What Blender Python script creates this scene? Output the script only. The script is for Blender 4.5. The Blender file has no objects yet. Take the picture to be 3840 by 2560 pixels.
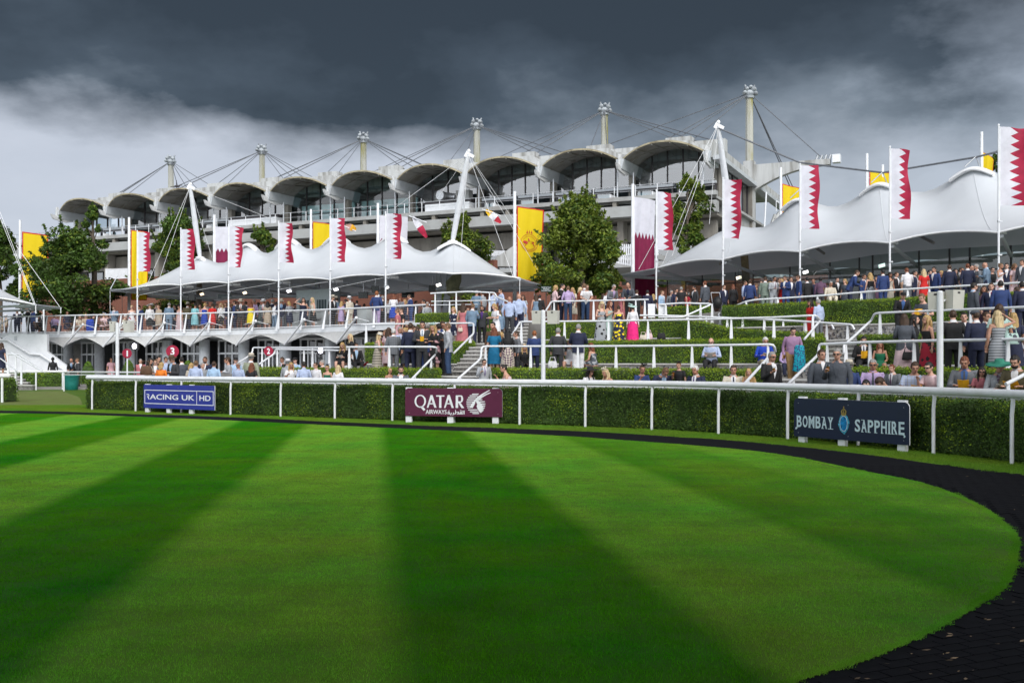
import bpy, bmesh, math, random
from mathutils import Vector, Matrix, Quaternion, noise
import numpy as np
R = math.radians
random.seed(7)
np.random.seed(7)
scn = bpy.context.scene
COL = scn.collection
# camera
F, CX, HY, EH = 3733.0, 1920.0, 1360.0, 1.65
cam_d = bpy.data.cameras.new('camera')
cam = bpy.data.objects.new('camera', cam_d)
COL.objects.link(cam)
cam.location = (0, 0, EH)
cam.rotation_euler = (R(90), 0, 0)
cam_d.sensor_width = 36.0
cam_d.lens = 36.0 * F / 3840.0
cam_d.shift_y = 80.0 / 3840.0
cam_d.clip_end = 2000
cam_d.clip_start = 0.05
scn.camera = cam
# sky
SUN_EL, SUN_AZ = R(38), R(158)      # azimuth measured from +Y towards +X: behind the camera, to the right
w = bpy.data.worlds.new('World')
scn.world = w
w.use_nodes = True
nt = w.node_tree
for n in list(nt.nodes):
 nt.nodes.remove(n)
def NN(t, typ, **kw):
 n = t.nodes.new(typ)
 for k, v in kw.items():
  if k.startswith('i_'):
   n.inputs[k[2:].replace('_', ' ')].default_value = v
  else:
   setattr(n, k, v)
 return n
def MA(t, op, a, b=None, c=None, clamp=False):
 n = t.nodes.new('ShaderNodeMath')
 n.operation = op
 n.use_clamp = clamp
 for i, v in enumerate((a, b, c)):
  if v is None:
   continue
  if hasattr(v, 'links'):
   t.links.new(v, n.inputs[i])
  else:
   n.inputs[i].default_value = v
 return n.outputs[0]
def RAMP(t, fac, stops, interp='LINEAR'):
 n = t.nodes.new('ShaderNodeValToRGB')
 n.color_ramp.interpolation = interp
 el = n.color_ramp.elements
 while len(el) < len(stops):
  el.new(0.5)
 for e, (p, c) in zip(el, stops):
  e.position = p
  e.color = (*c, 1) if len(c) == 3 else c
 t.links.new(fac, n.inputs[0])
 return n.outputs[0]
def MIX(t, fac, a, b, blend='MIX'):
 n = t.nodes.new('ShaderNodeMix')
 n.data_type = 'RGBA'
 n.blend_type = blend
 for i, v in ((0, fac), (6, a), (7, b)):
  if hasattr(v, 'links'):
   t.links.new(v, n.inputs[i])
  elif i == 0:
   n.inputs[0].default_value = v
  else:
   n.inputs[i].default_value = (*v, 1) if len(v) == 3 else v
 return n.outputs[2]
out = NN(nt, 'ShaderNodeOutputWorld')
bg = NN(nt, 'ShaderNodeBackground')
bg.inputs['Strength'].default_value = 0.12
nt.links.new(bg.outputs[0], out.inputs[0])
sky = NN(nt, 'ShaderNodeTexSky')
sky.sky_type = 'NISHITA'
sky.sun_disc = False
sky.sun_elevation = SUN_EL
sky.sun_rotation = SUN_AZ
tc = NN(nt, 'ShaderNodeTexCoord')
sep = NN(nt, 'ShaderNodeSeparateXYZ')
nt.links.new(tc.outputs['Generated'], sep.inputs[0])
dx, dy, dz = sep.outputs
zz = MA(nt, 'ADD', MA(nt, 'MAXIMUM', dz, 0.0), 0.30)
cx_ = MA(nt, 'DIVIDE', dx, zz)
cy_ = MA(nt, 'DIVIDE', dy, zz)
comb = NN(nt, 'ShaderNodeCombineXYZ')
nt.links.new(cx_, comb.inputs[0])
nt.links.new(cy_, comb.inputs[1])
comb.inputs[2].default_value = 3.1
n1 = NN(nt, 'ShaderNodeTexNoise')
n1.inputs['Scale'].default_value = 1.5
n1.inputs['Detail'].default_value = 6
n1.inputs['Roughness'].default_value = 0.5
n1.inputs['Distortion'].default_value = 0.25
nt.links.new(comb.outputs[0], n1.inputs['Vector'])
n2 = NN(nt, 'ShaderNodeTexNoise')
n2.inputs['Scale'].default_value = 4.0
n2.inputs['Detail'].default_value = 7
n2.inputs['Roughness'].default_value = 0.55
nt.links.new(comb.outputs[0], n2.inputs['Vector'])
nse = MA(nt, 'SUBTRACT', n1.outputs[0], 0.5)
ns2 = MA(nt, 'SUBTRACT', n2.outputs[0], 0.5)
el_ = MA(nt, 'MULTIPLY', dz, 1.0)
edge = MA(nt, 'ADD', 0.238, MA(nt, 'MULTIPLY', dx, -0.03))
edge = MA(nt, 'ADD', edge, MA(nt, 'MULTIPLY', ns2, 0.07))
edge = MA(nt, 'ADD', edge, MA(nt, 'MULTIPLY', nse, 0.04))
low = MA(nt, 'DIVIDE', MA(nt, 'SUBTRACT', edge, el_), 0.045, clamp=True)          # 1 below the cloud edge
low = MA(nt, 'SMOOTH_MIN', low, 1.0, 0.2)
rf = MA(nt, 'MULTIPLY', MA(nt, 'SUBTRACT', 0.12, dx), 4.5, clamp=True)
low = MA(nt, 'MULTIPLY', low, MA(nt, 'MAXIMUM', rf, 0.30))
br = MA(nt, 'ADD', MA(nt, 'MULTIPLY', MA(nt, 'SUBTRACT', dx, 0.345), 5.0), MA(nt, 'MULTIPLY', nse, 1.6))
br = MA(nt, 'MULTIPLY', MA(nt, 'ADD', br, MA(nt, 'MULTIPLY', ns2, 1.4)), 1.0, clamp=True)
brz = MA(nt, 'SUBTRACT', 1.0, MA(nt, 'MULTIPLY', MA(nt, 'ABSOLUTE', MA(nt, 'SUBTRACT', dz, 0.26)), 7.0), clamp=True)
br = MA(nt, 'MULTIPLY', MA(nt, 'MULTIPLY', br, brz), 0.85)
body = MA(nt, 'ADD', 0.265, MA(nt, 'MULTIPLY', nse, 1.2))
body = MA(nt, 'ADD', body, MA(nt, 'MULTIPLY', ns2, 0.9))
body = MA(nt, 'ADD', body, MA(nt, 'MULTIPLY', MA(nt, 'SUBTRACT', 0.27, dz), 3.2))
rgt = MA(nt, 'MULTIPLY', MA(nt, 'MULTIPLY', MA(nt, 'MAXIMUM', MA(nt, 'SUBTRACT', dx, 0.02), 0.0), 3.0, clamp=True), MA(nt, 'MULTIPLY', MA(nt, 'SUBTRACT', 0.30, dz), 3.2, clamp=True))
body = MA(nt, 'ADD', body, MA(nt, 'MULTIPLY', rgt, 0.68))
body = MA(nt, 'MAXIMUM', body, 0.0)
cloud = RAMP(nt, body, [(0.0, (.21, .28, .35)), (0.25, (.44, .58, .74)), (0.55, (1.45, 1.75, 2.1)), (1.0, (3.2, 3.6, 4.1))])
light = MIX(nt, MA(nt, 'ADD', 0.5, ns2), (3.8, 4.2, 4.9), (5.1, 5.4, 6.1))
c1 = MIX(nt, low, cloud, light)
c2 = MIX(nt, br, c1, (4.6, 5.2, 6.2))
back = MA(nt, 'MULTIPLY', MA(nt, 'ADD', MA(nt, 'MULTIPLY', dy, -1.0), 0.12), 1.5, clamp=True)
back = MA(nt, 'MULTIPLY', back, 1.0)
bright = MIX(nt, MA(nt, 'ADD', 0.5, nse), (10.5, 11.2, 12.2), (17.0, 17.4, 18.0))
c3 = MIX(nt, back, c2, bright)
c4 = MIX(nt, 0.06, c3, sky.outputs[0])
nt.links.new(c4, bg.inputs['Color'])
# sun (soft, through thin cloud)
sl = bpy.data.lights.new('sun', 'SUN')
sl.energy = 1.9
sl.angle = R(24)
sl.color = (1.0, 0.95, 0.88)
sun = bpy.data.objects.new('sun', sl)
COL.objects.link(sun)
sd = Vector((math.sin(SUN_AZ) * math.cos(SUN_EL), math.cos(SUN_AZ) * math.cos(SUN_EL), math.sin(SUN_EL)))
sun.rotation_euler = sd.to_track_quat('Z', 'Y').to_euler()
sun.location = (20, -30, 40)
vs = scn.view_settings
vs.view_transform = 'Standard'
vs.look = 'None'
vs.exposure = 0.15
vs.gamma = 1.0
vs.use_curve_mapping = False
scn.cycles.max_bounces = 6
scn.cycles.transparent_max_bounces = 12
scn.cycles.use_denoising = True
# helpers
def P(px, py, Y):
 return Vector(((px - CX) * Y / F, Y, EH - (py - HY) * Y / F))
def PX(px, Y, z=0.0):
 return Vector(((px - CX) * Y / F, Y, z))
def G(px, py, z=0.0):
 Y = (EH - z) * F / (py - HY)
 return Vector(((px - CX) * Y / F, Y, z))
def tab(t, x):
 ks = sorted(t)
 if x <= ks[0]:
  a, b = ks[0], ks[1]
 elif x >= ks[-1]:
  a, b = ks[-2], ks[-1]
 else:
  for a, b in zip(ks, ks[1:]):
   if a <= x <= b:
    break
 return t[a] + (t[b] - t[a]) * (x - a) / (b - a)
def srgb(r, g, b):
 f = lambda c: ((c / 255) / 12.92 if c <= 10 else (((c / 255) + .055) / 1.055) ** 2.4)
 return (f(r), f(g), f(b))
MATS = {}
def mat(name, color, rough=0.6, metal=0.0, var=0.12, scale=6.0, bump=0.0, bscale=40.0, spec=0.5,
  dark=None, coord='Object', stretch=None, sheen=0.0, island=0.0, trans=0.0, emit=None, detail=5):
 if name in MATS:
  return MATS[name]
 m = bpy.data.materials.new(name)
 m.use_nodes = True
 t = m.node_tree
 b = t.nodes['Principled BSDF']
 b.inputs['Roughness'].default_value = rough
 b.inputs['Metallic'].default_value = metal
 b.inputs['Specular IOR Level'].default_value = spec
 c = (*color, 1)
 tcn = NN(t, 'ShaderNodeTexCoord')
 vec = tcn.outputs[coord]
 if stretch:
  mp = NN(t, 'ShaderNodeMapping')
  mp.inputs['Scale'].default_value = stretch
  t.links.new(vec, mp.inputs[0])
  vec = mp.outputs[0]
 nz = NN(t, 'ShaderNodeTexNoise')
 nz.inputs['Scale'].default_value = scale
 nz.inputs['Detail'].default_value = detail
 nz.inputs['Roughness'].default_value = 0.6
 t.links.new(vec, nz.inputs['Vector'])
 dk = dark if dark else tuple(x * (1 - 2 * var) for x in color)
 lt = tuple(min(1, x * (1 + var)) for x in color)
 col = RAMP(t, nz.outputs[0], [(0.32, dk), (0.52, color), (0.72, lt)])
 if island:
  ge = NN(t, 'ShaderNodeNewGeometry')
  hs = NN(t, 'ShaderNodeHueSaturation')
  mr = NN(t, 'ShaderNodeMapRange')
  mr.inputs['To Min'].default_value = 1 - island
  mr.inputs['To Max'].default_value = 1 + island
  t.links.new(ge.outputs['Random Per Island'], mr.inputs[0])
  t.links.new(mr.outputs[0], hs.inputs['Value'])
  t.links.new(col, hs.inputs['Color'])
  col = hs.outputs[0]
 t.links.new(col, b.inputs['Base Color'])
 if bump:
  bn = NN(t, 'ShaderNodeTexNoise')
  bn.inputs['Scale'].default_value = bscale
  bn.inputs['Detail'].default_value = 4
  t.links.new(vec, bn.inputs['Vector'])
  bp = NN(t, 'ShaderNodeBump')
  bp.inputs['Strength'].default_value = bump
  bp.inputs['Distance'].default_value = 0.02
  t.links.new(bn.outputs[0], bp.inputs['Height'])
  t.links.new(bp.outputs[0], b.inputs['Normal'])
 if sheen:
  b.inputs['Sheen Weight'].default_value = sheen
 if trans:
  b.inputs['Transmission Weight'].default_value = 0
  tr = NN(t, 'ShaderNodeBsdfTranslucent')
  t.links.new(col, tr.inputs['Color'])
  ad = NN(t, 'ShaderNodeMixShader')
  ad.inputs[0].default_value = trans
  t.links.new(b.outputs[0], ad.inputs[1])
  t.links.new(tr.outputs[0], ad.inputs[2])
  t.links.new(ad.outputs[0], t.nodes['Material Output'].inputs[0])
 if emit:
  b.inputs['Emission Color'].default_value = (*emit[0], 1)
  b.inputs['Emission Strength'].default_value = emit[1]
 MATS[name] = m
 return m
def glass_mat(name, tint, refl=0.9, ior=1.5, coat=0.02):
 """thin sheet of glass: clear with a tint, mirror reflection by Fresnel"""
 m = bpy.data.materials.new(name)
 m.use_nodes = True
 t = m.node_tree
 t.nodes.remove(t.nodes['Principled BSDF'])
 tr = NN(t, 'ShaderNodeBsdfTransparent')
 tr.inputs[0].default_value = (*tint, 1)
 gl = NN(t, 'ShaderNodeBsdfGlossy')
 gl.inputs['Roughness'].default_value = 0.015
 gl.inputs['Color'].default_value = (refl, refl, refl, 1)
 fr = NN(t, 'ShaderNodeFresnel')
 fr.inputs['IOR'].default_value = ior
 mx = NN(t, 'ShaderNodeMixShader')
 k = MA(t, 'MULTIPLY_ADD', fr.outputs[0], 1.6, coat, clamp=True)
 t.links.new(k, mx.inputs[0])
 t.links.new(tr.outputs[0], mx.inputs[1])
 t.links.new(gl.outputs[0], mx.inputs[2])
 t.links.new(mx.outputs[0], t.nodes['Material Output'].inputs[0])
 MATS[name] = m
 return m
def tag(o, label=None, cat=None, group=None, kind=None):
 if label:
  o['label'] = label
 if cat:
  o['category'] = cat
 if group:
  o['group'] = group
 if kind:
  o['kind'] = kind
 return o
def empty(name, loc, rz=0.0, label=None, cat=None, group=None, scale=1.0):
 o = bpy.data.objects.new(name, None)
 o.empty_display_size = 0.2
 COL.objects.link(o)
 o.location = loc
 o.rotation_euler = (0, 0, rz)
 o.scale = (scale,) * 3
 return tag(o, label, cat, group)
def abs_loc(o):
 v = Vector((0, 0, 0))
 while o:
  v += Vector(o.location)
  o = o.parent
 return v
class MB:
 """collects geometry, then links it as one mesh object"""
 def __init__(s):
  s.v, s.f, s.m, s.sm = [], [], [], []
 def add(s, vs_, fs, mi=0, smooth=False):
  o = len(s.v)
  s.v.extend([tuple(x) for x in vs_])
  for f in fs:
   s.f.append(tuple(i + o for i in f))
   s.m.append(mi)
   s.sm.append(smooth)
  return s
 def box(s, c, d, rz=0.0, mi=0, rot=None, taper=1.0):
  x, y, z = d[0] / 2, d[1] / 2, d[2] / 2
  M = rot.to_3x3() if rot is not None else Matrix.Rotation(rz, 3, 'Z')
  c = Vector(c)
  vv = []
  for k in (-1, 1):
   t_ = taper if k > 0 else 1.0
   for (a, b) in ((-1, -1), (1, -1), (1, 1), (-1, 1)):
    vv.append(c + M @ Vector((a * x * t_, b * y * t_, k * z)))
  return s.add(vv, [(3, 2, 1, 0), (4, 5, 6, 7), (0, 1, 5, 4), (1, 2, 6, 5), (2, 3, 7, 6), (3, 0, 4, 7)], mi)
 def beam(s, a, b, wd, ht, mi=0):
  """rectangular bar from a to b"""
  a, b = Vector(a), Vector(b)
  d = b - a
  L = d.length
  if L < 1e-6:
   return s
  d.normalize()
  up = Vector((0, 0, 1)) if abs(d.z) < 0.98 else Vector((0, 1, 0))
  sx = d.cross(up).normalized()
  uz = sx.cross(d).normalized()
  vv = []
  for p in (a, b):
   for (i, j) in ((-1, -1), (1, -1), (1, 1), (-1, 1)):
    vv.append(p + sx * (i * wd / 2) + uz * (j * ht / 2))
  return s.add(vv, [(0, 1, 2, 3), (7, 6, 5, 4), (0, 4, 5, 1), (1, 5, 6, 2), (2, 6, 7, 3), (3, 7, 4, 0)], mi)
 def tube(s, pts, r, n=8, mi=0, cap=True, smooth=True):
  pts = [Vector(p) for p in pts]
  rs = r if isinstance(r, (list, tuple)) else [r] * len(pts)
  rings = []
  prev = None
  for i, p in enumerate(pts):
   if i == 0:
    d = pts[1] - p
   elif i == len(pts) - 1:
    d = p - pts[i - 1]
   else:
    d = (pts[i + 1] - p).normalized() + (p - pts[i - 1]).normalized()
   if d.length < 1e-9:
    d = Vector((0, 0, 1))
   d.normalize()
   if prev is None:
    ref = Vector((0, 0, 1)) if abs(d.z) < 0.9 else Vector((1, 0, 0))
    a = d.cross(ref).normalized()
   else:
    a = (prev - d * prev.dot(d)).normalized()
   prev = a
   b = d.cross(a).normalized()
   rings.append([p + (a * math.cos(2 * math.pi * k / n) + b * math.sin(2 * math.pi * k / n)) * rs[i] for k in range(n)])
  vv = [q for rg in rings for q in rg]
  ff = []
  for i in range(len(rings) - 1):
   for k in range(n):
    k2 = (k + 1) % n
    ff.append((i * n + k, i * n + k2, (i + 1) * n + k2, (i + 1) * n + k))
  s.add(vv, ff, mi, smooth)
  if cap:
   s.add(rings[0], [tuple(range(n))[::-1]], mi)
   s.add(rings[-1], [tuple(range(n))], mi)
  return s
 def loft(s, rings, mi=0, cap=True, smooth=True, closed=True):
  n = len(rings[0])
  vv = [q for rg in rings for q in rg]
  ff = []
  for i in range(len(rings) - 1):
   for k in range(n if closed else n - 1):
    k2 = (k + 1) % n
    ff.append((i * n + k, i * n + k2, (i + 1) * n + k2, (i + 1) * n + k))
  s.add(vv, ff, mi, smooth)
  if cap:
   s.add(rings[0], [tuple(range(n))[::-1]], mi, smooth)
   s.add(rings[-1], [tuple(range(n))], mi, smooth)
  return s
 def ell(s, c, r, n=10, m=7, mi=0, M=None):
  c = Vector(c)
  rings = []
  for i in range(1, m):
   ph = math.pi * i / m
   rings.append([Vector((r[0] * math.sin(ph) * math.cos(2 * math.pi * k / n),
          r[1] * math.sin(ph) * math.sin(2 * math.pi * k / n), -r[2] * math.cos(ph))) for k in range(n)])
  if M is not None:
   rings = [[M @ q for q in rg] for rg in rings]
   top, bot = M @ Vector((0, 0, r[2])), M @ Vector((0, 0, -r[2]))
  else:
   top, bot = Vector((0, 0, r[2])), Vector((0, 0, -r[2]))
  rings = [[q + c for q in rg] for rg in rings]
  s.loft(rings, mi, False)
  s.add(rings[0] + [bot + c], [(k2, k, n) for k, k2 in ((k, (k + 1) % n) for k in range(n))], mi, True)
  s.add(rings[-1] + [top + c], [(k, k2, n) for k, k2 in ((k, (k + 1) % n) for k in range(n))], mi, True)
  return s
 def grid(s, rows, mi=0, smooth=True, flip=False):
  n = len(rows[0])
  vv = [q for rw in rows for q in rw]
  ff = []
  for i in range(len(rows) - 1):
   for k in range(n - 1):
    q = (i * n + k, i * n + k + 1, (i + 1) * n + k + 1, (i + 1) * n + k)
    ff.append(q[::-1] if flip else q)
  return s.add(vv, ff, mi, smooth)
 def prism(s, poly, z0, z1, mi=0):
  """poly: list of (x, y) anticlockwise"""
  n = len(poly)
  vv = [(x, y, z0) for x, y in poly] + [(x, y, z1) for x, y in poly]
  ff = [tuple(range(n))[::-1], tuple(range(n, 2 * n))]
  ff += [(i, (i + 1) % n, n + (i + 1) % n, n + i) for i in range(n)]
  return s.add(vv, ff, mi)
 def mesh(s, name, mats):
  me = bpy.data.meshes.new(name)
  me.from_pydata(s.v, [], s.f)
  for m in mats:
   me.materials.append(m)
  me.polygons.foreach_set('material_index', s.m)
  me.polygons.foreach_set('use_smooth', s.sm)
  me.update()
  return me
 def build(s, name, mats, parent=None, label=None, cat=None, group=None, kind=None, local=False):
  if not isinstance(mats, (list, tuple)):
   mats = [mats]
  me = None
  if parent is not None:
   if not local:
    b = abs_loc(parent)
    s.v = [(x - b.x, y - b.y, z - b.z) for x, y, z in s.v]
   me = s.mesh(name, mats)
   o = bpy.data.objects.new(name, me)
   o.parent = parent
  else:
   xs, ys, zs = zip(*s.v)
   b = Vector(((min(xs) + max(xs)) / 2, (min(ys) + max(ys)) / 2, min(zs)))
   s.v = [(x - b.x, y - b.y, z - b.z) for x, y, z in s.v]
   me = s.mesh(name, mats)
   o = bpy.data.objects.new(name, me)
   o.location = b
  COL.objects.link(o)
  return tag(o, label, cat, group, kind)
def inst(name, me, parent, loc=(0, 0, 0), rz=0.0, rot=None, scale=None):
 o = bpy.data.objects.new(name, me)
 o.parent = parent
 o.location = loc
 if rot is not None:
  o.rotation_euler = rot
 else:
  o.rotation_euler = (0, 0, rz)
 if scale:
  o.scale = scale
 COL.objects.link(o)
 return o
# materials
M_white = mat('white_paint', (.78, .80, .84), 0.38, var=.05, scale=3)
M_plastic = mat('white_plastic_rail', (.78, .80, .84), 0.35, var=.04, scale=3, dark=(.70, .71, .72))
M_steel = mat('galvanised_steel', (.55, .57, .60), 0.4, 0.6, var=.1)
M_greyst = mat('grey_painted_steel', (.50, .53, .57), 0.45, 0.0, var=.06)
M_dark = mat('dark_frame', (.035, .03, .035), 0.45, var=.1)
M_black = mat('black_matt', (.012, .012, .014), 0.6)
M_conc = mat('weathered_concrete', (.45, .46, .46), 0.85, var=.14, scale=.7, stretch=(2.2, 2.2, .22), dark=(.24, .235, .22), bump=.3, bscale=3)
M_conc2 = mat('pale_concrete_slab', (.36, .37, .37), 0.85, var=.12, scale=.5, bump=.2, bscale=4, dark=(.28, .27, .26))
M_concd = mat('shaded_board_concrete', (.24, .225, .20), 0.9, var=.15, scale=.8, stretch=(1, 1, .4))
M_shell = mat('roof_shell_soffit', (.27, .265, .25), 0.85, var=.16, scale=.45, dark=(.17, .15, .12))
M_edge = mat('lichen_edge', (.36, .32, .22), 0.9, var=.3, scale=1.2, dark=(.16, .13, .08))
M_moss = mat('mast_mossy_concrete', (.42, .42, .38), 0.9, var=.1, scale=.5, stretch=(1.5, 1.5, .25), dark=(.24, .22, .05), bump=.3, bscale=2)
M_paving = mat('grey_paving', (.27, .26, .25), 0.85, var=.1, scale=1.5, bump=.1)
M_coping = mat('white_stone_coping', (.58, .57, .55), 0.7, var=.08, scale=3)
M_mortar = mat('lime_mortar', (.42, .40, .37), 0.95, var=.15, scale=8, bump=.4)
M_flint = mat('flint_stone', (.20, .20, .21), 0.45, var=.5, scale=9, dark=(.04, .04, .045), island=.55)
M_deck = mat('deck_boards', (.10, .065, .06), 0.7, var=.15, scale=2)
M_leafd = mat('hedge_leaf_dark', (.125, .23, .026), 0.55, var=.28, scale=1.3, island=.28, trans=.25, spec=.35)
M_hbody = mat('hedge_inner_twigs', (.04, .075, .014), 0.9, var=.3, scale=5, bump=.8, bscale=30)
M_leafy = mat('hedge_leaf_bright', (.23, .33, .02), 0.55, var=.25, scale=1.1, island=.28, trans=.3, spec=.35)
M_leaft = mat('tree_leaf', (.072, .135, .024), 0.5, var=.35, scale=.5, island=.5, trans=.3, spec=.35)
M_leaft2 = mat('tree_leaf_yellow_green', (.19, .25, .035), 0.5, var=.35, scale=.5, island=.45, trans=.35, spec=.35)
M_bark = mat('bark', (.10, .08, .06), 0.9, var=.3, scale=8, bump=.6)
M_mem = None
M_leafr = mat('ring_hedge_leaf', (.066, .128, .022), 0.55, var=.4, scale=.9, island=.5, trans=.25, spec=.3, dark=(.03, .06, .014))
# ground, lawn, track
def catmull(pts, n=8, closed=False):
 res = []
 N = len(pts)
 rng = range(N if closed else N - 1)
 for i in rng:
  p0 = pts[(i - 1) % N] if (closed or i > 0) else pts[0]
  p1 = pts[i]
  p2 = pts[(i + 1) % N]
  p3 = pts[(i + 2) % N] if (closed or i + 2 < N) else pts[-1]
  for k in range(n):
   t = k / n
   res.append(0.5 * ((2 * p1) + (p2 - p0) * t + (2 * p0 - 5 * p1 + 4 * p2 - p3) * t * t + (3 * p1 - p0 - 3 * p2 + p3) * t ** 3))
 if not closed:
  res.append(pts[-1])
 return res
def V2(x, y):
 return Vector((x, y, 0))
def grass_mat(name, light, darkc, stripes, lean=0.0, sheen=0.0):
 m = bpy.data.materials.new(name)
 m.use_nodes = True
 t = m.node_tree
 b = t.nodes['Principled BSDF']
 ge = NN(t, 'ShaderNodeNewGeometry')
 sp = NN(t, 'ShaderNodeSeparateXYZ')
 t.links.new(ge.outputs['Position'], sp.inputs[0])
 nz = NN(t, 'ShaderNodeTexNoise')
 nz.inputs['Scale'].default_value = 1.1
 nz.inputs['Detail'].default_value = 6
 nz.inputs['Roughness'].default_value = 0.65
 mp = NN(t, 'ShaderNodeMapping')
 mp.inputs['Scale'].default_value = (1.0, 1.15, 1.0)
 t.links.new(ge.outputs['Position'], mp.inputs[0])
 t.links.new(mp.outputs[0], nz.inputs['Vector'])
 nn_ = MA(t, 'SUBTRACT', nz.outputs[0], 0.5)
 if stripes:
  c = MA(t, 'MULTIPLY_ADD', sp.outputs[1], 0.1347, sp.outputs[0])
  c = MA(t, 'ADD', c, MA(t, 'MULTIPLY', nn_, 0.10))
  u = MA(t, 'DIVIDE', MA(t, 'SUBTRACT', c, 0.1), 3.94)
  u = MA(t, 'FRACT', u)
  tri = MA(t, 'SUBTRACT', MA(t, 'ABSOLUTE', MA(t, 'SUBTRACT', MA(t, 'FRACT', MA(t, 'ADD', u, 0.25)), 0.5)), 0.25)
  f = MA(t, 'MULTIPLY_ADD', tri, -14.0, 0.5, clamp=True)
  fade = MA(t, 'MULTIPLY_ADD', MA(t, 'SUBTRACT', c, 3.2), -0.30, 1.0, clamp=True)
  f = MA(t, 'MULTIPLY', f, MA(t, 'MAXIMUM', fade, 0.45))
  col = MIX(t, f, light, darkc)
 else:
  col = MIX(t, MA(t, 'ADD', 0.5, nn_), light, darkc)
 hs = NN(t, 'ShaderNodeHueSaturation')
 v = MA(t, 'MULTIPLY_ADD', nn_, 1.0, 1.0)
 if lean:
  mr = MA(t, 'MULTIPLY_ADD', ge.outputs['Random Per Island'], lean, 1 - lean / 2)
  v = MA(t, 'MULTIPLY', v, mr)
 t.links.new(v, hs.inputs['Value'])
 n3 = NN(t, 'ShaderNodeTexNoise')
 n3.inputs['Scale'].default_value = 0.5
 n3.inputs['Detail'].default_value = 3
 t.links.new(ge.outputs['Position'], n3.inputs['Vector'])
 t.links.new(MA(t, 'MULTIPLY_ADD', MA(t, 'SUBTRACT', n3.outputs[0], 0.5), 0.10, 0.5), hs.inputs['Hue'])
 t.links.new(col, hs.inputs['Color'])
 t.links.new(hs.outputs[0], b.inputs['Base Color'])
 b.inputs['Roughness'].default_value = 0.6
 b.inputs['Specular IOR Level'].default_value = 0.10
 if sheen:
  b.inputs['Sheen Weight'].default_value = sheen
  b.inputs['Sheen Roughness'].default_value = 0.35
  t.links.new(hs.outputs[0], b.inputs['Sheen Tint'])
 tr = NN(t, 'ShaderNodeBsdfTranslucent')
 t.links.new(hs.outputs[0], tr.inputs['Color'])
 mx = NN(t, 'ShaderNodeMixShader')
 mx.inputs[0].default_value = 0.25 if lean else 0.0
 t.links.new(b.outputs[0], mx.inputs[1])
 t.links.new(tr.outputs[0], mx.inputs[2])
 t.links.new(mx.outputs[0], t.nodes['Material Output'].inputs[0])
 return m
G_L, G_D = (.200, .470, .042), (.068, .290, .005)
M_lawn = grass_mat('mown_lawn', (.095, .20, .014), (.028, .115, .001), True)
M_blade = grass_mat('grass_blade', G_L, G_D, True, lean=.5)
M_ground = grass_mat('short_turf', (.10, .17, .022), (.06, .125, .014), False)
M_blade2 = grass_mat('verge_grass_blade', (.20, .34, .035), (.11, .25, .02), False, lean=.5)
M_worn = mat('worn_turf', (.125, .175, .028), .9, var=.2, scale=1.5, dark=(.12, .12, .03))
M_hill = grass_mat('field', (.07, .12, .03), (.05, .09, .02), False)
mb = MB()
mb.grid([[Vector((x, y, 0)) for x in (-900, -60, -20, 0, 20, 60, 900)] for y in (-400, -20, 10, 40, 80, 900)], smooth=False, flip=False)
mb.build('ground', M_ground, kind='structure')
lawn_px = [(0, 1551), (425, 1561), (850, 1578), (1400, 1604), (2000, 1631), (2286, 1649), (2840, 1695), (3265, 1774), (3478, 1819),
     (3682, 1900), (3810, 2005), (3818, 2077), (3787, 2186), (3715, 2245), (3547, 2346), (3269, 2472), (3000, 2557)]
lawn_pts = [G(*p) for p in lawn_px] + [V2(.4, 4.2), V2(-1.5, 3.5), V2(-6, 3), V2(-14, 4), V2(-23, 9), V2(-28, 17), V2(-27, 25), V2(-22, 30.5)]
LAWN = catmull(lawn_pts, 6, True)
trk_px = [(0, 1539), (425, 1550), (850, 1563), (1400, 1588), (2000, 1609), (2420, 1630), (2840, 1659), (3265, 1706), (3478, 1736), (3840, 1783)]
trk_pts = [G(*p) for p in trk_px] + [V2(8.9, 10.5), V2(8.6, 6), V2(6, 1.5), V2(0, -1.5), V2(-12, -2), V2(-26, 3), V2(-34, 14), V2(-32, 26), V2(-25, 33.2)]
TRK = catmull(trk_pts, 6, True)
def sheet(name, pts, z, m, skirt=0.0, **kw):
 mb = MB()
 c = sum(pts, Vector((0, 0, 0))) / len(pts)
 n = len(pts)
 mb.add([(p.x, p.y, z) for p in pts] + [(c.x, c.y, z)], [(i, (i + 1) % n, n) for i in range(n)])
 return mb.build(name, m, **kw)
M_track = mat('black_rubber_track', (.0065, .0065, .009), .85, var=.25, scale=5, bump=.12, bscale=18, spec=.15)
track_o = sheet('rubber_track', TRK, .004, M_track, kind='structure')
lawn_o = sheet('lawn', LAWN, .010, M_lawn, kind='structure')
def inside(poly, x, y):
 c = False
 n = len(poly)
 j = n - 1
 for i in range(n):
  a, b = poly[i], poly[j]
  if (a.y > y) != (b.y > y) and x < (b.x - a.x) * (y - a.y) / (b.y - a.y) + a.x:
   c = not c
  j = i
 return c
pv = MB()
pv.box((0, 0, .003), (.195, .095, .006))
pave_me = pv.mesh('paver', [M_track])
cand = []
for i in range(-60, 60):
 for j in range(-60, 120):
  x = 5.0 + i * .205 + (.1025 if j % 2 else 0)
  y = 9.0 + j * .105
  th = R(24)
  X = 4 + (x - 5) * math.cos(th) - (y - 9) * math.sin(th)
  Y = 8 + (x - 5) * math.sin(th) + (y - 9) * math.cos(th)
  if Y < 4.2 or Y > 16 or abs(X / Y) > .56 or X < 0.5:
   continue
  if inside(TRK, X, Y) and not inside(LAWN, X, Y) and not inside(LAWN, X - .12, Y) and not inside(LAWN, X, Y + .1):
   if EH * F / Y + HY < 2620:
    cand.append((Y, X))
cand.sort()
rest = MB()
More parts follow.
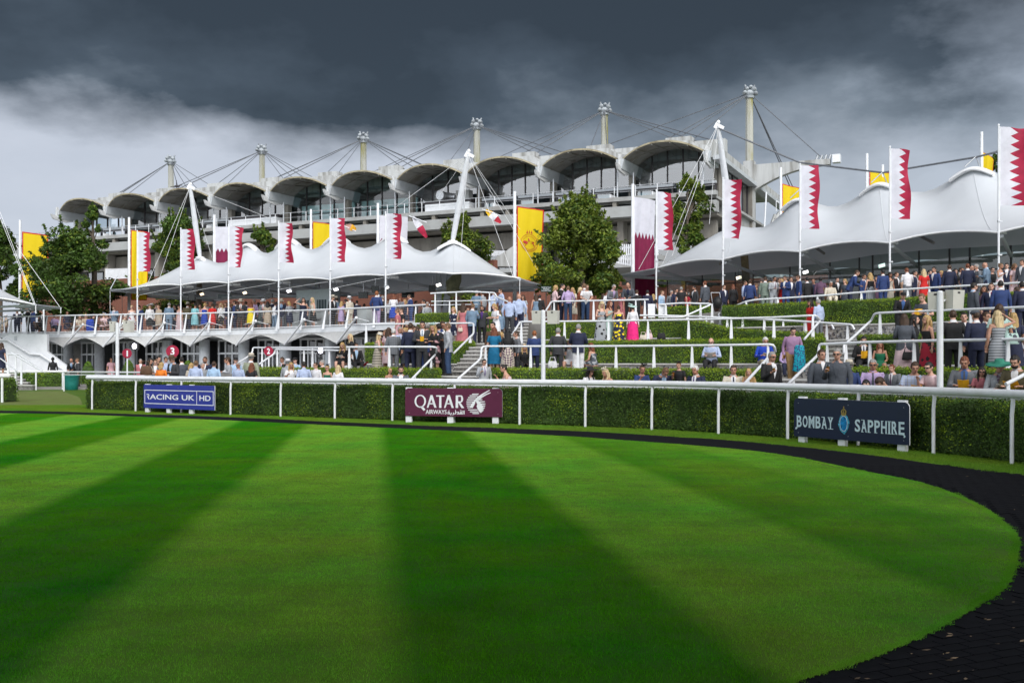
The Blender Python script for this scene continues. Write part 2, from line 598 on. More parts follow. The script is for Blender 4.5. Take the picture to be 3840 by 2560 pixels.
for k, (Y, X) in enumerate(cand):
 dz_ = random.uniform(0, .0008)
 if k < 290:
  inst('paver', pave_me, track_o, Vector((X, Y, .0045 + dz_)) - Vector(track_o.location), R(24) + random.uniform(-.02, .02))
 else:
  rest.box((X, Y, .0065 + dz_), (.195, .095, .006), R(24) + random.uniform(-.02, .02))
rest.build('paver_field', M_track, track_o, kind='stuff')
def blade_patch(name, size, nb, h, wd, m):
 mb = MB()
 for _ in range(nb):
  x, y = random.uniform(-size / 2, size / 2), random.uniform(-size / 2, size / 2)
  a = random.uniform(0, math.tau)
  l = random.uniform(.3, 1.0) * h
  tx, ty = random.gauss(0, .4) * l, random.gauss(0, .4) * l
  dxx, dyy = math.cos(a) * wd / 2, math.sin(a) * wd / 2
  mb.add([(x - dxx, y - dyy, 0), (x + dxx, y + dyy, 0), (x + tx, y + ty, l)], [(0, 1, 2)])
 me = mb.mesh(name, [m])
 return bpy.data.objects.new(name, me)
def gn_scatter(name, pts, patch, m, smin=.9, smax=1.1, **kw):
 me = bpy.data.meshes.new(name)
 me.from_pydata([tuple(p) for p in pts], [], [])
 o = bpy.data.objects.new(name, me)
 COL.objects.link(o)
 ng = bpy.data.node_groups.new(name, 'GeometryNodeTree')
 ng.interface.new_socket('Geometry', in_out='INPUT', socket_type='NodeSocketGeometry')
 ng.interface.new_socket('Geometry', in_out='OUTPUT', socket_type='NodeSocketGeometry')
 gi = ng.nodes.new('NodeGroupInput')
 go = ng.nodes.new('NodeGroupOutput')
 ip = ng.nodes.new('GeometryNodeInstanceOnPoints')
 oi = ng.nodes.new('GeometryNodeObjectInfo')
 oi.inputs['Object'].default_value = patch
 rv = ng.nodes.new('FunctionNodeRandomValue')
 rv.data_type = 'FLOAT_VECTOR'
 rv.inputs[0].default_value = (0, 0, 0)
 rv.inputs[1].default_value = (0, 0, math.tau)
 rs = ng.nodes.new('FunctionNodeRandomValue')
 rs.data_type = 'FLOAT'
 rs.inputs[2].default_value = smin
 rs.inputs[3].default_value = smax
 rs.inputs['Seed'].default_value = 3
 L = ng.links.new
 L(gi.outputs[0], ip.inputs['Points'])
 L(oi.outputs['Geometry'], ip.inputs['Instance'])
 L(rv.outputs[0], ip.inputs['Rotation'])
 L(rs.outputs[1], ip.inputs['Scale'])
 L(ip.outputs[0], go.inputs[0])
 md = o.modifiers.new('scatter', 'NODES')
 md.node_group = ng
 return tag(o, kind='stuff', **kw)
bp = blade_patch('turf_patch', .36, 620, .019, .0040, M_blade)
pts = []
y = 3.0
while y < 34:
 st = .27
 x = -20.0
 while x < 8:
  jx, jy = x + random.uniform(-.05, .05), y + random.uniform(-.05, .05)
  if abs(jx / jy) < .56 and inside(LAWN, jx, jy) and inside(LAWN, jx + .13, jy) and inside(LAWN, jx - .13, jy) and inside(LAWN, jx, jy + .13) and inside(LAWN, jx, jy - .13):
   pts.append((jx, jy, .010))
  x += st
 y += st
gn_scatter('lawn_grass', pts, bp, M_blade)
bp3 = blade_patch('rim_patch', .05, 30, .022, .004, M_blade)
pts = []
for a, b in zip(LAWN, LAWN[1:] + LAWN[:1]):
 if a.y < 2 or abs(a.x / max(a.y, .1)) > .6:
  continue
 d = b - a
 nrm = Vector((-d.y, d.x, 0)).normalized()
 k = int(d.length / .03) + 1
 for i in range(k):
  for q in range(3):
   p = a + d * (i / k) + nrm * random.gauss(-.03, .02 if q else .012)
   pts.append((p.x, p.y, .008))
gn_scatter('lawn_edge_grass', pts, bp3, M_blade)
# parade ring rail
RAILPX = {300: 1537.5, 510: 1543, 866: 1554, 1258: 1570, 1473: 1580, 1950: 1592, 2198: 1600, 2447: 1609, 2697: 1624, 2958: 1647, 3222: 1670, 3507: 1697, 3797: 1735}
_rp = [G(x, RAILPX[x]) for x in sorted(RAILPX)]
_rp = [Vector((-15.4, 35.3, 0))] + _rp[1:] + [Vector((8.85, 13.6, 0)), Vector((9.1, 10.5, 0)), Vector((8.9, 6, 0)), Vector((7.8, 1, 0)), Vector((5, -3, 0))]
for _ in range(2):
 _rp = [_rp[0]] + [(_rp[i - 1] + _rp[i] * 2 + _rp[i + 1]) / 4 for i in range(1, len(_rp) - 1)] + [_rp[-1]]
RING = catmull(_rp, 8)
def arc_param(curve):
 s = [0.0]
 for a, b in zip(curve, curve[1:]):
  s.append(s[-1] + (b - a).length)
 return s
def at_s(curve, S, s):
 s = max(0, min(S[-1], s))
 for i in range(len(S) - 1):
  if S[i + 1] >= s:
   t = (s - S[i]) / max(1e-9, S[i + 1] - S[i])
   p = curve[i].lerp(curve[i + 1], t)
   d = (curve[i + 1] - curve[i]).normalized()
   return p, d
 return curve[-1], (curve[-1] - curve[-2]).normalized()
RS = arc_param(RING)
def ring_at_px(px):
 best = None
 for i in range(int(RS[-1] * 20)):
  p, d = at_s(RING, RS, i / 20)
  if p.y < 5:
   break
  e = abs(CX + F * p.x / p.y - px)
  if best is None or e < best[0]:
   best = (e, i / 20, p, d)
 return best[1:]
def outward(d):
 return Vector((-d.y, d.x, 0)) if (-d.y * 0 + d.x) > -2 else None
def offs(curve, off, z=0):
 res = []
 for i, p in enumerate(curve):
  a = curve[max(0, i - 1)]
  b = curve[min(len(curve) - 1, i + 1)]
  d = (b - a).normalized()
  res.append(Vector((p.x - d.y * off, p.y + d.x * off, z)))
 return res
rail = empty('running_rail', RING[0] + Vector((0, 0, 0)), label='thick white plastic running rail curving round the parade ring hedge', cat='rail')
end_i = len(RING) - 1
rp = [Vector((p.x, p.y, 1.14)) for p in RING]
rp = [at_s(RING, RS, ring_at_px(328)[0])[0] + Vector((0, 0, 1.14))] + [q for q, s_ in zip(rp, RS) if s_ > ring_at_px(328)[0] + .2]
cut = [0, 14, 30, 46, 62, 78, len(rp)]
for a, b in zip(cut, cut[1:]):
 seg = rp[a:b + 1]
 if len(seg) < 2:
  continue
 mb = MB()
 mb.tube(seg, .074, 14)
 if a == 0:
  mb.ell(seg[0], (.074, .074, .074), 12, 8)
 mb.build('rail_tube', M_plastic, rail)
 mb = MB()
 d = (seg[-1] - seg[-2]).normalized()
 mb.tube([seg[-1] - d * .10, seg[-1] + d * .10], .078, 14)
 mb.build('rail_sleeve', M_plastic, rail)
post_px = [347, 510, 682, 866, 1055, 1258, 1473, 1705, 1950, 2198, 2447, 2697, 2958, 3222, 3507, 3797]
POSTS = []
for px in post_px:
 s, p, d = ring_at_px(px)
 POSTS.append(s)
s = POSTS[-1]
while s + 2 < RS[-1]:
 s += 2.0
 POSTS.append(s)
for s in POSTS:
 p, d = at_s(RING, RS, s)
 nv = Vector((-d.y, d.x, 0))
 mb = MB()
 base = p - nv * .02
 mb.tube([base + Vector((0, 0, -.1)), base + Vector((0, 0, .8)), base + Vector((0, 0, .98)) + nv * .02, p + Vector((0, 0, 1.09))], [.034, .034, .036, .03], 8)
 mb.build('rail_post', M_plastic, rail)
rr = empty('spectator_rail', offs(RING, 1.02)[0], label='low white board rail running just behind the parade ring hedge', cat='rail')
o2 = [Vector((p.x, p.y, 1.02)) for p in offs(RING, 1.12)]
mb = MB()
mb.tube(o2, .05, 8)
mb.build('top_board', M_plastic, rr)
for s in POSTS:
 p, d = at_s(RING, RS, s + .9)
 nv = Vector((-d.y, d.x, 0))
 q = p + nv * 1.12
 mb = MB()
 mb.tube([q, q + Vector((0, 0, 1.0))], .03, 6)
 mb.build('rail_post', M_plastic, rr)
# hedges
def quad_mesh_np(name, V, mats, parent=None, **kw):
 """V: (n, 4, 3) array of leaf quads"""
 n = len(V)
 b = abs_loc(parent) if parent is not None else Vector((0, 0, 0))
 vv = (V.reshape(-1, 3) - np.array(b[:])).astype(np.float32)
 me = bpy.data.meshes.new(name)
 me.vertices.add(n * 4)
 me.vertices.foreach_set('co', vv.ravel())
 me.loops.add(n * 4)
 me.loops.foreach_set('vertex_index', np.arange(n * 4, dtype=np.int32))
 me.polygons.add(n)
 me.polygons.foreach_set('loop_start', np.arange(0, n * 4, 4, dtype=np.int32))
 me.polygons.foreach_set('loop_total', np.full(n, 4, dtype=np.int32))
 for m in mats:
  me.materials.append(m)
 if len(mats) > 1:
  me.polygons.foreach_set('material_index', kw.pop('mi').astype(np.int32))
 else:
  kw.pop('mi', None)
 me.update(calc_edges=True)
 o = bpy.data.objects.new(name, me)
 COL.objects.link(o)
 o.parent = parent
 return tag(o, **kw)
def leaf_quads(Pn, Nn, size, spread=.8, asp=.55):
 """Pn (n,3) centres, Nn (n,3) normals -> (n,4,3)"""
 n = len(Pn)
 N = Nn + np.random.normal(0, spread, (n, 3))
 N /= np.linalg.norm(N, axis=1)[:, None] + 1e-9
 A = np.cross(N, np.random.normal(0, 1, (n, 3)))
 A /= np.linalg.norm(A, axis=1)[:, None] + 1e-9
 B = np.cross(N, A)
 s = (size * np.random.uniform(.55, 1.3, n))[:, None]
 return np.stack([Pn - A * s, Pn - B * s * asp, Pn + A * s, Pn + B * s * asp], 1)
def hedge(path_f, path_b, z0, z1, dens=330, size=.028, label=None, group=None, bright=.35, rough=.045, wob=.045, holes=0, leafm=None):
 """path_f/path_b: front and back lines (same length); z0, z1: number or list"""
 n = len(path_f)
 zz0 = z0 if isinstance(z0, list) else [z0] * n
 zz1 = z1 if isinstance(z1, list) else [z1] * n
 c = (path_f[n // 2] + path_b[n // 2]) / 2
 root = empty('hedge', (c.x, c.y, zz0[n // 2]), label=label, cat='hedge', group=group)
 sec = []
 sh = .05
 for i in range(n):
  f, b = path_f[i], path_b[i]
  w_ = (b - f)
  wl = w_.length
  u = w_ / wl
  zb, zt = zz0[i], zz1[i]
  h = zt - zb
  prof = [(0.02, 0), (0, .15 * h), (0, .45 * h), (0, .75 * h), (.02, h - .07), (.10, h - .01), (wl * .5, h), (wl - .1, h - .01), (wl, h - .08), (wl, .5 * h), (wl - .02, 0)]
  ring = []
  for (q, r) in prof:
   p = f + u * q
   nn_ = noise.noise(Vector((p.x * 1.3, p.y * 1.3, (zb + r) * 2.0))) * wob + noise.noise(Vector((p.x * 5, p.y * 5, (zb + r) * 6))) * wob * .5
   ring.append(Vector((p.x, p.y, zb + r)) - u * (nn_ if q < wl * .5 else -nn_) + Vector((0, 0, nn_ if r > h * .7 else 0)))
  sec.append(ring)
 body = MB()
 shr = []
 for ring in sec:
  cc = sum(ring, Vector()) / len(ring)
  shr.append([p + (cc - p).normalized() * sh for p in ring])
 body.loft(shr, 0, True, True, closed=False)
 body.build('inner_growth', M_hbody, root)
 Ps, Ns = [], []
 def samp(a, b, c_, d, k):
  ar = ((b - a).cross(d - a)).length
  m_ = np.random.poisson(ar * k)
  if m_ == 0:
   return
  uu, vv = np.random.rand(m_, 1), np.random.rand(m_, 1)
  a_, b_, cc_, d_ = (np.array(q[:]) for q in (a, b, c_, d))
  p = a_ * (1 - uu) * (1 - vv) + b_ * uu * (1 - vv) + cc_ * uu * vv + d_ * (1 - uu) * vv
  nv = np.array(((b - a).cross(d - a)).normalized()[:])
  Ps.append(p - 0 * nv)
  Ns.append(np.tile(nv, (m_, 1)))
 for i in range(n - 1):
  for j in range(len(sec[0]) - 1):
   k = dens if j < 7 else dens * .35
   samp(sec[i][j], sec[i][j + 1], sec[i + 1][j + 1], sec[i + 1][j], k)
 for e, sgn in ((0, 1), (n - 1, -1)):
  rg = sec[e]
  c0 = sum(rg, Vector()) / len(rg)
  for j in range(len(rg) - 1):
   a, b = (rg[j], rg[j + 1]) if sgn < 0 else (rg[j + 1], rg[j])
   samp(c0, a, b, b, dens * .6)
 Pn, Nn = np.concatenate(Ps), np.concatenate(Ns)
 ctr = np.array([(sum(r_, Vector()) / len(r_))[:] for r_ in sec])
 idx = np.argmin(((Pn[:, None, :2] - ctr[None, :, :2]) ** 2).sum(2), 1)
 flip = ((Pn - ctr[idx]) * Nn).sum(1) < 0
 Nn[flip] *= -1
 Pn = Pn + Nn * np.random.normal(0.0, rough, (len(Pn), 1)).clip(-.06, .09)
 Q = leaf_quads(Pn, Nn, size)
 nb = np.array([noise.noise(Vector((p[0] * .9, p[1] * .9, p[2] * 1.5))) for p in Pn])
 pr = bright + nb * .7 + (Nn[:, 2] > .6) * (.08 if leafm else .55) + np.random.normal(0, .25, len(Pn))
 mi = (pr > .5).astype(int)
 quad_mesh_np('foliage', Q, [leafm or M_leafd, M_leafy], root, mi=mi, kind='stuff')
 return root
o1 = offs(RING, .14)
o3 = offs(RING, .95)
s0 = ring_at_px(296)[0]
i0 = min(i for i, s in enumerate(RS) if s >= s0)
hz = [1.00 + .025 * math.sin(i * .7) for i in range(len(o1))]
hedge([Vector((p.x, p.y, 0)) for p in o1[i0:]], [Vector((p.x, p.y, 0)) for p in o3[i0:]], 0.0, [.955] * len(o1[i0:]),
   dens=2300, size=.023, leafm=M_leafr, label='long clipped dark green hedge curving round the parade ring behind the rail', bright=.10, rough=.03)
A, B = G(-260, 1462), G(232, 1458)
fp = [A.lerp(B, i / 8) for i in range(9)]
hedge([p.copy() for p in fp], [p + Vector((.1, .8, 0)) for p in fp], 0.0, 1.0, dens=420, size=.05, label='clipped hedge at the far left beyond the ring gateway', bright=.12)
fr = empty('running_rail', fp[0], label='distant white running rail at the left behind the worn turf path', cat='rail')
A2, B2 = G(-260, 1466), G(250, 1461)
mb = MB()
mb.tube([Vector((A2.x, A2.y, 1.12)), Vector((B2.x, B2.y, 1.12))], .075, 10)
mb.build('rail_tube', M_plastic, fr)
for px in (-70, 33, 135, 235):
 q = G(px, tab({-260: 1466, 250: 1461}, px))
 mb = MB()
 mb.tube([q, q + Vector((0, 0, 1.1))], .05, 8)
 mb.build('rail_post', M_plastic, fr)
fr2 = empty('barrier_rail', G(250, 1461), label='thin white barrier rail in front of the white stair wall', cat='rail')
pa = [P(x, y_, Y) for x, y_, Y in ((240, 1394, 58), (420, 1395, 52), (560, 1396, 46), (700, 1396, 43))]
mb = MB()
mb.tube(pa, .045, 8)
mb.tube([p - Vector((0, 0, .16)) for p in pa], .03, 8)
mb.build('rail_tube', M_plastic, fr2)
for p in pa:
 mb = MB()
 mb.tube([Vector((p.x, p.y, 0)), p], .04, 8)
 mb.build('rail_post', M_plastic, fr2)
fl = [G(-150, 1500), G(-60, 1505), G(14, 1508)]
hedge([p.copy() for p in fl], [p + Vector((.1, .9, 0)) for p in fl], 0.0, .98, dens=600, size=.035, label='end of a clipped hedge at the left edge beside the black bucket', bright=.05)
nz_ = empty('running_rail', (fl[0].x, fl[0].y, 0), label='short nose of white running rail at the left edge of the path', cat='rail')
mb = MB()
mb.tube([P(-200, 1408, 41), P(30, 1408, 41)], .10, 12)
mb.ell(P(32, 1408, 41), (.10, .10, .10))
mb.build('rail_tube', M_plastic, nz_)
mb = MB()
mb.tube([P(8, 1408, 41) - Vector((0, 0, 1.1)), P(8, 1408, 41)], .05, 8)
mb.build('rail_post', M_plastic, nz_)
wp = [G(-400, 1545), G(60, 1543), G(290, 1541), G(312, 1525), G(300, 1490), G(230, 1465), G(60, 1468), G(-400, 1475)]
sheet('worn_path', wp[::-1], .003, M_worn, kind='structure')
q = G(268, 1462)
mb = MB()
rg = []
for z_, r_ in ((0, .33), (.02, .36), (.4, .40), (.8, .43), (.84, .46), (.88, .46), (.88, .42), (.5, .38)):
 rg.append([q + Vector((r_ * math.cos(k * math.tau / 16), r_ * math.sin(k * math.tau / 16), z_)) for k in range(16)])
mb.loft(rg, cap=True)
mb.build('litter_bin', mat('teal_plastic', (.01, .17, .15), .5), label='round teal litter bin beside the ring gateway', cat='bin')
q = G(50, 1468)
rg = []
for z_, r_ in ((0, .20), (.02, .22), (.3, .27), (.32, .285), (.34, .285), (.33, .26), (.1, .22)):
 rg.append([q + Vector((r_ * math.cos(k * math.tau / 14), r_ * math.sin(k * math.tau / 14), z_)) for k in range(14)])
mb = MB()
mb.loft(rg)
mb.build('bucket', M_black, label='black bucket on the turf in front of the far hedge', cat='bucket')
bp2 = blade_patch('verge_patch', .36, 260, .035, .006, M_blade2)
pts = []
s = 0
inr = offs(RING, .05)
while s < RS[-1] - 12:
 p, d = at_s(RING, RS, s)
 nv = Vector((-d.y, d.x, 0))
 for k in range(9):
  q = p - nv * (k * .24 - .1) + d * random.uniform(-.1, .1)
  if not inside(TRK, q.x, q.y) and abs(q.x / q.y) < .56:
   pts.append((q.x, q.y, .001))
 s += .24
for _ in range(900):
 px, py = random.uniform(0, 330), random.uniform(1520, 1540)
 q = G(px, py)
 if not inside(TRK, q.x, q.y):
  pts.append((q.x, q.y, .001))
gn_scatter('verge_grass', pts, bp2, M_blade2)
mb = MB()
for _ in range(110):
 px, py = random.uniform(2900, 3840), random.uniform(1740, 2560)
 q = G(px, py)
 if inside(TRK, q.x, q.y) and not inside(LAWN, q.x, q.y):
  a = random.uniform(0, 6.28)
  l = random.uniform(.008, .03)
  u = Vector((math.cos(a), math.sin(a), 0)) * l
  v = Vector((-math.sin(a), math.cos(a), 0)) * l * .35
  c = q + Vector((0, 0, .016))
  mb.add([c - u, c + v + Vector((0, 0, .003)), c + u + Vector((0, 0, .004)), c - v], [(0, 3, 2, 1)])
mb.build('fallen_leaves', mat('dry_leaf', (.30, .21, .13), .8, var=.3), kind='stuff')
# advertising boards
def text_mesh(txt, size, m, shear=0.0, xs=1.0, bold=0.0):
 cu = bpy.data.curves.new('lettering', 'FONT')
 cu.body = txt
 cu.size = size
 cu.align_x = 'CENTER'
 cu.align_y = 'CENTER'
 cu.extrude = .004
 cu.offset = bold
 cu.shear = shear
 cu.resolution_u = 3
 o = bpy.data.objects.new('lettering_tmp', cu)
 COL.objects.link(o)
 dg = bpy.context.evaluated_depsgraph_get()
 me = bpy.data.meshes.new_from_object(o.evaluated_get(dg))
 bpy.data.objects.remove(o)
 me.materials.clear()
 me.materials.append(m)
 for v in me.vertices:
  v.co.x *= xs
 return me
def fit_text(txt, wd, ht, m, bold=0.0):
 me = text_mesh(txt, 1.0, m, bold=bold)
 xs = [v.co.x for v in me.vertices]
 ys = [v.co.y for v in me.vertices]
 w0, h0 = max(xs) - min(xs), max(ys) - min(ys)
 cx, cy = (max(xs) + min(xs)) / 2, (max(ys) + min(ys)) / 2
 for v in me.vertices:
  v.co.x = (v.co.x - cx) * wd / w0
  v.co.y = (v.co.y - cy) * ht / h0
  v.co.z *= .5
 return me
def stroke_mesh(polys, m, ext=.004):
 mb = MB()
 for pl in polys:
  n = len(pl)
  vv = [(x, y, -ext) for x, y in pl] + [(x, y, ext) for x, y in pl]
  mb.add(vv, [tuple(range(n, 2 * n))] + [(i, (i + 1) % n, n + (i + 1) % n, n + i) for i in range(n)])
 return mb.mesh('marking', [m])
def board(name, c0, c1, zb, zt, m_face, legs, label, round_=.12, back=.0):
 """c0, c1: bottom corners on plan (left, right); returns root and frame (origin left bottom, x along)"""
 d = (c1 - c0)
 L = d.length
 u = d.normalized()
 ang = math.atan2(u.y, u.x)
 root = empty(name, (c0.x, c0.y, 0), ang, label=label, cat='sign')
 H = zt - zb
 poly = [(0, zb), (L, zb)]
 for k in range(6):
  a = k / 5 * math.pi / 2
  poly.append((L - round_ + round_ * math.cos(a), zt - round_ + round_ * math.sin(a)))
 for k in range(6):
  a = math.pi / 2 + k / 5 * math.pi / 2
  poly.append((round_ + round_ * math.cos(a), zt - round_ + round_ * math.sin(a)))
 n = len(poly)
 mb = MB()
 vv = [(x, -.012, z) for x, z in poly] + [(x, .012, z) for x, z in poly]
 mb.add(vv, [tuple(range(n)), tuple(range(2 * n - 1, n - 1, -1))], 0)
 mb.add(vv, [(i, n + i, n + (i + 1) % n, (i + 1) % n) for i in range(n)], 1)
 mb.build('panel', [m_face, M_white], root, local=True)
 for x in legs:
  mb = MB()
  mb.box((x, .06, zt * .5 + .01), (.17, .09, zt + .02 + back))
  mb.build('support_leg', M_white, root, local=True)
 for x in (.12, L / 2, L - .12):
  for z_ in (zb + .08, zt - .1):
   mb = MB()
   mb.ell((x, -.014, z_), (.008, .004, .008), 6, 4)
   mb.build('screw', M_steel, root, local=True)
 return root, L
def put(me, root, x, z, name='lettering'):
 return inst(name, me, root, (x, -.0155, z), rot=(R(90), 0, 0))
M_blue = mat('royal_blue_board', (.015, .028, .28), .35, var=.06)
M_maroon = mat('burgundy_board', (.095, .012, .045), .35, var=.05)
M_navyb = mat('midnight_blue_board', (.006, .012, .045), .3, var=.05)
M_letw = mat('white_lettering', (.78, .80, .84), .5, var=.03)
M_letb = mat('pale_blue_lettering', (.55, .70, .77), .5, var=.03)
c0, c1 = G(540, 1546), G(806, 1557)
rt, L = board('advertising_board', c0, c1, .16, .93, M_blue, (.12, L / 2 if False else 1.2, 2.3), 'royal blue board reading RACING UK HD on the ring hedge', .02)
L1 = L
fr_ = .022
x0, x1, z0, z1 = .05, L - .05, .30, .76
xd = x0 + (x1 - x0) * .765
put(stroke_mesh([[(x0, z0), (x1, z0), (x1, z0 + fr_), (x0, z0 + fr_)], [(x0, z1 - fr_), (x1, z1 - fr_), (x1, z1), (x0, z1)],
     [(x0, z0 + fr_), (x0 + fr_, z0 + fr_), (x0 + fr_, z1 - fr_), (x0, z1 - fr_)], [(x1 - fr_, z0 + fr_), (x1, z0 + fr_), (x1, z1 - fr_), (x1 - fr_, z1 - fr_)],
     [(xd, z0 + fr_), (xd + .014, z0 + fr_), (xd + .014, z1 - fr_), (xd, z1 - fr_)]], M_letw), rt, 0, 0, 'border_line')
wR = .13
xr = x0 + .10
zt_, zb_ = .62, .445
put(stroke_mesh([[(xr, zt_), (xr + .02, zt_ - .028), (xr + .10, zt_ - .028), (xr + .115, zt_ - .05), (xr + .10, zt_ - .075), (xr + .03, zt_ - .075), (xr + .045, zt_ - .103), (xr + .10, zt_ - .103), (xr + .145, zt_ - .055), (xr + .115, zt_)],
     [(xr + .06, zt_ - .103), (xr + .098, zt_ - .103), (xr + .15, zb_), (xr + .112, zb_)]], M_letw), rt, 0, 0, 'letter')
put(fit_text('ACING UK', xd - .10 - (xr + .17), .17, M_letw, .012), rt, (xr + .17 + xd - .10) / 2, .532)
put(fit_text('HD', (x1 - xd) * .66, .17, M_letw, .012), rt, (xd + x1) / 2, .532)
c0, c1 = G(1520, 1584), G(1884, 1590)
rt, L = board('advertising_board', c0, c1, .19, .955, M_maroon, (.09, 1.30, L - .10 if False else 2.58), 'burgundy board reading QATAR AIRWAYS with white antelope emblem', .10)
sx = L / 364.0        # metres per photo pixel along the board
sz = .765 / 105.0
def Q(px, py):     # zoom picture pixel (region 1400..2000 by 3.92) -> board metres
 X_, Y_ = 1400 + px / 3.92, 1400 + py / 3.92
 bt = 1555 + (X_ - 1520) * 5 / 364
 return ((X_ - 1520) * sx, .19 + (bt - Y_) * sz)
def poly(*pp):
 return [Q(a, b) for a, b in pp]
def orient(pl):
 a = sum(pl[i][0] * pl[(i + 1) % len(pl)][1] - pl[(i + 1) % len(pl)][0] * pl[i][1] for i in range(len(pl)))
 return pl if a > 0 else pl[::-1]
def ringpoly(cx, cy, rx, ry, tx, ty, n=22):
 res = []
 for k in range(n):
  a, b = k * math.tau / n, (k + 1) * math.tau / n
  res.append(poly((cx + rx * math.cos(a), cy + ry * math.sin(a)), (cx + rx * math.cos(b), cy + ry * math.sin(b)),
      (cx + (rx - tx) * math.cos(b), cy + (ry - ty) * math.sin(b)), (cx + (rx - tx) * math.cos(a), cy + (ry - ty) * math.sin(a))))
 return res
def letA(x, y0=302, y1=490, w_=115):
 return [poly((x + w_ * .40, y0), (x + w_ * .60, y0), (x + w_ * 1.02, y1), (x + w_ * .80, y1), (x + w_ * .48, y0 + 60), (x + w_ * .16, y1), (x, y1)),
   poly((x + w_ * .22, y0 + 118), (x + w_ * .80, y0 + 118), (x + w_ * .80, y0 + 136), (x + w_ * .20, y0 + 136))]
PL = []
PL += ringpoly(698, 392, 86, 95, 26, 16)
PL += [poly((690, 470), (730, 462), (775, 515), (750, 535))]
PL += letA(795, 302, 488, 142) + [poly((935, 306), (1056, 306), (1056, 325), (935, 325)), poly((981, 325), (1012, 325), (1012, 490), (978, 490))]
PL += letA(1050, 302, 492, 142)
PL += [poly((1224, 308), (1258, 308), (1258, 492), (1222, 492)), poly((1258, 308), (1300, 308), (1300, 327), (1258, 327)),
    poly((1258, 395), (1300, 395), (1300, 413), (1258, 413)), poly((1258, 413), (1290, 413), (1348, 494), (1308, 494))]
for k in range(8):
 a, b = -math.pi / 2 + k * math.pi / 8, -math.pi / 2 + (k + 1) * math.pi / 8
 PL.append(poly((1298 + 34 * math.cos(a), 360 + 53 * math.sin(a)), (1298 + 34 * math.cos(b), 360 + 53 * math.sin(b)), (1298 + 6 * math.cos(b), 360 + 33 * math.sin(b)), (1298 + 6 * math.cos(a), 360 + 33 * math.sin(a))))
put(stroke_mesh([orient(p) for p in PL], M_letw), rt, 0, 0, 'lettering')
a, b = Q(778, 580), Q(1090, 520)
put(fit_text('AIRWAYS', b[0] - a[0], b[1] - a[1], M_letw, .012), rt, (a[0] + b[0]) / 2, (a[1] + b[1]) / 2)
AR = [poly((1342, 530), (1352, 530), (1352, 585), (1342, 585)), poly((1324, 530), (1334, 530), (1334, 580), (1324, 580)), poly((1240, 572), (1334, 572), (1334, 584), (1240, 584)),
   poly((1290, 545), (1312, 545), (1312, 572), (1302, 572), (1302, 556), (1290, 556)), poly((1286, 556), (1296, 556), (1296, 574), (1286, 574)), poly((1286, 526), (1310, 526), (1310, 535), (1286, 535)),
   poly((1216, 522), (1226, 522), (1226, 584), (1216, 584)), poly((1226, 550), (1270, 548), (1276, 572), (1266, 572), (1260, 558), (1226, 560)), poly((1190, 572), (1226, 572), (1226, 584), (1190, 584)),
   poly((1184, 558), (1194, 558), (1196, 590), (1178, 600), (1174, 590), (1186, 584)), poly((1146, 574), (1164, 574), (1164, 584), (1146, 584)), poly((1154, 560), (1164, 560), (1164, 584), (1154, 584)),
   poly((1140, 592), (1160, 592), (1160, 600), (1140, 600)), poly((1106, 574), (1146, 574), (1146, 584), (1106, 584)), poly((1104, 552), (1116, 545), (1116, 584), (1104, 584)), poly((1116, 545), (1136, 552), (1136, 576), (1126, 576), (1126, 560), (1116, 556)), poly((1112, 530), (1134, 526), (1134, 535), (1112, 538))]
put(stroke_mesh([orient(p) for p in AR], M_letw), rt, 0, 0, 'lettering')
EM = []
rows_ = [(292, 1460, 1560), (314, 1425, 1545), (342, 1400, 1520), (372, 1385, 1500), (402, 1378, 1478), (431, 1378, 1455), (460, 1382, 1436), (488, 1390, 1450), (520, 1402, 1545), (548, 1428, 1560), (573, 1465, 1565)]
for (yy, a_, b_) in rows_:
 EM.append(poly((a_ + 7, yy - 7), (b_, yy - 7), (b_ - 6, yy + 6), (a_ + 5, yy + 6), (a_, yy)))
EM.append(poly((1500, 380), (1545, 375), (1570, 400), (1600, 440), (1620, 480), (1625, 530), (1590, 565), (1570, 550), (1545, 510), (1528, 470), (1538, 440), (1520, 400)))
for (yy, a_, b_) in ((372, 1545, 1612), (402, 1560, 1650), (433, 1585, 1656), (461, 1600, 1655), (490, 1610, 1648), (517, 1610, 1635), (540, 1600, 1622)):
 EM.append(poly((a_, yy - 8), (b_, yy - 6), (b_ - 3, yy + 5), (a_, yy + 10)))
EM.append(poly((1430, 470), (1470, 410), (1500, 375), (1516, 388), (1500, 440), (1470, 495), (1445, 490)))
EM.append(poly((1496, 378), (1540, 330), (1620, 280), (1712, 232), (1718, 242), (1640, 290), (1570, 345), (1530, 382)))
EM.append(poly((1540, 372), (1590, 330), (1650, 295), (1728, 266), (1732, 276), (1660, 310), (1600, 348), (1560, 382)))
put(stroke_mesh([orient(p) for p in EM], M_letw), rt, 0, 0, 'antelope_emblem')
c0, c1 = G(2995, 1656), G(3428, 1694)
c0, c1 = c0 + Vector((-.12, -.1, 0)), c1 + Vector((-.12, -.1, 0))
rt, L = board('advertising_board', c0, c1, .13, .92, M_navyb, (.18, 1.20, L - .2), 'midnight blue board reading BOMBAY SAPPHIRE with blue gem emblem', .10, .03)
W3 = L / (2200 - 170) * 1.0
H3 = .79 / 640.0
def Z3(px, py):     # zoom pixels (region 2960..3460 by 4.704)
 t_ = (px - 170) / 2030.0
 bt = 810 + t_ * 190
 tp = 195 + t_ * 95
 u = t_ * 0.93 / (1 - .0 * t_)
 u = t_ / (1 + .105 * (1 - t_))
 return (u * L, .13 + (bt - py) / (bt - tp) * .79)
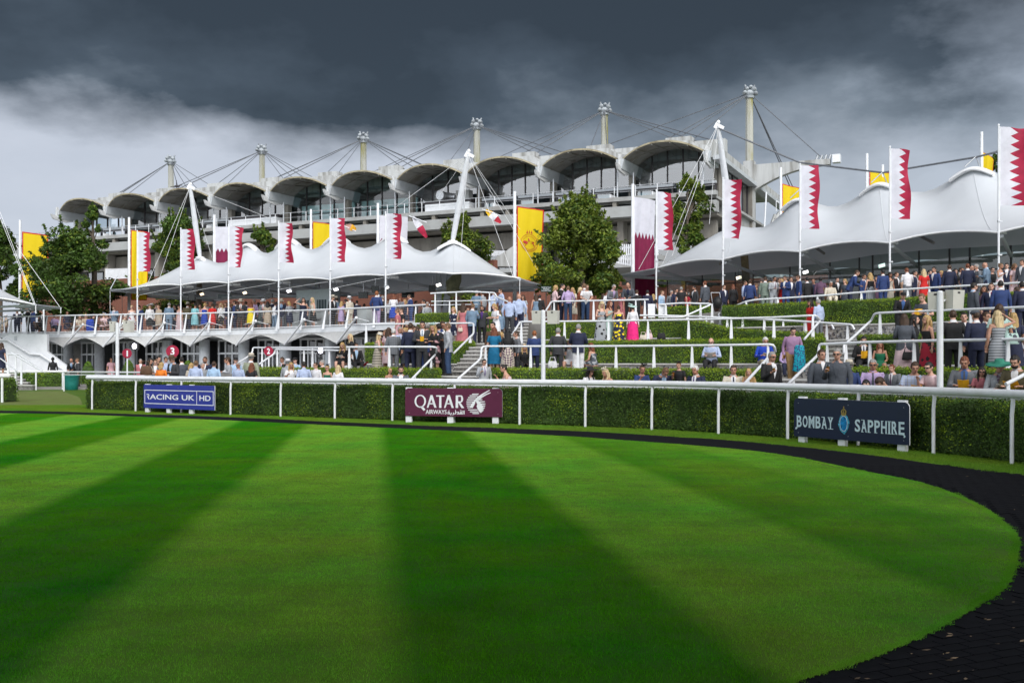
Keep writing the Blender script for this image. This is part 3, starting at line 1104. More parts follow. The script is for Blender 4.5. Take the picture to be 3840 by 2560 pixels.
def line_letters(txt, x0, x1, y0a, y1a, y0b, y1b):
 a = Z3(x0, y1a)
 b = Z3(x1, y0b)
 zc = (Z3(x0, y0a)[1] + Z3(x0, y1a)[1] + Z3(x1, y0b)[1] + Z3(x1, y1b)[1]) / 4
 h = Z3(x0, y0a)[1] - Z3(x0, y1a)[1]
 n = len(txt)
 ws = [1.15 if ch == 'M' else (.55 if ch == 'I' else 1.0) for ch in txt]
 tot = sum(ws)
 x = a[0]
 wl = b[0] - a[0]
 for ch, w_ in zip(txt, ws):
  cw = wl * w_ / tot
  me = fit_text(ch, cw * (.82 if ch != 'I' else .42), h, M_letb, .02)
  put(me, rt, x + cw / 2, zc, 'letter')
  if ch not in 'OS':
   pls = [[(x + cw * .08, zc - h / 2), (x + cw * (.5 if ch in 'BPRE' else .42 if ch not in 'IY' else .92), zc - h / 2), (x + cw * (.5 if ch in 'BPRE' else .42 if ch not in 'IY' else .92), zc - h / 2 + .012), (x + cw * .08, zc - h / 2 + .012)]]
   pls.append([(a_, b_ + h - .012) for a_, b_ in pls[0]])
   put(stroke_mesh([orient(p) for p in pls], M_letb), rt, 0, 0, 'serif')
  x += cw
line_letters('BOMBAY', 225, 975, 478, 665, 520, 725)
line_letters('SAPPHIRE', 1345, 2140, 560, 765, 610, 835)
a = Z3(240, 670)
put(stroke_mesh([orient([(a[0] - .04, a[1] - .035), (a[0] - .02, a[1] - .045), (a[0] - .005, a[1] - .03), (a[0] + .03, a[1]), (a[0] - .02, a[1] + .005), (a[0] - .04, a[1] - .01)])], M_letb), rt, 0, 0, 'serif')
a = Z3(2130, 830)
put(stroke_mesh([orient([(a[0] - .03, a[1]), (a[0] + .01, a[1]), (a[0] + .025, a[1] - .03), (a[0], a[1] - .05), (a[0] - .02, a[1] - .04), (a[0], a[1] - .025)])], M_letb), rt, 0, 0, 'serif')
M_gem = mat('sapphire_blue', (.01, .22, .55), .15, var=.5, scale=14, dark=(.003, .05, .2), spec=.8)
M_gemr = mat('pale_gem_ring', (.08, .42, .62), .25, var=.4, scale=20)
M_goldc = mat('gold', (.42, .30, .09), .35, .5, var=.2)
c = Z3(1160, 630)
rx, rz = .118, .185
g = [[(c[0] + rx * .72 * math.cos(k * math.tau / 24), c[1] + rz * .76 * math.sin(k * math.tau / 24)) for k in range(24)]]
put(stroke_mesh(g, M_gem, .006), rt, 0, 0, 'gem')
pls = []
for k in range(24):
 a_, b_ = k * math.tau / 24, (k + 1) * math.tau / 24
 pls.append([(c[0] + rx * .80 * math.cos(a_), c[1] + rz * .83 * math.sin(a_)), (c[0] + rx * .80 * math.cos(b_), c[1] + rz * .83 * math.sin(b_)), (c[0] + rx * .73 * math.cos(b_), c[1] + rz * .77 * math.sin(b_)), (c[0] + rx * .73 * math.cos(a_), c[1] + rz * .77 * math.sin(a_))])
put(stroke_mesh([orient(p) for p in pls], M_letb, .007), rt, 0, 0, 'gem_rim')
pls = []
for k in range(20):
 if 4 <= k <= 5:
  continue
 a_, b_ = (k + .08) * math.tau / 20, (k + .92) * math.tau / 20
 o_ = 1.14 if k % 5 == 0 else 1.02
 pls.append([(c[0] + rx * o_ * math.cos(a_), c[1] + rz * o_ * math.sin(a_)), (c[0] + rx * o_ * math.cos(b_), c[1] + rz * o_ * math.sin(b_)), (c[0] + rx * .82 * math.cos(b_), c[1] + rz * .86 * math.sin(b_)), (c[0] + rx * .82 * math.cos(a_), c[1] + rz * .86 * math.sin(a_))])
put(stroke_mesh([orient(p) for p in pls], M_gemr, .006), rt, 0, 0, 'gem_setting')
kx, kz = c[0], c[1] + rz * .95
cr = [[(kx - .05, kz - .02), (kx + .05, kz - .02), (kx + .055, kz + .025), (kx - .055, kz + .025)],
   [(kx - .055, kz + .025), (kx - .03, kz + .025), (kx - .045, kz + .09), (kx - .065, kz + .06)], [(kx + .055, kz + .025), (kx + .065, kz + .06), (kx + .045, kz + .09), (kx + .03, kz + .025)],
   [(kx - .045, kz + .09), (kx - .03, kz + .08), (kx, kz + .105), (kx, kz + .125)], [(kx + .045, kz + .09), (kx, kz + .125), (kx, kz + .105), (kx + .03, kz + .08)],
   [(kx - .012, kz + .025), (kx + .012, kz + .025), (kx + .008, kz + .105), (kx - .008, kz + .105)], [(kx - .006, kz + .125), (kx + .006, kz + .125), (kx + .01, kz + .15), (kx, kz + .165), (kx - .01, kz + .15)]]
put(stroke_mesh([orient(p) for p in cr], M_goldc, .007), rt, 0, 0, 'crown')
# terraces
W0 = {700: 40.5, 960: 37.6, 1300: 35.6, 1650: 33.8, 2200: 31.6, 2850: 28.0, 3200: 25.3, 3500: 22.9, 3840: 20.2, 4300: 17}
W1 = {1000: 46, 1350: 43, 1650: 40.8, 2200: 38.3, 2850: 34.5, 3200: 31.6, 3500: 28.9, 3840: 26.0, 4300: 23}
W2 = {1000: 53, 1350: 50.5, 1650: 48.2, 1900: 46.5, 2200: 44.3, 2600: 41.8, 2850: 40.0, 3200: 37.4, 3500: 35.2, 3840: 32.6, 4300: 29}
DK = {-100: 71.5, 54: 69.6, 700: 64.2, 1041: 59.8, 1350: 54.6, 1500: 52.0, 1650: 50.0, 1800: 48.6}     # edge of the balcony deck
ZT = [.15, 1.2, 2.45]
Z3T = {0: 3.6, 2480: 3.6, 2760: 3.9, 4300: 3.9}
def strip(T, xs, off):
 return [PX(x, tab(T, x) + off) for x in xs]
def rng(a, b, st=60):
 n = max(2, int(abs(b - a) / st) + 1)
 return [a + (b - a) * i / (n - 1) for i in range(n)]
def slab(name, front, back, z0, z1, m, parent=None, **kw):
 mb = MB()
 n = len(front)
 zz = z1 if isinstance(z1, list) else [z1] * n
 z0l = z0 if isinstance(z0, list) else [z0] * n
 sec = []
 for i, (f, b) in enumerate(zip(front, back)):
  sec.append([Vector((f.x, f.y, z0l[i])), Vector((f.x, f.y, zz[i])), Vector((b.x, b.y, zz[i])), Vector((b.x, b.y, z0l[i]))])
 mb.loft(sec, smooth=False)
 return mb.build(name, m, parent, **kw)
xs = rng(-700, 4300, 90)
fr0 = []
for x in xs:
 s, p, d = ring_at_px(max(150, min(3840, x)))
 fr0.append(None)
ringo = offs(RING, 1.25)
lf = [Vector((-60, 61.3, 0)), Vector((-25.9, 61.3, 0)), Vector((-15.8, 37.6, 0))] + [Vector((p.x, p.y, 0)) for p in ringo[2:] if p.y > 9.0]
bk = []
for i, p in enumerate(lf):
 q = Vector((p.x * 1.3 + 6 if p.x > 0 else p.x * 1.75, max(p.y * 2.1, 60), 0))
 bk.append(q)
slab('lower_floor', lf, bk, -.1, .15, M_paving, kind='structure')
def seat_wall(T, a, b, zf, zc, dpt, hedge_top, label_w, label_h, gname, bright=.5, flint=True, hedge_th=.85, dens=950):
 xs = rng(a, b, 55)
 f, k = strip(T, xs, 0), strip(T, xs, dpt)
 root = empty('flint_seat_wall', (f[len(f) // 2].x, f[len(f) // 2].y, zf), label=label_w, cat='wall', group=gname)
 slab('wall_core', [p + Vector((0, .05, 0)) for p in f], k, zf - .1, zc - .05, M_mortar, root)
 L = 0
 for i in range(len(f) - 1):
  p, q = f[i], f[i + 1]
  n = max(1, round((q - p).length / 1.1))
  for j in range(n):
   A_, B_ = p.lerp(q, j / n), p.lerp(q, (j + 1) / n)
   u = (B_ - A_).normalized()
   A_, B_ = A_ + u * .004, B_ - u * .004
   w_ = Vector((0, dpt, 0))
   mb = MB()
   vv = [Vector((t.x, t.y, z_)) for z_ in (zc - .05, zc) for t in (A_ - Vector((0, .04, 0)), B_ - Vector((0, .04, 0)), B_ + w_, A_ + w_)]
   mb.add(vv, [(3, 2, 1, 0), (4, 5, 6, 7), (0, 1, 5, 4), (1, 2, 6, 5), (2, 3, 7, 6), (3, 0, 4, 7)])
   mb.build('coping_stone', M_coping, root)
 if flint:
  mb = MB()
  for i in range(len(f) - 1):
   p, q = f[i], f[i + 1]
   u = (q - p).normalized()
   ang = math.atan2(u.y, u.x)
   ln = (q - p).length
   rows = int((zc - .08 - zf) / .105)
   for r in range(rows):
    x = random.uniform(0, .1)
    while x < ln:
     w_ = random.uniform(.05, .09)
     c = p + u * x + Vector((0, .05, 0))
     c.z = zf + .05 + r * .105 + random.uniform(-.05, .05)
     mb.ell(c, (w_, .045, random.uniform(.035, .065)), 6, 4, M=Matrix.Rotation(ang, 3, 'Z') @ Matrix.Rotation(random.uniform(-1.2, 1.2), 3, 'Y'))
     x += w_ * 2 + .012
  mb.build('flint_stones', M_flint, root, kind='stuff')
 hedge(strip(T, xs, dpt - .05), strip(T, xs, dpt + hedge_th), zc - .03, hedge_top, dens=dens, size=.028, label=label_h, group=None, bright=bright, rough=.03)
def terrace(name, T, a, b, off, depthT, offb, z):
 xs = rng(a, b, 80)
 zz = [z if not isinstance(z, dict) else tab(z, x) for x in xs]
 slab(name, strip(T, xs, off), strip(depthT, xs, offb), -.1, zz, M_paving, kind='structure')
terrace('lower_terrace', W0, 700, 1648, 1.16, W1, 3.0, ZT[1])
terrace('lower_terrace', W0, 1836, 2860, 1.16, W1, 3.0, ZT[1])
terrace('lower_terrace', W0, 3062, 4300, 1.16, W1, 3.0, ZT[1])
terrace('middle_terrace', W1, 1300, 1783, 1.2, W2, 3.0, ZT[2])
terrace('middle_terrace', W1, 1975, 3090, 1.2, W2, 3.0, ZT[2])
terrace('middle_terrace', W1, 3215, 4300, 1.2, W2, 3.0, ZT[2])
xs = rng(1560, 1890, 60)
slab('upper_concourse', strip(W2, xs, 1.2), [PX(x, 130) for x in xs], -.1, 3.6, M_paving, kind='structure')
xs = rng(1978, 4300, 60)
slab('upper_concourse', strip(W2, xs, 1.2), [PX(x, 130) for x in xs], -.1, [tab(Z3T, x) for x in xs], M_paving, kind='structure')
seat_wall(W0, 965, 1650, .15, .66, .36, 1.44, 'pale stone seat wall at the foot of the left hedge', 'lowest clipped hedge left of the middle stairs', 'seat walls', .62)
seat_wall(W0, 1834, 2855, .15, .72, .36, 1.45, 'seat wall in front of the lowest middle hedge', 'lowest clipped hedge between the two stairways', 'seat walls', .55)
seat_wall(W0, 3070, 4200, .15, .92, .36, 1.50, 'seat wall behind the seated crowd at the right', 'lowest clipped hedge behind the seated crowd at right', 'seat walls', .25)
seat_wall(W1, 1372, 1780, 1.2, 1.62, .36, 2.50, 'flint seat wall behind the group in suits left of the stairs', 'hedge with squared end left of the middle stairs, second row', 'seat walls', .5)
seat_wall(W1, 1985, 3090, 1.2, 1.63, .36, 2.48, 'flint and white stone seat wall under the newspaper reader', 'second row hedge behind the newspaper reader', 'seat walls', .4)
seat_wall(W1, 3222, 4200, 1.2, 1.60, .36, 2.52, 'flint seat wall behind the man with yellow booklet', 'second row hedge behind the girl in green dress', 'seat walls', .25)
seat_wall(W2, 1560, 1878, 2.45, 3.10, .36, 4.06, 'flint seat wall behind the woman in pink jumpsuit', 'top row hedge under the small railed platform', 'seat walls', .5)
seat_wall(W2, 2046, 2570, 2.45, 2.72, .36, 3.50, 'white edged seat wall behind the women in long dresses', 'top row hedge below the leaning drinkers', 'seat walls', .55)
seat_wall(W2, 2712, 4200, 2.45, 3.10, .36, 4.02, 'tall flint wall with white coping under the long top hedge', 'long tall top hedge at the right under the glass pavilion', 'seat walls', .3)
rx_ = rng(2475, 2660, 40)
hedge([PX(x, tab(W2, x) + 1.5) for x in rx_], [PX(x, tab(W2, x) + 2.4) for x in rx_], [3.4] * len(rx_), [4.1] * len(rx_), dens=500, size=.04, label='short hedge block beside the ramp under the white boards', bright=.35, rough=.03)
rx_ = rng(2560, 3085, 40)
RMP = {2560: (41.3, 3.42), 2640: (40.8, 3.32), 2760: (39.6, 2.98), 2900: (38.2, 2.86), 3085: (36.4, 2.70)}
hedge([PX(x, tab({k: v[0] for k, v in RMP.items()}, x)) for x in rx_], [PX(x, tab({k: v[0] for k, v in RMP.items()}, x) + .8) for x in rx_], [2.4] * len(rx_),
   [tab({k: v[1] for k, v in RMP.items()}, x) for x in rx_], dens=520, size=.04, label='hedge stepping down along the ramp in the middle of the bank', bright=.4, rough=.03)
def stairs(name, pa, pb, qa, qb, z0, z1, n, label):
 """front edge pa-pb (plan), back edge qa-qb, n risers; each tread is a part"""
 root = empty(name, ((pa.x + pb.x) / 2, (pa.y + pb.y) / 2, 0), label=label, cat='stairs')
 for i in range(n):
  t0, t1 = i / n, 1.0
  z = z0 + (z1 - z0) * (i + 1) / n
  a, b = pa.lerp(qa, t0), pb.lerp(qb, t0)
  a2, b2 = pa.lerp(qa, (i + 1) / n), pb.lerp(qb, (i + 1) / n)
  c, d = a2, b2
  mb = MB()
  up = [Vector((p.x, p.y, 0)) for p in (a, b, d, c)]
  mb.add([p + Vector((0, 0, -.05 if i == 0 else z0 - .05)) for p in up] + [p + Vector((0, 0, z - .052)) for p in up], [(0, 1, 5, 4), (1, 2, 6, 5), (2, 3, 7, 6), (3, 0, 4, 7), (4, 5, 6, 7)])
  mb.build('riser', M_flint2, root)
  mb = MB()
  f = Vector((0, -.03, 0))
  up = [a + f, b + f, d + Vector((0, .02, 0)), c + Vector((0, .02, 0))]
  mb.add([Vector((p.x, p.y, z - .05)) for p in up] + [Vector((p.x, p.y, z)) for p in up],
      [(3, 2, 1, 0), (4, 5, 6, 7), (0, 1, 5, 4), (1, 2, 6, 5), (2, 3, 7, 6), (3, 0, 4, 7)])
  mb.build('step', M_coping, root)
 return root
M_flint2 = mat('flint_riser', (.21, .20, .19), .8, var=.5, scale=14, dark=(.07, .07, .07), bump=.8, bscale=25)
stairs('stone_stairs', PX(1640, 32.0), PX(1800, 31.3), PX(1652, 35.2), PX(1834, 34.2), .15, 1.2, 7, 'wide white edged stone stairs in the middle of the bank, lower flight')
stairs('stone_stairs', PX(1690, 36.8), PX(1905, 35.6), PX(1778, 41.6), PX(1975, 40.2), 1.2, 2.45, 8, 'middle flight of stone stairs behind the man with crossed jacket')
stairs('stone_stairs', PX(1850, 43.4), PX(1975, 42.4), PX(1880, 47.9), PX(1985, 47.0), 2.45, 3.6, 7, 'uppermost flight of stone stairs under the bald man')
stairs('stone_stairs', PX(2860, 26.4), PX(3040, 24.6), PX(2862, 29.2), PX(3060, 27.6), .15, 1.2, 7, 'stone stairs at the right under the man in lilac shirt')
stairs('stone_stairs', PX(3050, 31.6), PX(3195, 30.6), PX(3094, 35.0), PX(3215, 33.8), 1.2, 2.45, 8, 'right upper flight of stone stairs below the flint wall')
# hand rails
def handrail(pts, posts, label, r=.038, group='white tubular hand rails on the bank', name='hand_rail'):
 """pts: list of (px, py, Y); posts: list of (px, zfoot) or (px, zfoot, lean)"""
 W_ = [P(*p) for p in pts]
 sm = [W_[0]]
 for i in range(1, len(W_) - 1):
  a, b, c = W_[i - 1], W_[i], W_[i + 1]
  k = min(.18, (a - b).length * .4, (c - b).length * .4)
  p0, p1 = b + (a - b).normalized() * k, b + (c - b).normalized() * k
  sm += [p0, p0 * .25 + b * .5 + p1 * .25, p1]
 sm.append(W_[-1])
 root = empty(name, (W_[0].x, W_[0].y, posts[0][1]), label=label, cat='handrail', group=group)
 mb = MB()
 mb.tube(sm, r, 8)
 mb.build('rail', M_white, root)
 for pp in posts:
  px, zf = pp[0], pp[1]
  best = None
  for a, b in zip(pts, pts[1:]):
   lo, hi = sorted((a[0], b[0]))
   if lo - .5 <= px <= hi + .5:
    t = (px - a[0]) / (b[0] - a[0]) if b[0] != a[0] else 0
    A_, B_ = P(*a), P(*b)
    kx = (px - CX) / F
    den = (B_.x - A_.x) - kx * (B_.y - A_.y)
    s_ = (kx * A_.y - A_.x) / den if abs(den) > 1e-6 else t
    best = A_.lerp(B_, max(0, min(1, s_)))
    break
  if best is None:
   continue
  h = best.z - zf
  mb = MB()
  sec = []
  for z_, w_ in ((zf, .062), (zf + h * .5, .048), (best.z, .026)):
   sec.append([Vector((best.x + i * w_, best.y + j * .022, z_)) for i, j in ((-1, -1), (1, -1), (1, 1), (-1, 1))])
  mb.loft(sec, smooth=False)
  mb.build('post', M_white, root)
 return root
def wl(T, off, lst):
 return [(x, y, tab(T, x) + off) for x, y in lst]
handrail([(1545, 1420, 33.8), (1637, 1325, 36.0)] + wl(W0, 1.5, [(1637, 1300), (1500, 1300), (1300, 1301)]), [(1556, .9), (1310, 1.2), (1460, 1.2), (1617, 1.2)], 'white hand rail before the suited group, bending down the left of the stairs')
handrail([(1716, 1421, 32.8), (1803, 1345, 33.9)] + wl(W0, 1.5, [(1806, 1298), (2000, 1298), (2200, 1298), (2500, 1296), (2700, 1294), (2903, 1291)]) + [(2907, 1318, 29.4)],
   [(1726, .9), (1821, 1.2), (1990, 1.2), (2167, 1.2), (2310, 1.2), (2452, 1.2), (2595, 1.2), (2742, 1.2), (2880, 1.2)], 'long white hand rail above the lowest middle hedge')
handrail([(2794, 1436, 25.6), (2880, 1341, 28.2)], [(2806, .6)], 'short sloping white hand rail beside the man in black jacket')
handrail([(2958, 1437, 24.0), (3068, 1330, 27.0)] + wl(W0, 1.5, [(3071, 1303), (3075, 1290), (3250, 1283), (3500, 1277), (3700, 1274), (3900, 1270)]),
   [(2975, .6), (3102, 1.2), (3262, 1.2), (3428, 1.2), (3602, 1.2), (3780, 1.2)], 'white hand rail above the seated crowd, sloping down beside two men in dark jackets')
handrail([(3772, 1440, 18.0), (3860, 1395, 18.2)], [(3780, .3)], 'end of a white hand rail at the lower right corner')
handrail([(1702, 1323, 37.6), (1776, 1250, 40.5)] + wl(W1, 1.5, [(1776, 1211), (1600, 1213), (1450, 1215), (1356, 1217)]), [(1373, 2.45), (1560, 2.45), (1763, 2.45)], 'white hand rail before the woman in pink jumpsuit, bending down the stairs')
handrail([(1925, 1248, 39.8), (1950, 1207, 41.0)] + wl(W1, 1.5, [(1960, 1206), (2300, 1203), (2650, 1197), (2900, 1190), (3060, 1182)]) + [(3077, 1200, 35.0), (3017, 1271, 33.0)],
   [(1955, 2.45), (2117, 2.45), (2282, 2.45), (2430, 2.45), (2582, 2.45), (2742, 2.45), (2902, 2.45), (3048, 2.45)], 'long white hand rail in front of the women in long dresses')
handrail([(3178, 1285, 31.0), (3268, 1200, 33.0)] + wl(W1, 1.5, [(3280, 1174), (3400, 1169), (3600, 1161), (3850, 1151)]), [(3300, 2.45), (3480, 2.45), (3640, 2.45), (3800, 2.45)],
   'white hand rail the man in black cap leans on, bending down the flint wall')
handrail([(3165, 1322, 30.4), (3164, 1296, 30.4), (3240, 1225, 33.0), (3400, 1115, 36.0)][:3], [(3172, 1.6)], 'short hooked white hand rail against the flint wall')
handrail(wl(W2, .6, [(2475, 1142), (2555, 1136), (2672, 1139)]) + [(2560, 1189, 41.2), (2470, 1189, 42.0)], [(2497, 3.45), (2578, 3.45), (2627, 3.45), (2670, 3.3)], 'angled white hand rail beside the short hedge block')
handrail([(2400, 1182, 43.2), (2470, 1182, 42.8), (2760, 1192, 41.0), (2990, 1205, 39.0), (3118, 1213, 37.6), (3127, 1235, 37.4)], [(2648, 3.1), (2727, 3.0), (2785, 2.9), (2867, 2.75), (2937, 2.6), (3017, 2.5), (3100, 2.45)], 'low white hand rail running down the ramp behind the hedge')
handrail([(2790, 1192, 39.4), (3000, 1204, 37.6), (3195, 1217, 35.5), (3204, 1236, 35.4)], [(2865, 2.5), (3022, 2.45), (3178, 2.3)], 'lower white hand rail of the ramp ending at the flint wall')
handrail([(2048, 1163, 43.8), (2066, 1133, 45.2)] + wl(W2, 1.5, [(2074, 1130), (2250, 1127), (2432, 1123)]), [(2078, 3.6), (2226, 3.6), (2384, 3.6), (2418, 3.6)], 'white hand rail the drinkers in sunglasses lean on')
handrail([(1615, 1100, 49.6), (1760, 1093, 48.6), (1856, 1098, 48.0), (1862, 1112, 47.8), (1906, 1132, 46.4)], [(1632, 3.6), (1711, 3.6), (1836, 3.6), (1855, 3.6)], 'white hand rail of the small platform right of the balcony')
handrail([(1617, 1130, 49.6), (1860, 1126, 47.9)], [(1686, 3.6)], 'lower cross rail of the small railed platform', r=.025)
handrail([(1617, 1144, 49.7), (1790, 1141, 48.5)], [(1686, 3.6)], 'lowest cross rail of the small railed platform', r=.025)
handrail([(2700, 1190, 42.0), (2693, 1178, 42.2), (2710, 1169, 42.5)], [(2700, 3.0)], 'small hooked hand rail at the left end of the tall hedge')
handrail([(2756, 1148, 42.6)] + wl(W2, 1.5, [(2794, 1131), (2830, 1124), (2950, 1117), (3100, 1107), (3250, 1094), (3500, 1078), (3700, 1067), (3860, 1058)]), [(2798, 3.9), (2917, 3.9), (3066, 3.9), (3230, 3.9), (3404, 3.9), (3485, 3.9), (3684, 3.9)],
   'long white hand rail above the tall top hedge at the right')
handrail([(835, 1395, 43.0), (927, 1339, 45.0)] + [(947, 1320, 45.2), (948, 1303, 45.4), (1150, 1303, 42.0), (1300, 1302, 39.2)], [(838, .15), (983, .6), (1172, .9), (1312 - 15, 1.0)], 'white hand rail in front of the red number two sign')
handrail([(972, 1365, 43.2), (1030, 1325, 43.6), (1033, 1309, 43.6), (1150, 1311, 41.6), (1275, 1314, 39.6)], [(1040, .5), (1140, .8), (1235, 1.0)], 'second white hand rail just behind the one near the number two sign')
handrail([(100 - 60, 1322, 53), (160, 1392, 50)][:2], [(60, .15)], 'white stair hand rail at the far left')
handrail([(-40, 1335, 56), (0, 1343, 55), (66, 1390, 52)], [(58, .1)], 'lower white stair hand rail at the left edge')
handrail([(20, 1322, 60), (30, 1328, 59.5), (72, 1329, 58.5), (158, 1388, 55)], [(30, .8), (80, .4)], 'white stair hand rail against the white stair wall')
# balcony deck
dx_ = [-100, 54, 250, 480, 700, 880, 1041, 1200, 1350, 1440, 1500]
ZD = 3.66
deck = empty('balcony', PX(700, tab(DK, 700), 0), label='long white balcony deck with wire railing under the left tent', cat='balcony')
f = strip(DK, dx_, 0)
b = strip(DK, dx_, 15)
slab('deck_slab', [p + Vector((0, .12, 0)) for p in f], b, ZD - .22, ZD, M_deck, deck)
slab('edge_fascia', f, [p + Vector((0, .118, 0)) for p in f], ZD - .26, ZD + .05, M_white, deck)
xs = rng(-900, 1560, 120)
slab('upper_concourse', [PX(x, tab(DK, max(-100, x)) + 15.02) for x in xs], [PX(x, 135) for x in xs], -.1, ZD - .01, M_paving, kind='structure')
rl = P
dk_rail = {-100: 1191, 54: 1187, 250: 1183, 480: 1178, 700: 1175.5, 880: 1171, 1041: 1166, 1200: 1161, 1350: 1155, 1500: 1147, 1610: 1142}
pts = [P(x, dk_rail[x], tab(DK, x) - .06) for x in sorted(dk_rail)]
balus = empty('balcony_railing', PX(700, tab(DK, 700) - .1, ZD), label='white railing with thin wires along the balcony deck', cat='railing')
mb = MB()
mb.tube(pts, .045, 8)
mb.build('top_rail', M_white, balus)
low = [Vector((p.x, p.y, ZD + .10)) for p in pts]
mb = MB()
mb.tube(low, .035, 8)
mb.build('bottom_rail', M_white, balus)
for k in range(1, 9):
 mb = MB()
 mb.tube([a.lerp(b_, 1 - k / 9.0) for a, b_ in zip(pts, low)], .007, 4)
 mb.build('wire', M_steel, balus)
pst = [6, 44, 108, 178, 228, 283, 365, 455, 533, 618, 700, 790, 872, 955, 1047, 1137, 1222, 1308, 1405, 1560]
for px in pst:
 a = P(px, tab(dk_rail, px), tab(DK, px) - .06)
 ft = Vector((a.x - .16, a.y - .05, ZD - .10))
 if px > 1380:
  ft = Vector((a.x - .05, a.y - .05, ZD - .1))
 mb = MB()
 mb.loft([[ft + Vector((i * .07, j * .03, 0)) for i, j in ((-1, -1), (1, -1), (1, 1), (-1, 1))], [a + Vector((i * .03, j * .02, 0)) for i, j in ((-1, -1), (1, -1), (1, 1), (-1, 1))]], smooth=False)
 mb.build('post', M_white, balus)
M_aw = mat('cream_awning_fabric', (.60, .60, .60), .7, var=.05, trans=.12)
aw = empty('scalloped_awning', PX(700, tab(DK, 700), 2.7), label='pale scalloped fabric awning hanging under the balcony edge', cat='awning')
peaks = [150, 318, 475, 632, 798, 977, 1170, 1362]
tips = [163 + 4, 237, 387, 543, 712, 885, 1067, 1262, 1400]
valy = {237: 1287, 387: 1284, 543: 1282, 712: 1286, 885: 1281, 1067: 1281, 1262: 1281}
for i in range(len(peaks) - 1):
 a, c = peaks[i], peaks[i + 1]
 t = tips[i + 1]
 rowt, rowb, rowk = [], [], []
 n = 14
 for k in range(n + 1):
  x = a + (c - a) * k / n
  u = (x - a) / (t - a) if x <= t else (c - x) / (c - t)
  u = max(0, min(1, u))
  drop = (u ** 1.35)
  Yf = tab(DK, x) - .02
  ztop = ZD - .262
  zb = ztop - .06 - .62 * drop
  out_ = .9 * drop
  rowt.append(PX(x, Yf, ztop))
  rowb.append(PX(x, Yf - out_ * .35, zb))
  rowk.append(PX(x, Yf + 3.2, ztop + .02 - .10 * drop))
 mb = MB()
 mb.grid([rowt, [p.lerp(q, .5) + Vector((0, .06, 0)) for p, q in zip(rowt, rowb)], rowb])
 mb.grid([rowb, [p.lerp(q, .45) + Vector((0, 0, .05)) for p, q in zip(rowb, rowk)], rowk])
 mb.build('awning_bay', M_aw, aw)
 tip = PX(t, tab(DK, t) - .34, ZD - .94)
 kn = P(t + 74, tab(dk_rail, t) + 33, tab(DK, t + 74) - .9)
 mb = MB()
 mb.tube([tip, kn], .06, 8)
 mb.ell(kn, (.09, .09, .09), 8, 6)
 mb.build('strut', M_white, aw)
 for q in (-45, 48):
  mb = MB()
  e = P(t + 74 + q, tab(dk_rail, t) + 46, tab(DK, t + 74 + q) - .1)
  mb.tube([kn, e], .018, 5)
  mb.build('strut_wire', M_white, aw)
 mb = MB()
 pk = PX(a + 14, tab(DK, a) + .9, ZD - .36)
 mb.box(pk, (.8, .25, .10))
 mb.build('downlight', M_white, aw)
facade = empty('glazed_storey', PX(700, 70, 0), label='white framed glazed storey under the balcony', cat='building')
fa, fb = PX(180, 75.2, 0), PX(1640, 55.6, 0)
u = (fb - fa).normalized()
Lf = (fb - fa).length
nrm = Vector((u.y, -u.x, 0))
ZC = 3.15
ang = math.atan2(u.y, u.x)
mb = MB()
c = (fa + fb) / 2
mb.box((c.x - nrm.x * 5.9, c.y - nrm.y * 5.9, ZC + .14), (Lf + 8, 11.0, .20), ang)
mb.build('soffit', M_greyst, facade)
mb = MB()
mb.box((c.x - nrm.x * 4.0, c.y - nrm.y * 4.0, 1.6), (Lf, .2, 3.2), ang)
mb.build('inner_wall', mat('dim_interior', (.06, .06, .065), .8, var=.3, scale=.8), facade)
M_glassd = glass_mat('shopfront_glass', (.35, .40, .41))
bay = Lf / 10
M_curt = mat('door_leaf_pale', (.30, .33, .33), .5)
for i in range(11):
 p = fa + u * (bay * i)
 mb = MB()
 q = p + nrm * .75
 mb.tube([(q.x, q.y, .1), (q.x, q.y, ZC)], .34, 18)
 mb.build('round_column', M_greyst, facade)
 if i == 10:
  break
 for k in range(4):
  a_, b_ = p + u * (.55 + (bay - 1.1) * k / 4), p + u * (.55 + (bay - 1.1) * (k + 1) / 4)
  mb = MB()
  for (z0, z1) in ((.15, 2.2), (2.32, ZC)):
   mb.add([(a_.x, a_.y, z0), (b_.x, b_.y, z0), (b_.x, b_.y, z1), (a_.x, a_.y, z1)], [(0, 1, 2, 3)])
  mb.build('glass_pane', M_glassd, facade)
  mb = MB()
  m_ = a_ + nrm * .02
  mb.box((m_.x, m_.y, (ZC + .1) / 2), (.09, .10, ZC - .05), ang)
  mb.build('mullion', M_white, facade)
 mb = MB()
 cc = p + u * (bay / 2) + nrm * .03
 mb.box((cc.x, cc.y, 2.26), (bay - 1.0, .11, .12), ang)
 mb.box((cc.x, cc.y, ZC - .05), (bay - 1.0, .11, .12), ang)
 mb.build('transom', M_white, facade)
stw = empty('stair_wall', PX(120, 66, 0), label='tall white rendered wall of the outside stairs at the left', cat='wall')
mb = MB()
Yw = 65.5
prof = [(2, 1272), (38, 1250), (178, 1252), (178, 1318), (248, 1378), (248, 1394), (158, 1394), (110, 1353), (28, 1275), (2, 1275)]
prof = [(-60, 1290), (0, 1274), (36, 1252), (176, 1253), (177, 1318), (250, 1372), (250, 1405), (-60, 1405)]
w3 = [P(x, y_, Yw) for x, y_ in prof]
n = len(w3)
mb.add([p for p in w3] + [p + Vector((0, .3, 0)) for p in w3], [tuple(range(n))[::-1]] + [tuple(range(n, 2 * n))] + [(i, (i + 1) % n, n + (i + 1) % n, n + i) for i in range(n)])
mb.build('wall_panel', M_white, stw)
mb = MB()
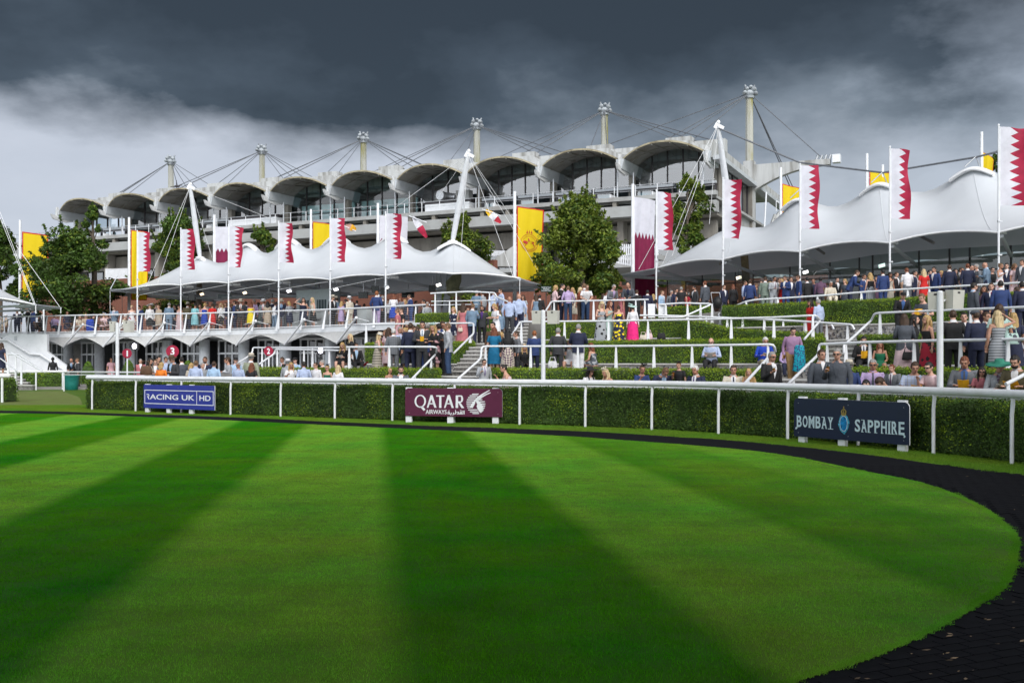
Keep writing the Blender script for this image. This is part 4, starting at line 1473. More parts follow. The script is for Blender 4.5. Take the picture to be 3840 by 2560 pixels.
k = [P(x, y_, Yw - .16) for x, y_ in ((-60, 1268), (8, 1274), (28, 1275), (112, 1327), (150, 1329), (248, 1392))]
mb.tube(k, .07, 8)
mb.build('string_coping', M_white, stw)
mb = MB()
mb.box(P(58, 1268, Yw - .02), (.16, .04, .28))
mb.build('wall_vent', M_greyst, stw)
st2 = empty('stone_stairs', PX(60, 60, 0), label='outside stone stairs at the far left in front of the white wall', cat='stairs')
for i in range(8):
 mb = MB()
 xr = 122 - i * 17
 z = .15 + .17 * (i + 1)
 a = PX(-80, 60 + i * .3, 0)
 b_ = PX(xr, 60 + i * .3, 0)
 mb.box(((a.x + b_.x) / 2, 60.15 + i * .3, z - .03), (b_.x - a.x, .34, .06))
 mb.build('step', M_coping, st2)
 mb = MB()
 mb.box(((a.x + b_.x) / 2, 60.2 + i * .3, (z - .06) / 2), (b_.x - a.x - .05, .3, z - .06))
 mb.build('riser', M_flint2, st2)
handrail([(54, 1187, 69.6), (-40, 1236, 69)], [(42, 3.4), (0, 2.9)], 'sloping white railing end at the far left of the balcony', name='hand_rail')
# lamp posts with loudspeaker boxes
for (px, pt, Y, lab, bxs) in ((440, 1213, 36.0, 'white post with pale speaker boxes before the balcony', [(-16, -20, 1204, 1244, 20), (43, -22, 1203, 1245, 30)]),
         (2037, 1166, 27.6, 'white post with two pale speaker boxes between the hedges', [(-22, -18, 1164, 1214, 34), (38, -20, 1164, 1214, 38)]),
         (3525, 1095, 19.6, 'nearest white post with two pale speaker boxes at the right', [(-14, -30, 1094, 1162, 52), (55, 20, 1087, 1158, 50)])):
 a = P(px, pt, Y)
 root = empty('speaker_post', (a.x, a.y, .1), label=lab, cat='post', group='white posts carrying loudspeaker boxes')
 mb = MB()
 mb.tube([(a.x, a.y, .1), a], .062, 14)
 mb.ell(a, (.062, .062, .03), 12, 5)
 mb.build('pole', M_white, root)
 for (dxp, rot, y0, y1, wpx) in bxs:
  c = P(px + dxp, (y0 + y1) / 2, Y + (.12 if dxp < 0 else .02))
  h = (y1 - y0) * Y / F
  w_ = wpx * Y / F
  mb = MB()
  Mr = Matrix.Rotation(R(rot), 3, 'Z') @ Matrix.Rotation(R(3), 3, 'X')
  mb.box(c, (w_, w_ * .75, h), rot=Mr, taper=1.08)
  bx = mb.build('speaker_box', mat('cream_speaker', (.60, .59, .54), .5, var=.04), root)
  mb = MB()
  mb.box(c + Mr @ Vector((0, -w_ * .395, h * .36)), (w_ * .22, .012, h * .10), rot=Mr)
  mb.build('label_plate', M_dark, bx)
 mb = MB()
 mb.tube([a - Vector((0, 0, .22)), a + Vector((.2, .1, -.12))], .02, 6)
 mb.build('bracket', M_white, root)
M_disc = mat('crimson_disc', (.32, .006, .04), .4, var=.04)
for (px, py, rxp, ryp, ch, Y) in ((476, 1325, 13, 17.5, '1', 47.0), (647, 1317, 22, 23, '3', 46.0), (1007, 1316, 17, 17.5, '2', 42.5)):
 c = P(px, py, Y)
 rr_ = ryp * Y / F
 rz_ = math.acos(min(1, rxp / ryp)) if rxp < ryp else 0
 root = empty('number_sign', (c.x, c.y, .15), label={'1': 'small oval crimson sign with a white numeral one', '3': 'largest crimson disc, with a white numeral three', '2': 'crimson disc with a white numeral two behind the hand rail'}[ch], cat='sign')
 mb = MB()
 Mz = Matrix.Rotation(rz_, 3, 'Z')
 mb.add([c + Mz @ Vector((rr_ * math.cos(k * math.tau / 28), -.03, rr_ * math.sin(k * math.tau / 28))) for k in range(28)] +
     [c + Mz @ Vector((rr_ * math.cos(k * math.tau / 28), .02, rr_ * math.sin(k * math.tau / 28))) for k in range(28)],
     [tuple(range(28)), tuple(range(55, 27, -1))] + [(k, 28 + k, 28 + (k + 1) % 28, (k + 1) % 28) for k in range(28)])
 mb.build('disc', M_disc, root)
 me = fit_text(ch, rr_ * (.62 if ch != '1' else .32), rr_ * 1.25, M_letw, .03)
 o = inst('number', me, root, c + Mz @ Vector((0, -.036, 0)) - Vector(root.location), rot=(R(90), 0, rz_))
 mb = MB()
 mb.tube([(c.x, c.y + .04, .15), (c.x, c.y + .04, c.z)], .035, 8)
 mb.build('pole', M_white, root)
for (a, b, z) in ((965, 1650, .26), (1834, 2855, .28), (3070, 4200, .47)):
 xs = rng(a, b, 80)
 slab('foot_step', strip(W0, xs, -.75), strip(W0, xs, .04), .1, z, M_paving, kind='structure')
# grandstand
BW = 8.76
def B(a, s, z):
 return Vector((-60.6 + .904 * a + .428 * s, 132.5 - .428 * a + .904 * s, z))
BANG = math.atan2(-.428, .904)
gs = empty('grandstand', B(43.8, 0, 3.6), label='concrete grandstand with ten scalloped roof shells and cable masts', cat='grandstand')
M_glB = glass_mat('grandstand_glass', (.74, .86, .92), coat=.20)
M_glF = glass_mat('clear_grandstand_glass', (.84, .96, .97), coat=.04)
M_teal = mat('pale_interior', (.50, .68, .70), .7, var=.15, scale=.5)
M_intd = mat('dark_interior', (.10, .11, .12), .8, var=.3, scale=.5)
ZS = 21.8
def bbox_(mb, a0, a1, s0, s1, z0, z1, mi=0):
 vv = [B(a, s, z) for z in (z0, z1) for (a, s) in ((a0, s0), (a1, s0), (a1, s1), (a0, s1))]
 mb.add(vv, [(3, 2, 1, 0), (4, 5, 6, 7), (0, 1, 5, 4), (1, 2, 6, 5), (2, 3, 7, 6), (3, 0, 4, 7)], mi)
def GB(name, m, a0, a1, s0, s1, z0, z1, par=None, **kw):
 mb = MB()
 bbox_(mb, a0, a1, s0, s1, z0, z1)
 return mb.build(name, m, par or gs, **kw)
def archz(t, s):
 """t: -1..1 across a bay"""
 return ZS + 1.22 * (1 - abs(t) ** 2.1) + .06 * s * (1 - abs(t) ** 2)
NB = 10
for k in range(NB):
 a0, a1 = k * BW + .25, (k + 1) * BW - .25
 n = 20
 rows_u, rows_o = [], []
 for j in range(8):
  ru, ro = [], []
  for i in range(n + 1):
   t = -1 + 2 * i / n
   sf = -.9 * (1 - t * t) + .25
   s = sf + (8.5 - sf) * j / 7
   a = a0 + (a1 - a0) * i / n
   z = archz(t, s)
   ru.append(B(a, s, z))
   ro.append(B(a, s, z + .17))
  rows_u.append(ru)
  rows_o.append(ro)
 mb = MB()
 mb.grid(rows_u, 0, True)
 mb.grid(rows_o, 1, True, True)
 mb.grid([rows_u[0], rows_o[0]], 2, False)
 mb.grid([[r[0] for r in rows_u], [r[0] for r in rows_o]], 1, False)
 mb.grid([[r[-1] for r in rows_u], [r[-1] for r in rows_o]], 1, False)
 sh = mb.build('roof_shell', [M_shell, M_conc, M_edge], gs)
 for q in (-.62, -.22, .22, .62):
  mb = MB()
  ps = []
  for j in range(7):
   s = -.9 * (1 - q * q) + .3 + j * 1.1
   t = q * (1 - .06 * j)
   ps.append(B((a0 + a1) / 2 + t * (a1 - a0) / 2, s, archz(t, s) - .05))
  for p_, q_ in zip(ps, ps[1:]):
   mb.beam(p_, q_, .10, .14)
  mb.build('rib', M_shell, sh)
 mb = MB()
 ps = []
 for i in range(17):
  t = -1 + 2 * i / 16
  ps.append(B(a0 + (a1 - a0) * i / 16, 2.2, archz(t, 2.2) - .05))
 for p_, q_ in zip(ps, ps[1:]):
  mb.beam(p_, q_, .10, .12)
 mb.build('rib', M_shell, sh)
 mb = MB()
 pf = [(a0 - .25, 22.3), (a0 - .25, 23.3), (a0 + 1.6, 23.5), (a0 + 2.2, 24.1), (a1 - 2.6, 24.1), (a1 - 2.0, 23.6), (a1 + .25, 23.3), (a1 + .25, 22.2)]
 nn_ = len(pf)
 mb.add([B(a, 4.6, z) for a, z in pf] + [B(a, 6.2, z) for a, z in pf], [tuple(range(nn_)), tuple(range(2 * nn_ - 1, nn_ - 1, -1))] + [(i, nn_ + i, nn_ + (i + 1) % nn_, (i + 1) % nn_) for i in range(nn_)])
 mb.build('roof_upstand', M_conc, gs)
GB('ridge_beam', M_conc, -.4, NB * BW + .3, 6.22, 7.2, 22.0, 24.3)
for k in range(NB):
 a0 = k * BW
 GB('ridge_block', M_conc, a0 + 2.9, a0 + 5.6, 6.0, 7.35, 23.5, 24.85)
GB('roof_slab', M_conc2, .2, NB * BW - .2, 7.25, 36, 22.3, 22.7)
for k in range(NB + 1):
 a = k * BW
 mb = MB()
 vv = []
 for s, w_, zt_, zb_ in ((.05, .42, 21.86, 20.9), (5.8, .55, 21.86, 20.75)):
  vv += [B(a - w_, s, zt_), B(a + w_, s, zt_), B(a + w_ * .5, s, zb_), B(a - w_ * .5, s, zb_)]
 mb.add(vv, [(0, 1, 2, 3), (7, 6, 5, 4), (0, 4, 5, 1), (1, 5, 6, 2), (2, 6, 7, 3), (3, 7, 4, 0)])
 mb.build('gutter_beam', mat('pale_grey_gutter', (.47, .50, .53), .7, var=.08, scale=.8), gs)
 mb = MB()
 vv = []
 pr = [(-.75, 20.95), (-.55, 20.7), (1.6, 20.45), (2.9, 20.75), (2.9, 21.1), (.3, 21.3), (.25, 22.35), (-.05, 22.35), (-.1, 21.2), (-.95, 21.35)]
 nn_ = len(pr)
 mb.add([B(a - .11, s, z) for s, z in pr] + [B(a + .11, s, z) for s, z in pr], [tuple(range(nn_)), tuple(range(2 * nn_ - 1, nn_ - 1, -1))] + [(i, nn_ + i, nn_ + (i + 1) % nn_, (i + 1) % nn_) for i in range(nn_)])
 mb.build('valley_bracket', mat('white_bracket', (.60, .61, .62), .7, var=.12), gs)
 if k > 0:
  GB('shell_upstand', M_conc, a - .28, a + .28, 1.0, 4.6, 21.86, 22.5)
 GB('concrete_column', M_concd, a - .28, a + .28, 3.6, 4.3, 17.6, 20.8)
 for (da, s_) in ((-.75, 1.5), (.7, 2.2)):
  if k == NB and da > 0:
   continue
  mb = MB()
  mb.tube([B(a + da, s_, 17.6), B(a + da, s_, 20.85)], .085, 8)
  mb.build('steel_pipe', M_steel, gs)
GB('terrace_slab', M_conc2, -9.0, NB * BW + 1.0, -.4, 34, 17.3, 17.56)
GB('balcony_edge_beam', M_conc2, -9.2, NB * BW + 1.2, -1.3, -.45, 17.45, 17.85)
GB('balcony_lower_beam', M_conc2, -9.2, NB * BW + 1.2, -1.2, -.1, 15.9, 16.95)
GB('second_floor_slab', M_concd, -9.0, NB * BW + 1.0, -.1, 30, 15.7, 15.9)
for k in range(3 * NB + 4):
 a = -8.9 + k * BW / 3
 if a < NB * BW + 1:
  GB('beam_bracket', M_concd, a - .2, a + .2, -1.15, -.5, 16.95, 17.45)
GB('gap_shadow_strip', M_black, -8.8, NB * BW + .8, .2, .4, 16.9, 17.3)  # black strip stands in for the shadow in the gap between the beams
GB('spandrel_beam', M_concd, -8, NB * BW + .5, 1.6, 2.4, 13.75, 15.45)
GB('first_floor_slab', M_conc2, -9.0, NB * BW + 1.0, -1.0, 30, 11.0, 11.35)
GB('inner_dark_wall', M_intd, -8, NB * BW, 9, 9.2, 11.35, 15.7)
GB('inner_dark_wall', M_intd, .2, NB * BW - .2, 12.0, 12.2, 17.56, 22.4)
for k in range(3 * NB):
 a = k * BW / 3
 mb = MB()
 mb.add([B(a + .1, 2.5, 11.35), B(a + BW / 3 - .1, 2.5, 11.35), B(a + BW / 3 - .1, 2.5, 13.75), B(a + .1, 2.5, 13.75)], [(0, 1, 2, 3)])
 mb.build('glass_pane', M_glB, gs)
 GB('window_mullion', M_dark, a - .08, a + .08, 2.4, 2.6, 11.35, 13.75)
 if k % 3 == 0:
  GB('pier', M_concd, a - .3, a + .3, .2, 1.5, 11.35, 15.7)
brl = MB()
brl.tube([B(-9, -.9, 18.95), B(NB * BW + 1, -.9, 18.95)], .035, 6)
brl.build('balcony_rail', M_steel, gs)
mb = MB()
mb.tube([B(-9, -.9, 18.4), B(NB * BW + 1, -.9, 18.4)], .02, 5)
mb.build('balcony_rail', M_steel, gs)
for k in range(46):
 a = -9 + k * 2.19
 if a < NB * BW + 1:
  mb = MB()
  mb.tube([B(a, -.9, 17.85), B(a, -.9, 18.97)], .045, 5)
  mb.build('rail_post', M_white, gs)
for k in range(NB):
 a0, a1 = k * BW, (k + 1) * BW
 sg = 4.5
 full = k in (4, 5)
 zt0 = 17.56 if full else 19.75
 GB('dark_lintel', M_dark, a0 + .3, a1 - .3, sg - .12, sg + .12, (19.5 if full else 19.62), (19.6 if full else 19.82))
 nP = 4 if k < 7 else 5
 for q in range(nP):
  x0, x1 = a0 + .35 + (BW - .7) * q / nP, a0 + .35 + (BW - .7) * (q + 1) / nP
  def zt(x):
   return archz((x - (a0 + a1) / 2) / (BW / 2 - .25), sg) - .04
  mb = MB()
  m_ = (x0 + x1) / 2
  mb.add([B(x0, sg, 19.8), B(x1, sg, 19.8), B(x1, sg, zt(x1)), B(m_, sg, zt(m_)), B(x0, sg, zt(x0))], [(0, 1, 2, 3, 4)])
  if full:
   mb.add([B(x0, sg, 17.56), B(x1, sg, 17.56), B(x1, sg, 19.5), B(x0, sg, 19.5)], [(0, 1, 2, 3)])
  mb.build('glass_pane', M_glF if full else M_glB, gs)
  if q:
   GB('window_mullion', M_dark, x0 - .06, x0 + .06, sg - .1, sg + .1, zt0, zt(x0))
 if full:
  GB('bright_inner_room', M_teal, a0 + .5, a1 - .5, sg + 1.5, sg + 1.7, 17.56, 20.9)
  GB('bright_inner_room', M_teal, a0 + (5.2 if k == 4 else 3.6), a0 + (5.9 if k == 4 else 4.0), sg + .5, sg + 1.4, 17.56, 20.6)
 elif k in (3, 6):
  GB('white_cabin', M_white, a0 + (.8 if k == 3 else 2.6), a1 - .6, 2.4, 4.2, 17.56, 19.25)
  GB('cabin_roof_edge', M_dark, a0 + (.7 if k == 3 else 2.5), a1 - .5, 2.6, 4.3, 19.26, 19.6)
 else:
  for q in range(2):
   w0, w1 = a0 + .5 + q * BW / 2, a0 + .1 + (q + 1) * BW / 2
   GB('window_head', M_greyst, w0, w1, 3.3, 4.4, 19.35, 19.6)
   for (b0, b1, z0, z1) in ((w0, w0 + .16, 17.56, 19.35), (w1 - .16, w1, 17.56, 19.35), (w0 + .16, w1 - .16, 19.15, 19.34), (w0 + 1.7, w0 + 1.82, 17.56, 19.15)):
    GB('window_frame', M_dark, b0, b1, 3.35, 3.6, z0, z1)
   mb = MB()
   mb.add([B(w0 + .16, 3.5, 17.6), B(w0 + 1.7, 3.5, 17.6), B(w0 + 1.7, 3.5, 19.15), B(w0 + .16, 3.5, 19.15)], [(0, 1, 2, 3)])
   mb.build('glass_pane', M_glB, gs)
   mb = MB()
   mb.add([B(w0 + .16, 3.9, 17.6), B(w0 + 1.7, 3.9, 17.6), B(w0 + 1.7, 3.9, 19.1), B(w0 + .16, 3.9, 19.1)], [(0, 1, 2, 3)])
   mb.build('window_blind', M_teal, gs)
   if (k + q) % 2 == 0:
    GB('white_panel', M_white, w1 - 1.1, w1 - .2, 3.0, 3.25, 17.56, 18.6)
   else:
    GB('white_panel', M_white, w1 - 1.5, w1 - 1.38, 1.0, 3.2, 17.56, 18.6)
ae = NB * BW
mb = MB()
bbox_(mb, ae + .05, ae + .45, .3, 17, 21.3, 22.9)
bbox_(mb, ae + .05, ae + .45, 18.6, 40, 21.3, 22.9)
mb.build('gable_beam', M_conc, gs)
GB('gable_soffit', mat('pale_grey_gutter', (.5, .5, .5)), ae + .45, ae + 1.3, .5, 40, 21.1, 21.5)
GB('gable_column', M_concd, ae + .1, ae + .8, 16.8, 18.4, 15, 21.1)
GB('gable_column', M_concd, ae + .1, ae + .6, 3.6, 4.3, 17.56, 21.1)
for q in range(5):
 s0_, s1_ = 4.6 + q * 2.4, 6.9 + q * 2.4
 mb = MB()
 mb.add([B(ae + .3, s0_, 17.6), B(ae + .3, s1_, 17.6), B(ae + .3, s1_, 21.1), B(ae + .3, s0_, 21.1)], [(0, 1, 2, 3)])
 mb.build('glass_pane', M_glB, gs)
 GB('window_mullion', M_dark, ae + .2, ae + .4, s1_, s1_ + .12, 17.56, 21.1)
GB('gable_wall', M_conc2, ae + .1, ae + .5, 4.4, 17, 15.9, 17.3)
stg = MB()
for i in range(9):
 bbox_(stg, ae + 1.5 + i * .0, ae + 5.0, 6.0 + i * .55, 6.5 + i * .55, 13.0 + i * .32, 13.12 + i * .32)
stg.build('outside_stair', M_greyst, gs)
mb = MB()
for (a_, s_, z_) in ((ae + 5.2, 4, 12.3),):
 mb.beam(B(ae + 4.0, 5, 11.6), B(ae + 5.4, 6, 16.2), .3, .5)
 mb.beam(B(ae + 5.4, 6, 16.2), B(ae + 10.5, 9, 12.2), .5, .9)
mb.build('stair_frame', M_conc, gs)
mb = MB()
mb.tube([B(ae + 5.4, 6, 17.6), B(ae + 10.5, 9, 13.6)], .05, 5)
for i in range(9):
 p_ = B(ae + 5.4, 6, 16.6).lerp(B(ae + 10.5, 9, 12.6), i / 8)
 mb.tube([p_, p_ + Vector((0, 0, 1.0))], .04, 4)
mb.tube([B(ae + 4.4, 5.0, 14), B(ae + 4.6, 5.2, 18.4)], .08, 6)
mb.build('stair_handrail', M_white, gs)
mb = MB()
mb.tube([B(6 * BW + 4.6, 2.2, 20.15), B(6 * BW + 4.6, 3.6, 20.2), B(6 * BW + 5.6, 3.9, 20.1)], [.5, .5, .42], 14)
mb.build('air_duct', M_steel, gs)
GB('fan_box', M_conc2, 6 * BW + 6.4, 6 * BW + 8.0, 2.6, 3.6, 19.62, 20.6)
mb = MB()
c = B(6 * BW + 7.0, 2.55, 20.1)
mb.ell(c, (.38, .08, .38), 14, 6, M=Matrix.Rotation(BANG, 3, 'Z'))
mb.build('fan', M_black, gs)
MASTS = []
for j in range(6):
 x = -50.7 + j * 15.42
 y = 148 - j * 7.46
 base = Vector((x, y, 15 if j < 5 else 17))
 mb = MB()
 for (z0, z1, r0, r1) in ((base.z, 31.0, .45, .40),):
  mb.tube([(x, y, z0), (x, y, 27), (x, y, z1)], [r0, r0 * .97, r1], 8, smooth=False)
 m_ = mb.build('mast', M_moss, gs)
 mb = MB()
 mb.tube([(x, y, 31.0), (x, y, 31.25)], [.55, .62], 12)
 mb.ell((x, y, 31.6), (.72, .6, .40), 10, 6)
 for (ox, oz, r_) in ((-.42, 32.0, .30), (.4, 31.95, .34), (.05, 32.2, .24), (.62, 31.5, .28), (-.62, 31.6, .26)):
  mb.ell((x + ox, y - .3, oz), (r_, .5, r_ * .8), 7, 5, M=Matrix.Rotation(ox, 3, 'Y'))
 mb.tube([(x - .3, y, 32.0), (x - .5, y, 32.55)], .10, 6)
 mb.tube([(x + .3, y, 32.0), (x + .6, y, 32.5)], .10, 6)
 mb.build('mast_head', mat('mast_head_steel', (.36, .39, .42), .5, var=.3, scale=1.5, dark=(.12, .13, .15)), m_)
 MASTS.append((Vector((x, y, 31.6)), m_))
mj = MASTS[5][0]
mb = MB()
mb.box((mj.x, mj.y, 20.0), (1.15, 1.15, 8.0), BANG)
mb.build('mast_pier', M_conc, gs)
mb = MB()
N_ = 14
up_, lo_ = [], []
mA = 0.0
for i in range(N_ + 1):
 t = i / N_
 a = .45 + t * 8.2
 zt_ = 23.55 - .05 * t
 zb_ = 20.6 + 2.3 * (1 - (1 - t) ** 2.2)
 up_.append((a, zt_))
 lo_.append((a, zb_))
for sgn in (-.35, .35):
 pass
ring = up_ + lo_[::-1]
vv = [Vector((mj.x + .904 * a + .428 * s_, mj.y - .428 * a + .904 * s_, z)) for s_ in (-.45, .45) for a, z in ring]
n = len(ring)
ff = []
for i in range(N_):
 ff.append((i, i + 1, n - 2 - i, n - 1 - i)[::1])
 ff.append((n + n - 1 - i, n + n - 2 - i, n + i + 1, n + i))
ff += [(i, n + i, n + (i + 1) % n, (i + 1) % n) for i in range(n)]
mb.add(vv, ff)
mb.build('arched_arm', M_conc, gs)
def ARM(a, s_, z):
 return Vector((mj.x + .904 * a + .428 * s_, mj.y - .428 * a + .904 * s_, z))
mb = MB()
mb.box(ARM(9.3, 0, 23.5), (.8, .9, .85), BANG)
mb.build('end_box', M_white, gs)
mb = MB()
for q in range(4):
 mb.tube([ARM(7.2 + q * .45, -.3, 23.4), ARM(7.4 + q * .45, -.3, 23.95)], .15, 6)
mb.build('cable_anchor', M_steel, gs)
def cable(a, b, r=.05, par=None, name='cable', m=None):
 mb = MB()
 mb.tube([a, b], r, 4)
 mb.build(name, m or M_cable, par or gs)
M_cable = mat('dark_wire', (.14, .15, .17), .5)
for j in range(5):
 top = MASTS[j][0]
 k = 2 * j
 for (da, s_, dz_) in ((-1.45, 6.5, 24.1), (-1.2, 6.5, 24.1), (-.35, 6.5, 24.2), (-.1, 6.5, 24.2), (1.05, 6.5, 24.2), (1.25, 6.5, 24.1), (1.45, 6.5, 24.1)):
  a = (k + da) * BW + 4.5 * .0 + 6
  if a < 0:
   a = 2 + (da + 1.5) * 3
  if a > NB * BW:
   continue
  cable(top, B(a, s_, dz_))
 if j:
  cable(top, B((k - 2.6) * BW, 14, 22.9), .04)
 cable(top, B(min(NB * BW, (k + 2.3) * BW), 14, 22.9), .04)
top = MASTS[5][0]
for (a, s_) in ((ae - 8, 6.5), (ae - 6.5, 6.5), (ae - 4, 6.5), (ae - 26, 14)):
 cable(top, B(a, s_, 23.9))
cable(top, ARM(7.9, -.3, 23.6), .045)
for d_ in (0, .5):
 cable(top, ARM(5 + d_, 14, 16), .07)
mb = MB()
p_ = B(14.5, 6.7, 24.3)
mb.tube([p_, p_ + Vector((0, 0, 1.6))], .05, 5)
mb.tube([p_ + Vector((-.8, 0, .7)), p_ + Vector((.8, 0, .95))], .05, 5)
mb.ell(p_ + Vector((.1, 0, .8)), (.4, .2, .15))
mb.build('weather_vane', M_dark, gs)
# brick walls and picket fence below the grandstand
M_brick = bpy.data.materials.new('red_brickwork')
M_brick.use_nodes = True
t = M_brick.node_tree
b_ = t.nodes['Principled BSDF']
tcn = NN(t, 'ShaderNodeTexCoord')
mp = NN(t, 'ShaderNodeMapping')
mp.inputs['Rotation'].default_value = (R(90), 0, 0)
t.links.new(tcn.outputs['Object'], mp.inputs[0])
bk_ = NN(t, 'ShaderNodeTexBrick')
bk_.inputs['Color1'].default_value = (.235, .068, .038, 1)
bk_.inputs['Color2'].default_value = (.175, .048, .03, 1)
bk_.inputs['Mortar'].default_value = (.26, .17, .13, 1)
bk_.inputs['Scale'].default_value = 1.0
bk_.inputs['Brick Width'].default_value = .225
bk_.inputs['Row Height'].default_value = .078
bk_.inputs['Mortar Size'].default_value = .009
t.links.new(mp.outputs[0], bk_.inputs['Vector'])
nz = NN(t, 'ShaderNodeTexNoise')
nz.inputs['Scale'].default_value = .8
t.links.new(tcn.outputs['Object'], nz.inputs['Vector'])
cc_ = MIX(t, MA(t, 'MULTIPLY', nz.outputs[0], .6), bk_.outputs[0], (.14, .05, .03))
t.links.new(cc_, b_.inputs['Base Color'])
b_.inputs['Roughness'].default_value = .9
def oriented_box(name, a, b, th, z0, z1, m, **kw):
 d = (b - a)
 ang = math.atan2(d.y, d.x)
 L = d.length
 mb = MB()
 mb.box((0, 0, (z1 - z0) / 2), (L, th, z1 - z0))
 me = mb.mesh(name, m if isinstance(m, list) else [m])
 o = bpy.data.objects.new(name, me)
 c = (a + b) / 2
 o.location = (c.x, c.y, z0)
 o.rotation_euler = (0, 0, ang)
 COL.objects.link(o)
 return tag(o, **kw)
oriented_box('brick_wall', PX(150, 104), PX(1330, 84), .5, 3.5, 9.9, M_brick, label='long red brick wall behind the left tent and balcony crowd', cat='wall')
oriented_box('brick_wall', PX(1330, 83.5), PX(1860, 77), .5, 3.5, 9.6, M_brick, label='red brick wall behind the grey canopy cover and platform', cat='wall')
oriented_box('brick_wall', PX(1850, 76.9), PX(2330, 74), .5, 3.5, 8.0, M_brick, label='red brick wall behind the big round tree', cat='wall')
oriented_box('brick_wall', PX(2300, 72), PX(3100, 62.9), .5, 3.5, 7.2, M_brick, label='red brick wall seen through the glass pavilion', cat='wall')
mb = MB()
v_ = [P(x, y_, 78.3) for x, y_ in ((1845, 998), (1860, 965), (1925, 922), (1960, 922), (1960, 1000))]
n = len(v_)
mb.add(v_ + [p + Vector((0, 1.2, 0)) for p in v_], [tuple(range(n)), tuple(range(2 * n - 1, n - 1, -1))] + [(i, (i + 1) % n, n + (i + 1) % n, n + i) for i in range(n)])
mb.build('stair_parapet', M_conc, label='sloping concrete parapet beside the tall yellow banner', cat='wall')
def pickets(pa, pb, z0a, z1a, z0b, z1b, n, label):
 root = empty('picket_fence', ((pa.x + pb.x) / 2, (pa.y + pb.y) / 2, min(z0a, z0b)), label=label, cat='fence')
 mb = MB()
 for i in range(n):
  t = (i + .5) / n
  p = pa.lerp(pb, t)
  z0 = z0a + (z0b - z0a) * t
  z1 = z1a + (z1b - z1a) * t
  w_ = (pb - pa).length / n * .30
  mb.box((p.x, p.y, (z0 + z1) / 2), (w_ * 2, .05, z1 - z0))
  mb.ell((p.x, p.y, z1), (w_ * 1.2, .05, w_ * 1.8), 6, 4)
 mb.build('pickets', M_white, root, kind='stuff')
 for f_ in (.15, .8):
  mb = MB()
  mb.beam(Vector((pa.x, pa.y + .06, z0a + (z1a - z0a) * f_)), Vector((pb.x, pb.y + .06, z0b + (z1b - z0b) * f_)), .05, .12)
  mb.build('fence_rail', M_white, root)
def zp(py, Y):
 return EH - (py - HY) * Y / F
pickets(PX(395, 100), PX(520, 98.5), zp(1050, 100), zp(1010, 100), zp(1046, 98.5), zp(1006, 98.5), 34, 'white picket balustrade behind the leftmost tree')
pickets(PX(1835, 82), PX(1895, 81), zp(962, 82), zp(940, 82), zp(955, 81), zp(942, 81), 14, 'white picket balustrade left of the concrete parapet')
pickets(PX(2315, 79), PX(2470, 77), zp(960, 79), zp(920, 79), zp(958, 77), zp(918, 77), 20, 'white picket balustrade beside the white and maroon banner')
pickets(PX(2300, 77), PX(2470, 75.5), zp(985, 77), zp(958, 77), zp(1018, 75.5), zp(975, 75.5), 20, 'lower sloping white picket balustrade above the brick wall')
oriented_box('balcony_slab', PX(395, 101), PX(525, 99), 1.2, zp(1075, 100), zp(1052, 100), M_conc2, label='concrete landing under the picket balustrade', cat='landing')
oriented_box('landing_slab', PX(2290, 80), PX(2480, 77.9), 1.6, zp(975, 79) - .1, zp(960, 79), M_conc2, label='landing slab under the picket balustrade behind the round tree', cat='landing')
# tensile tents
M_mem = mat('white_tensile_membrane', (.76, .79, .83), .45, var=.03, scale=.35, trans=.22, detail=3)
M_seamg = mat('welded_seam', (.70, .72, .75), .6, var=.05)
M_seam = mat('membrane_seam_cap', (.82, .83, .85), .4, var=.03)
M_under = mat('grey_canopy_beam', (.22, .21, .20), .7, var=.05)
def tent(name, Fp, Cp, ends, zsag, wid, label, us=10, vsn=16, tip=None):
 """Fp: list of front eave points; Cp: list of (ridge point, is_peak); membrane rows across.
 Columns: eave points and ridge points interleaved along the length."""
 root = empty(name, ((Fp[0].x + Fp[-1].x) / 2, (Fp[0].y + Fp[-1].y) / 2, 3.6), label=label, cat='tent')
 return root
def curve_interp(pts, ss, s):
 """pts with parameters ss"""
 for i in range(len(ss) - 1):
  if s <= ss[i + 1] or i == len(ss) - 2:
   t = (s - ss[i]) / (ss[i + 1] - ss[i])
   return pts[i].lerp(pts[i + 1], t), i, t
 return pts[-1], len(ss) - 2, 1
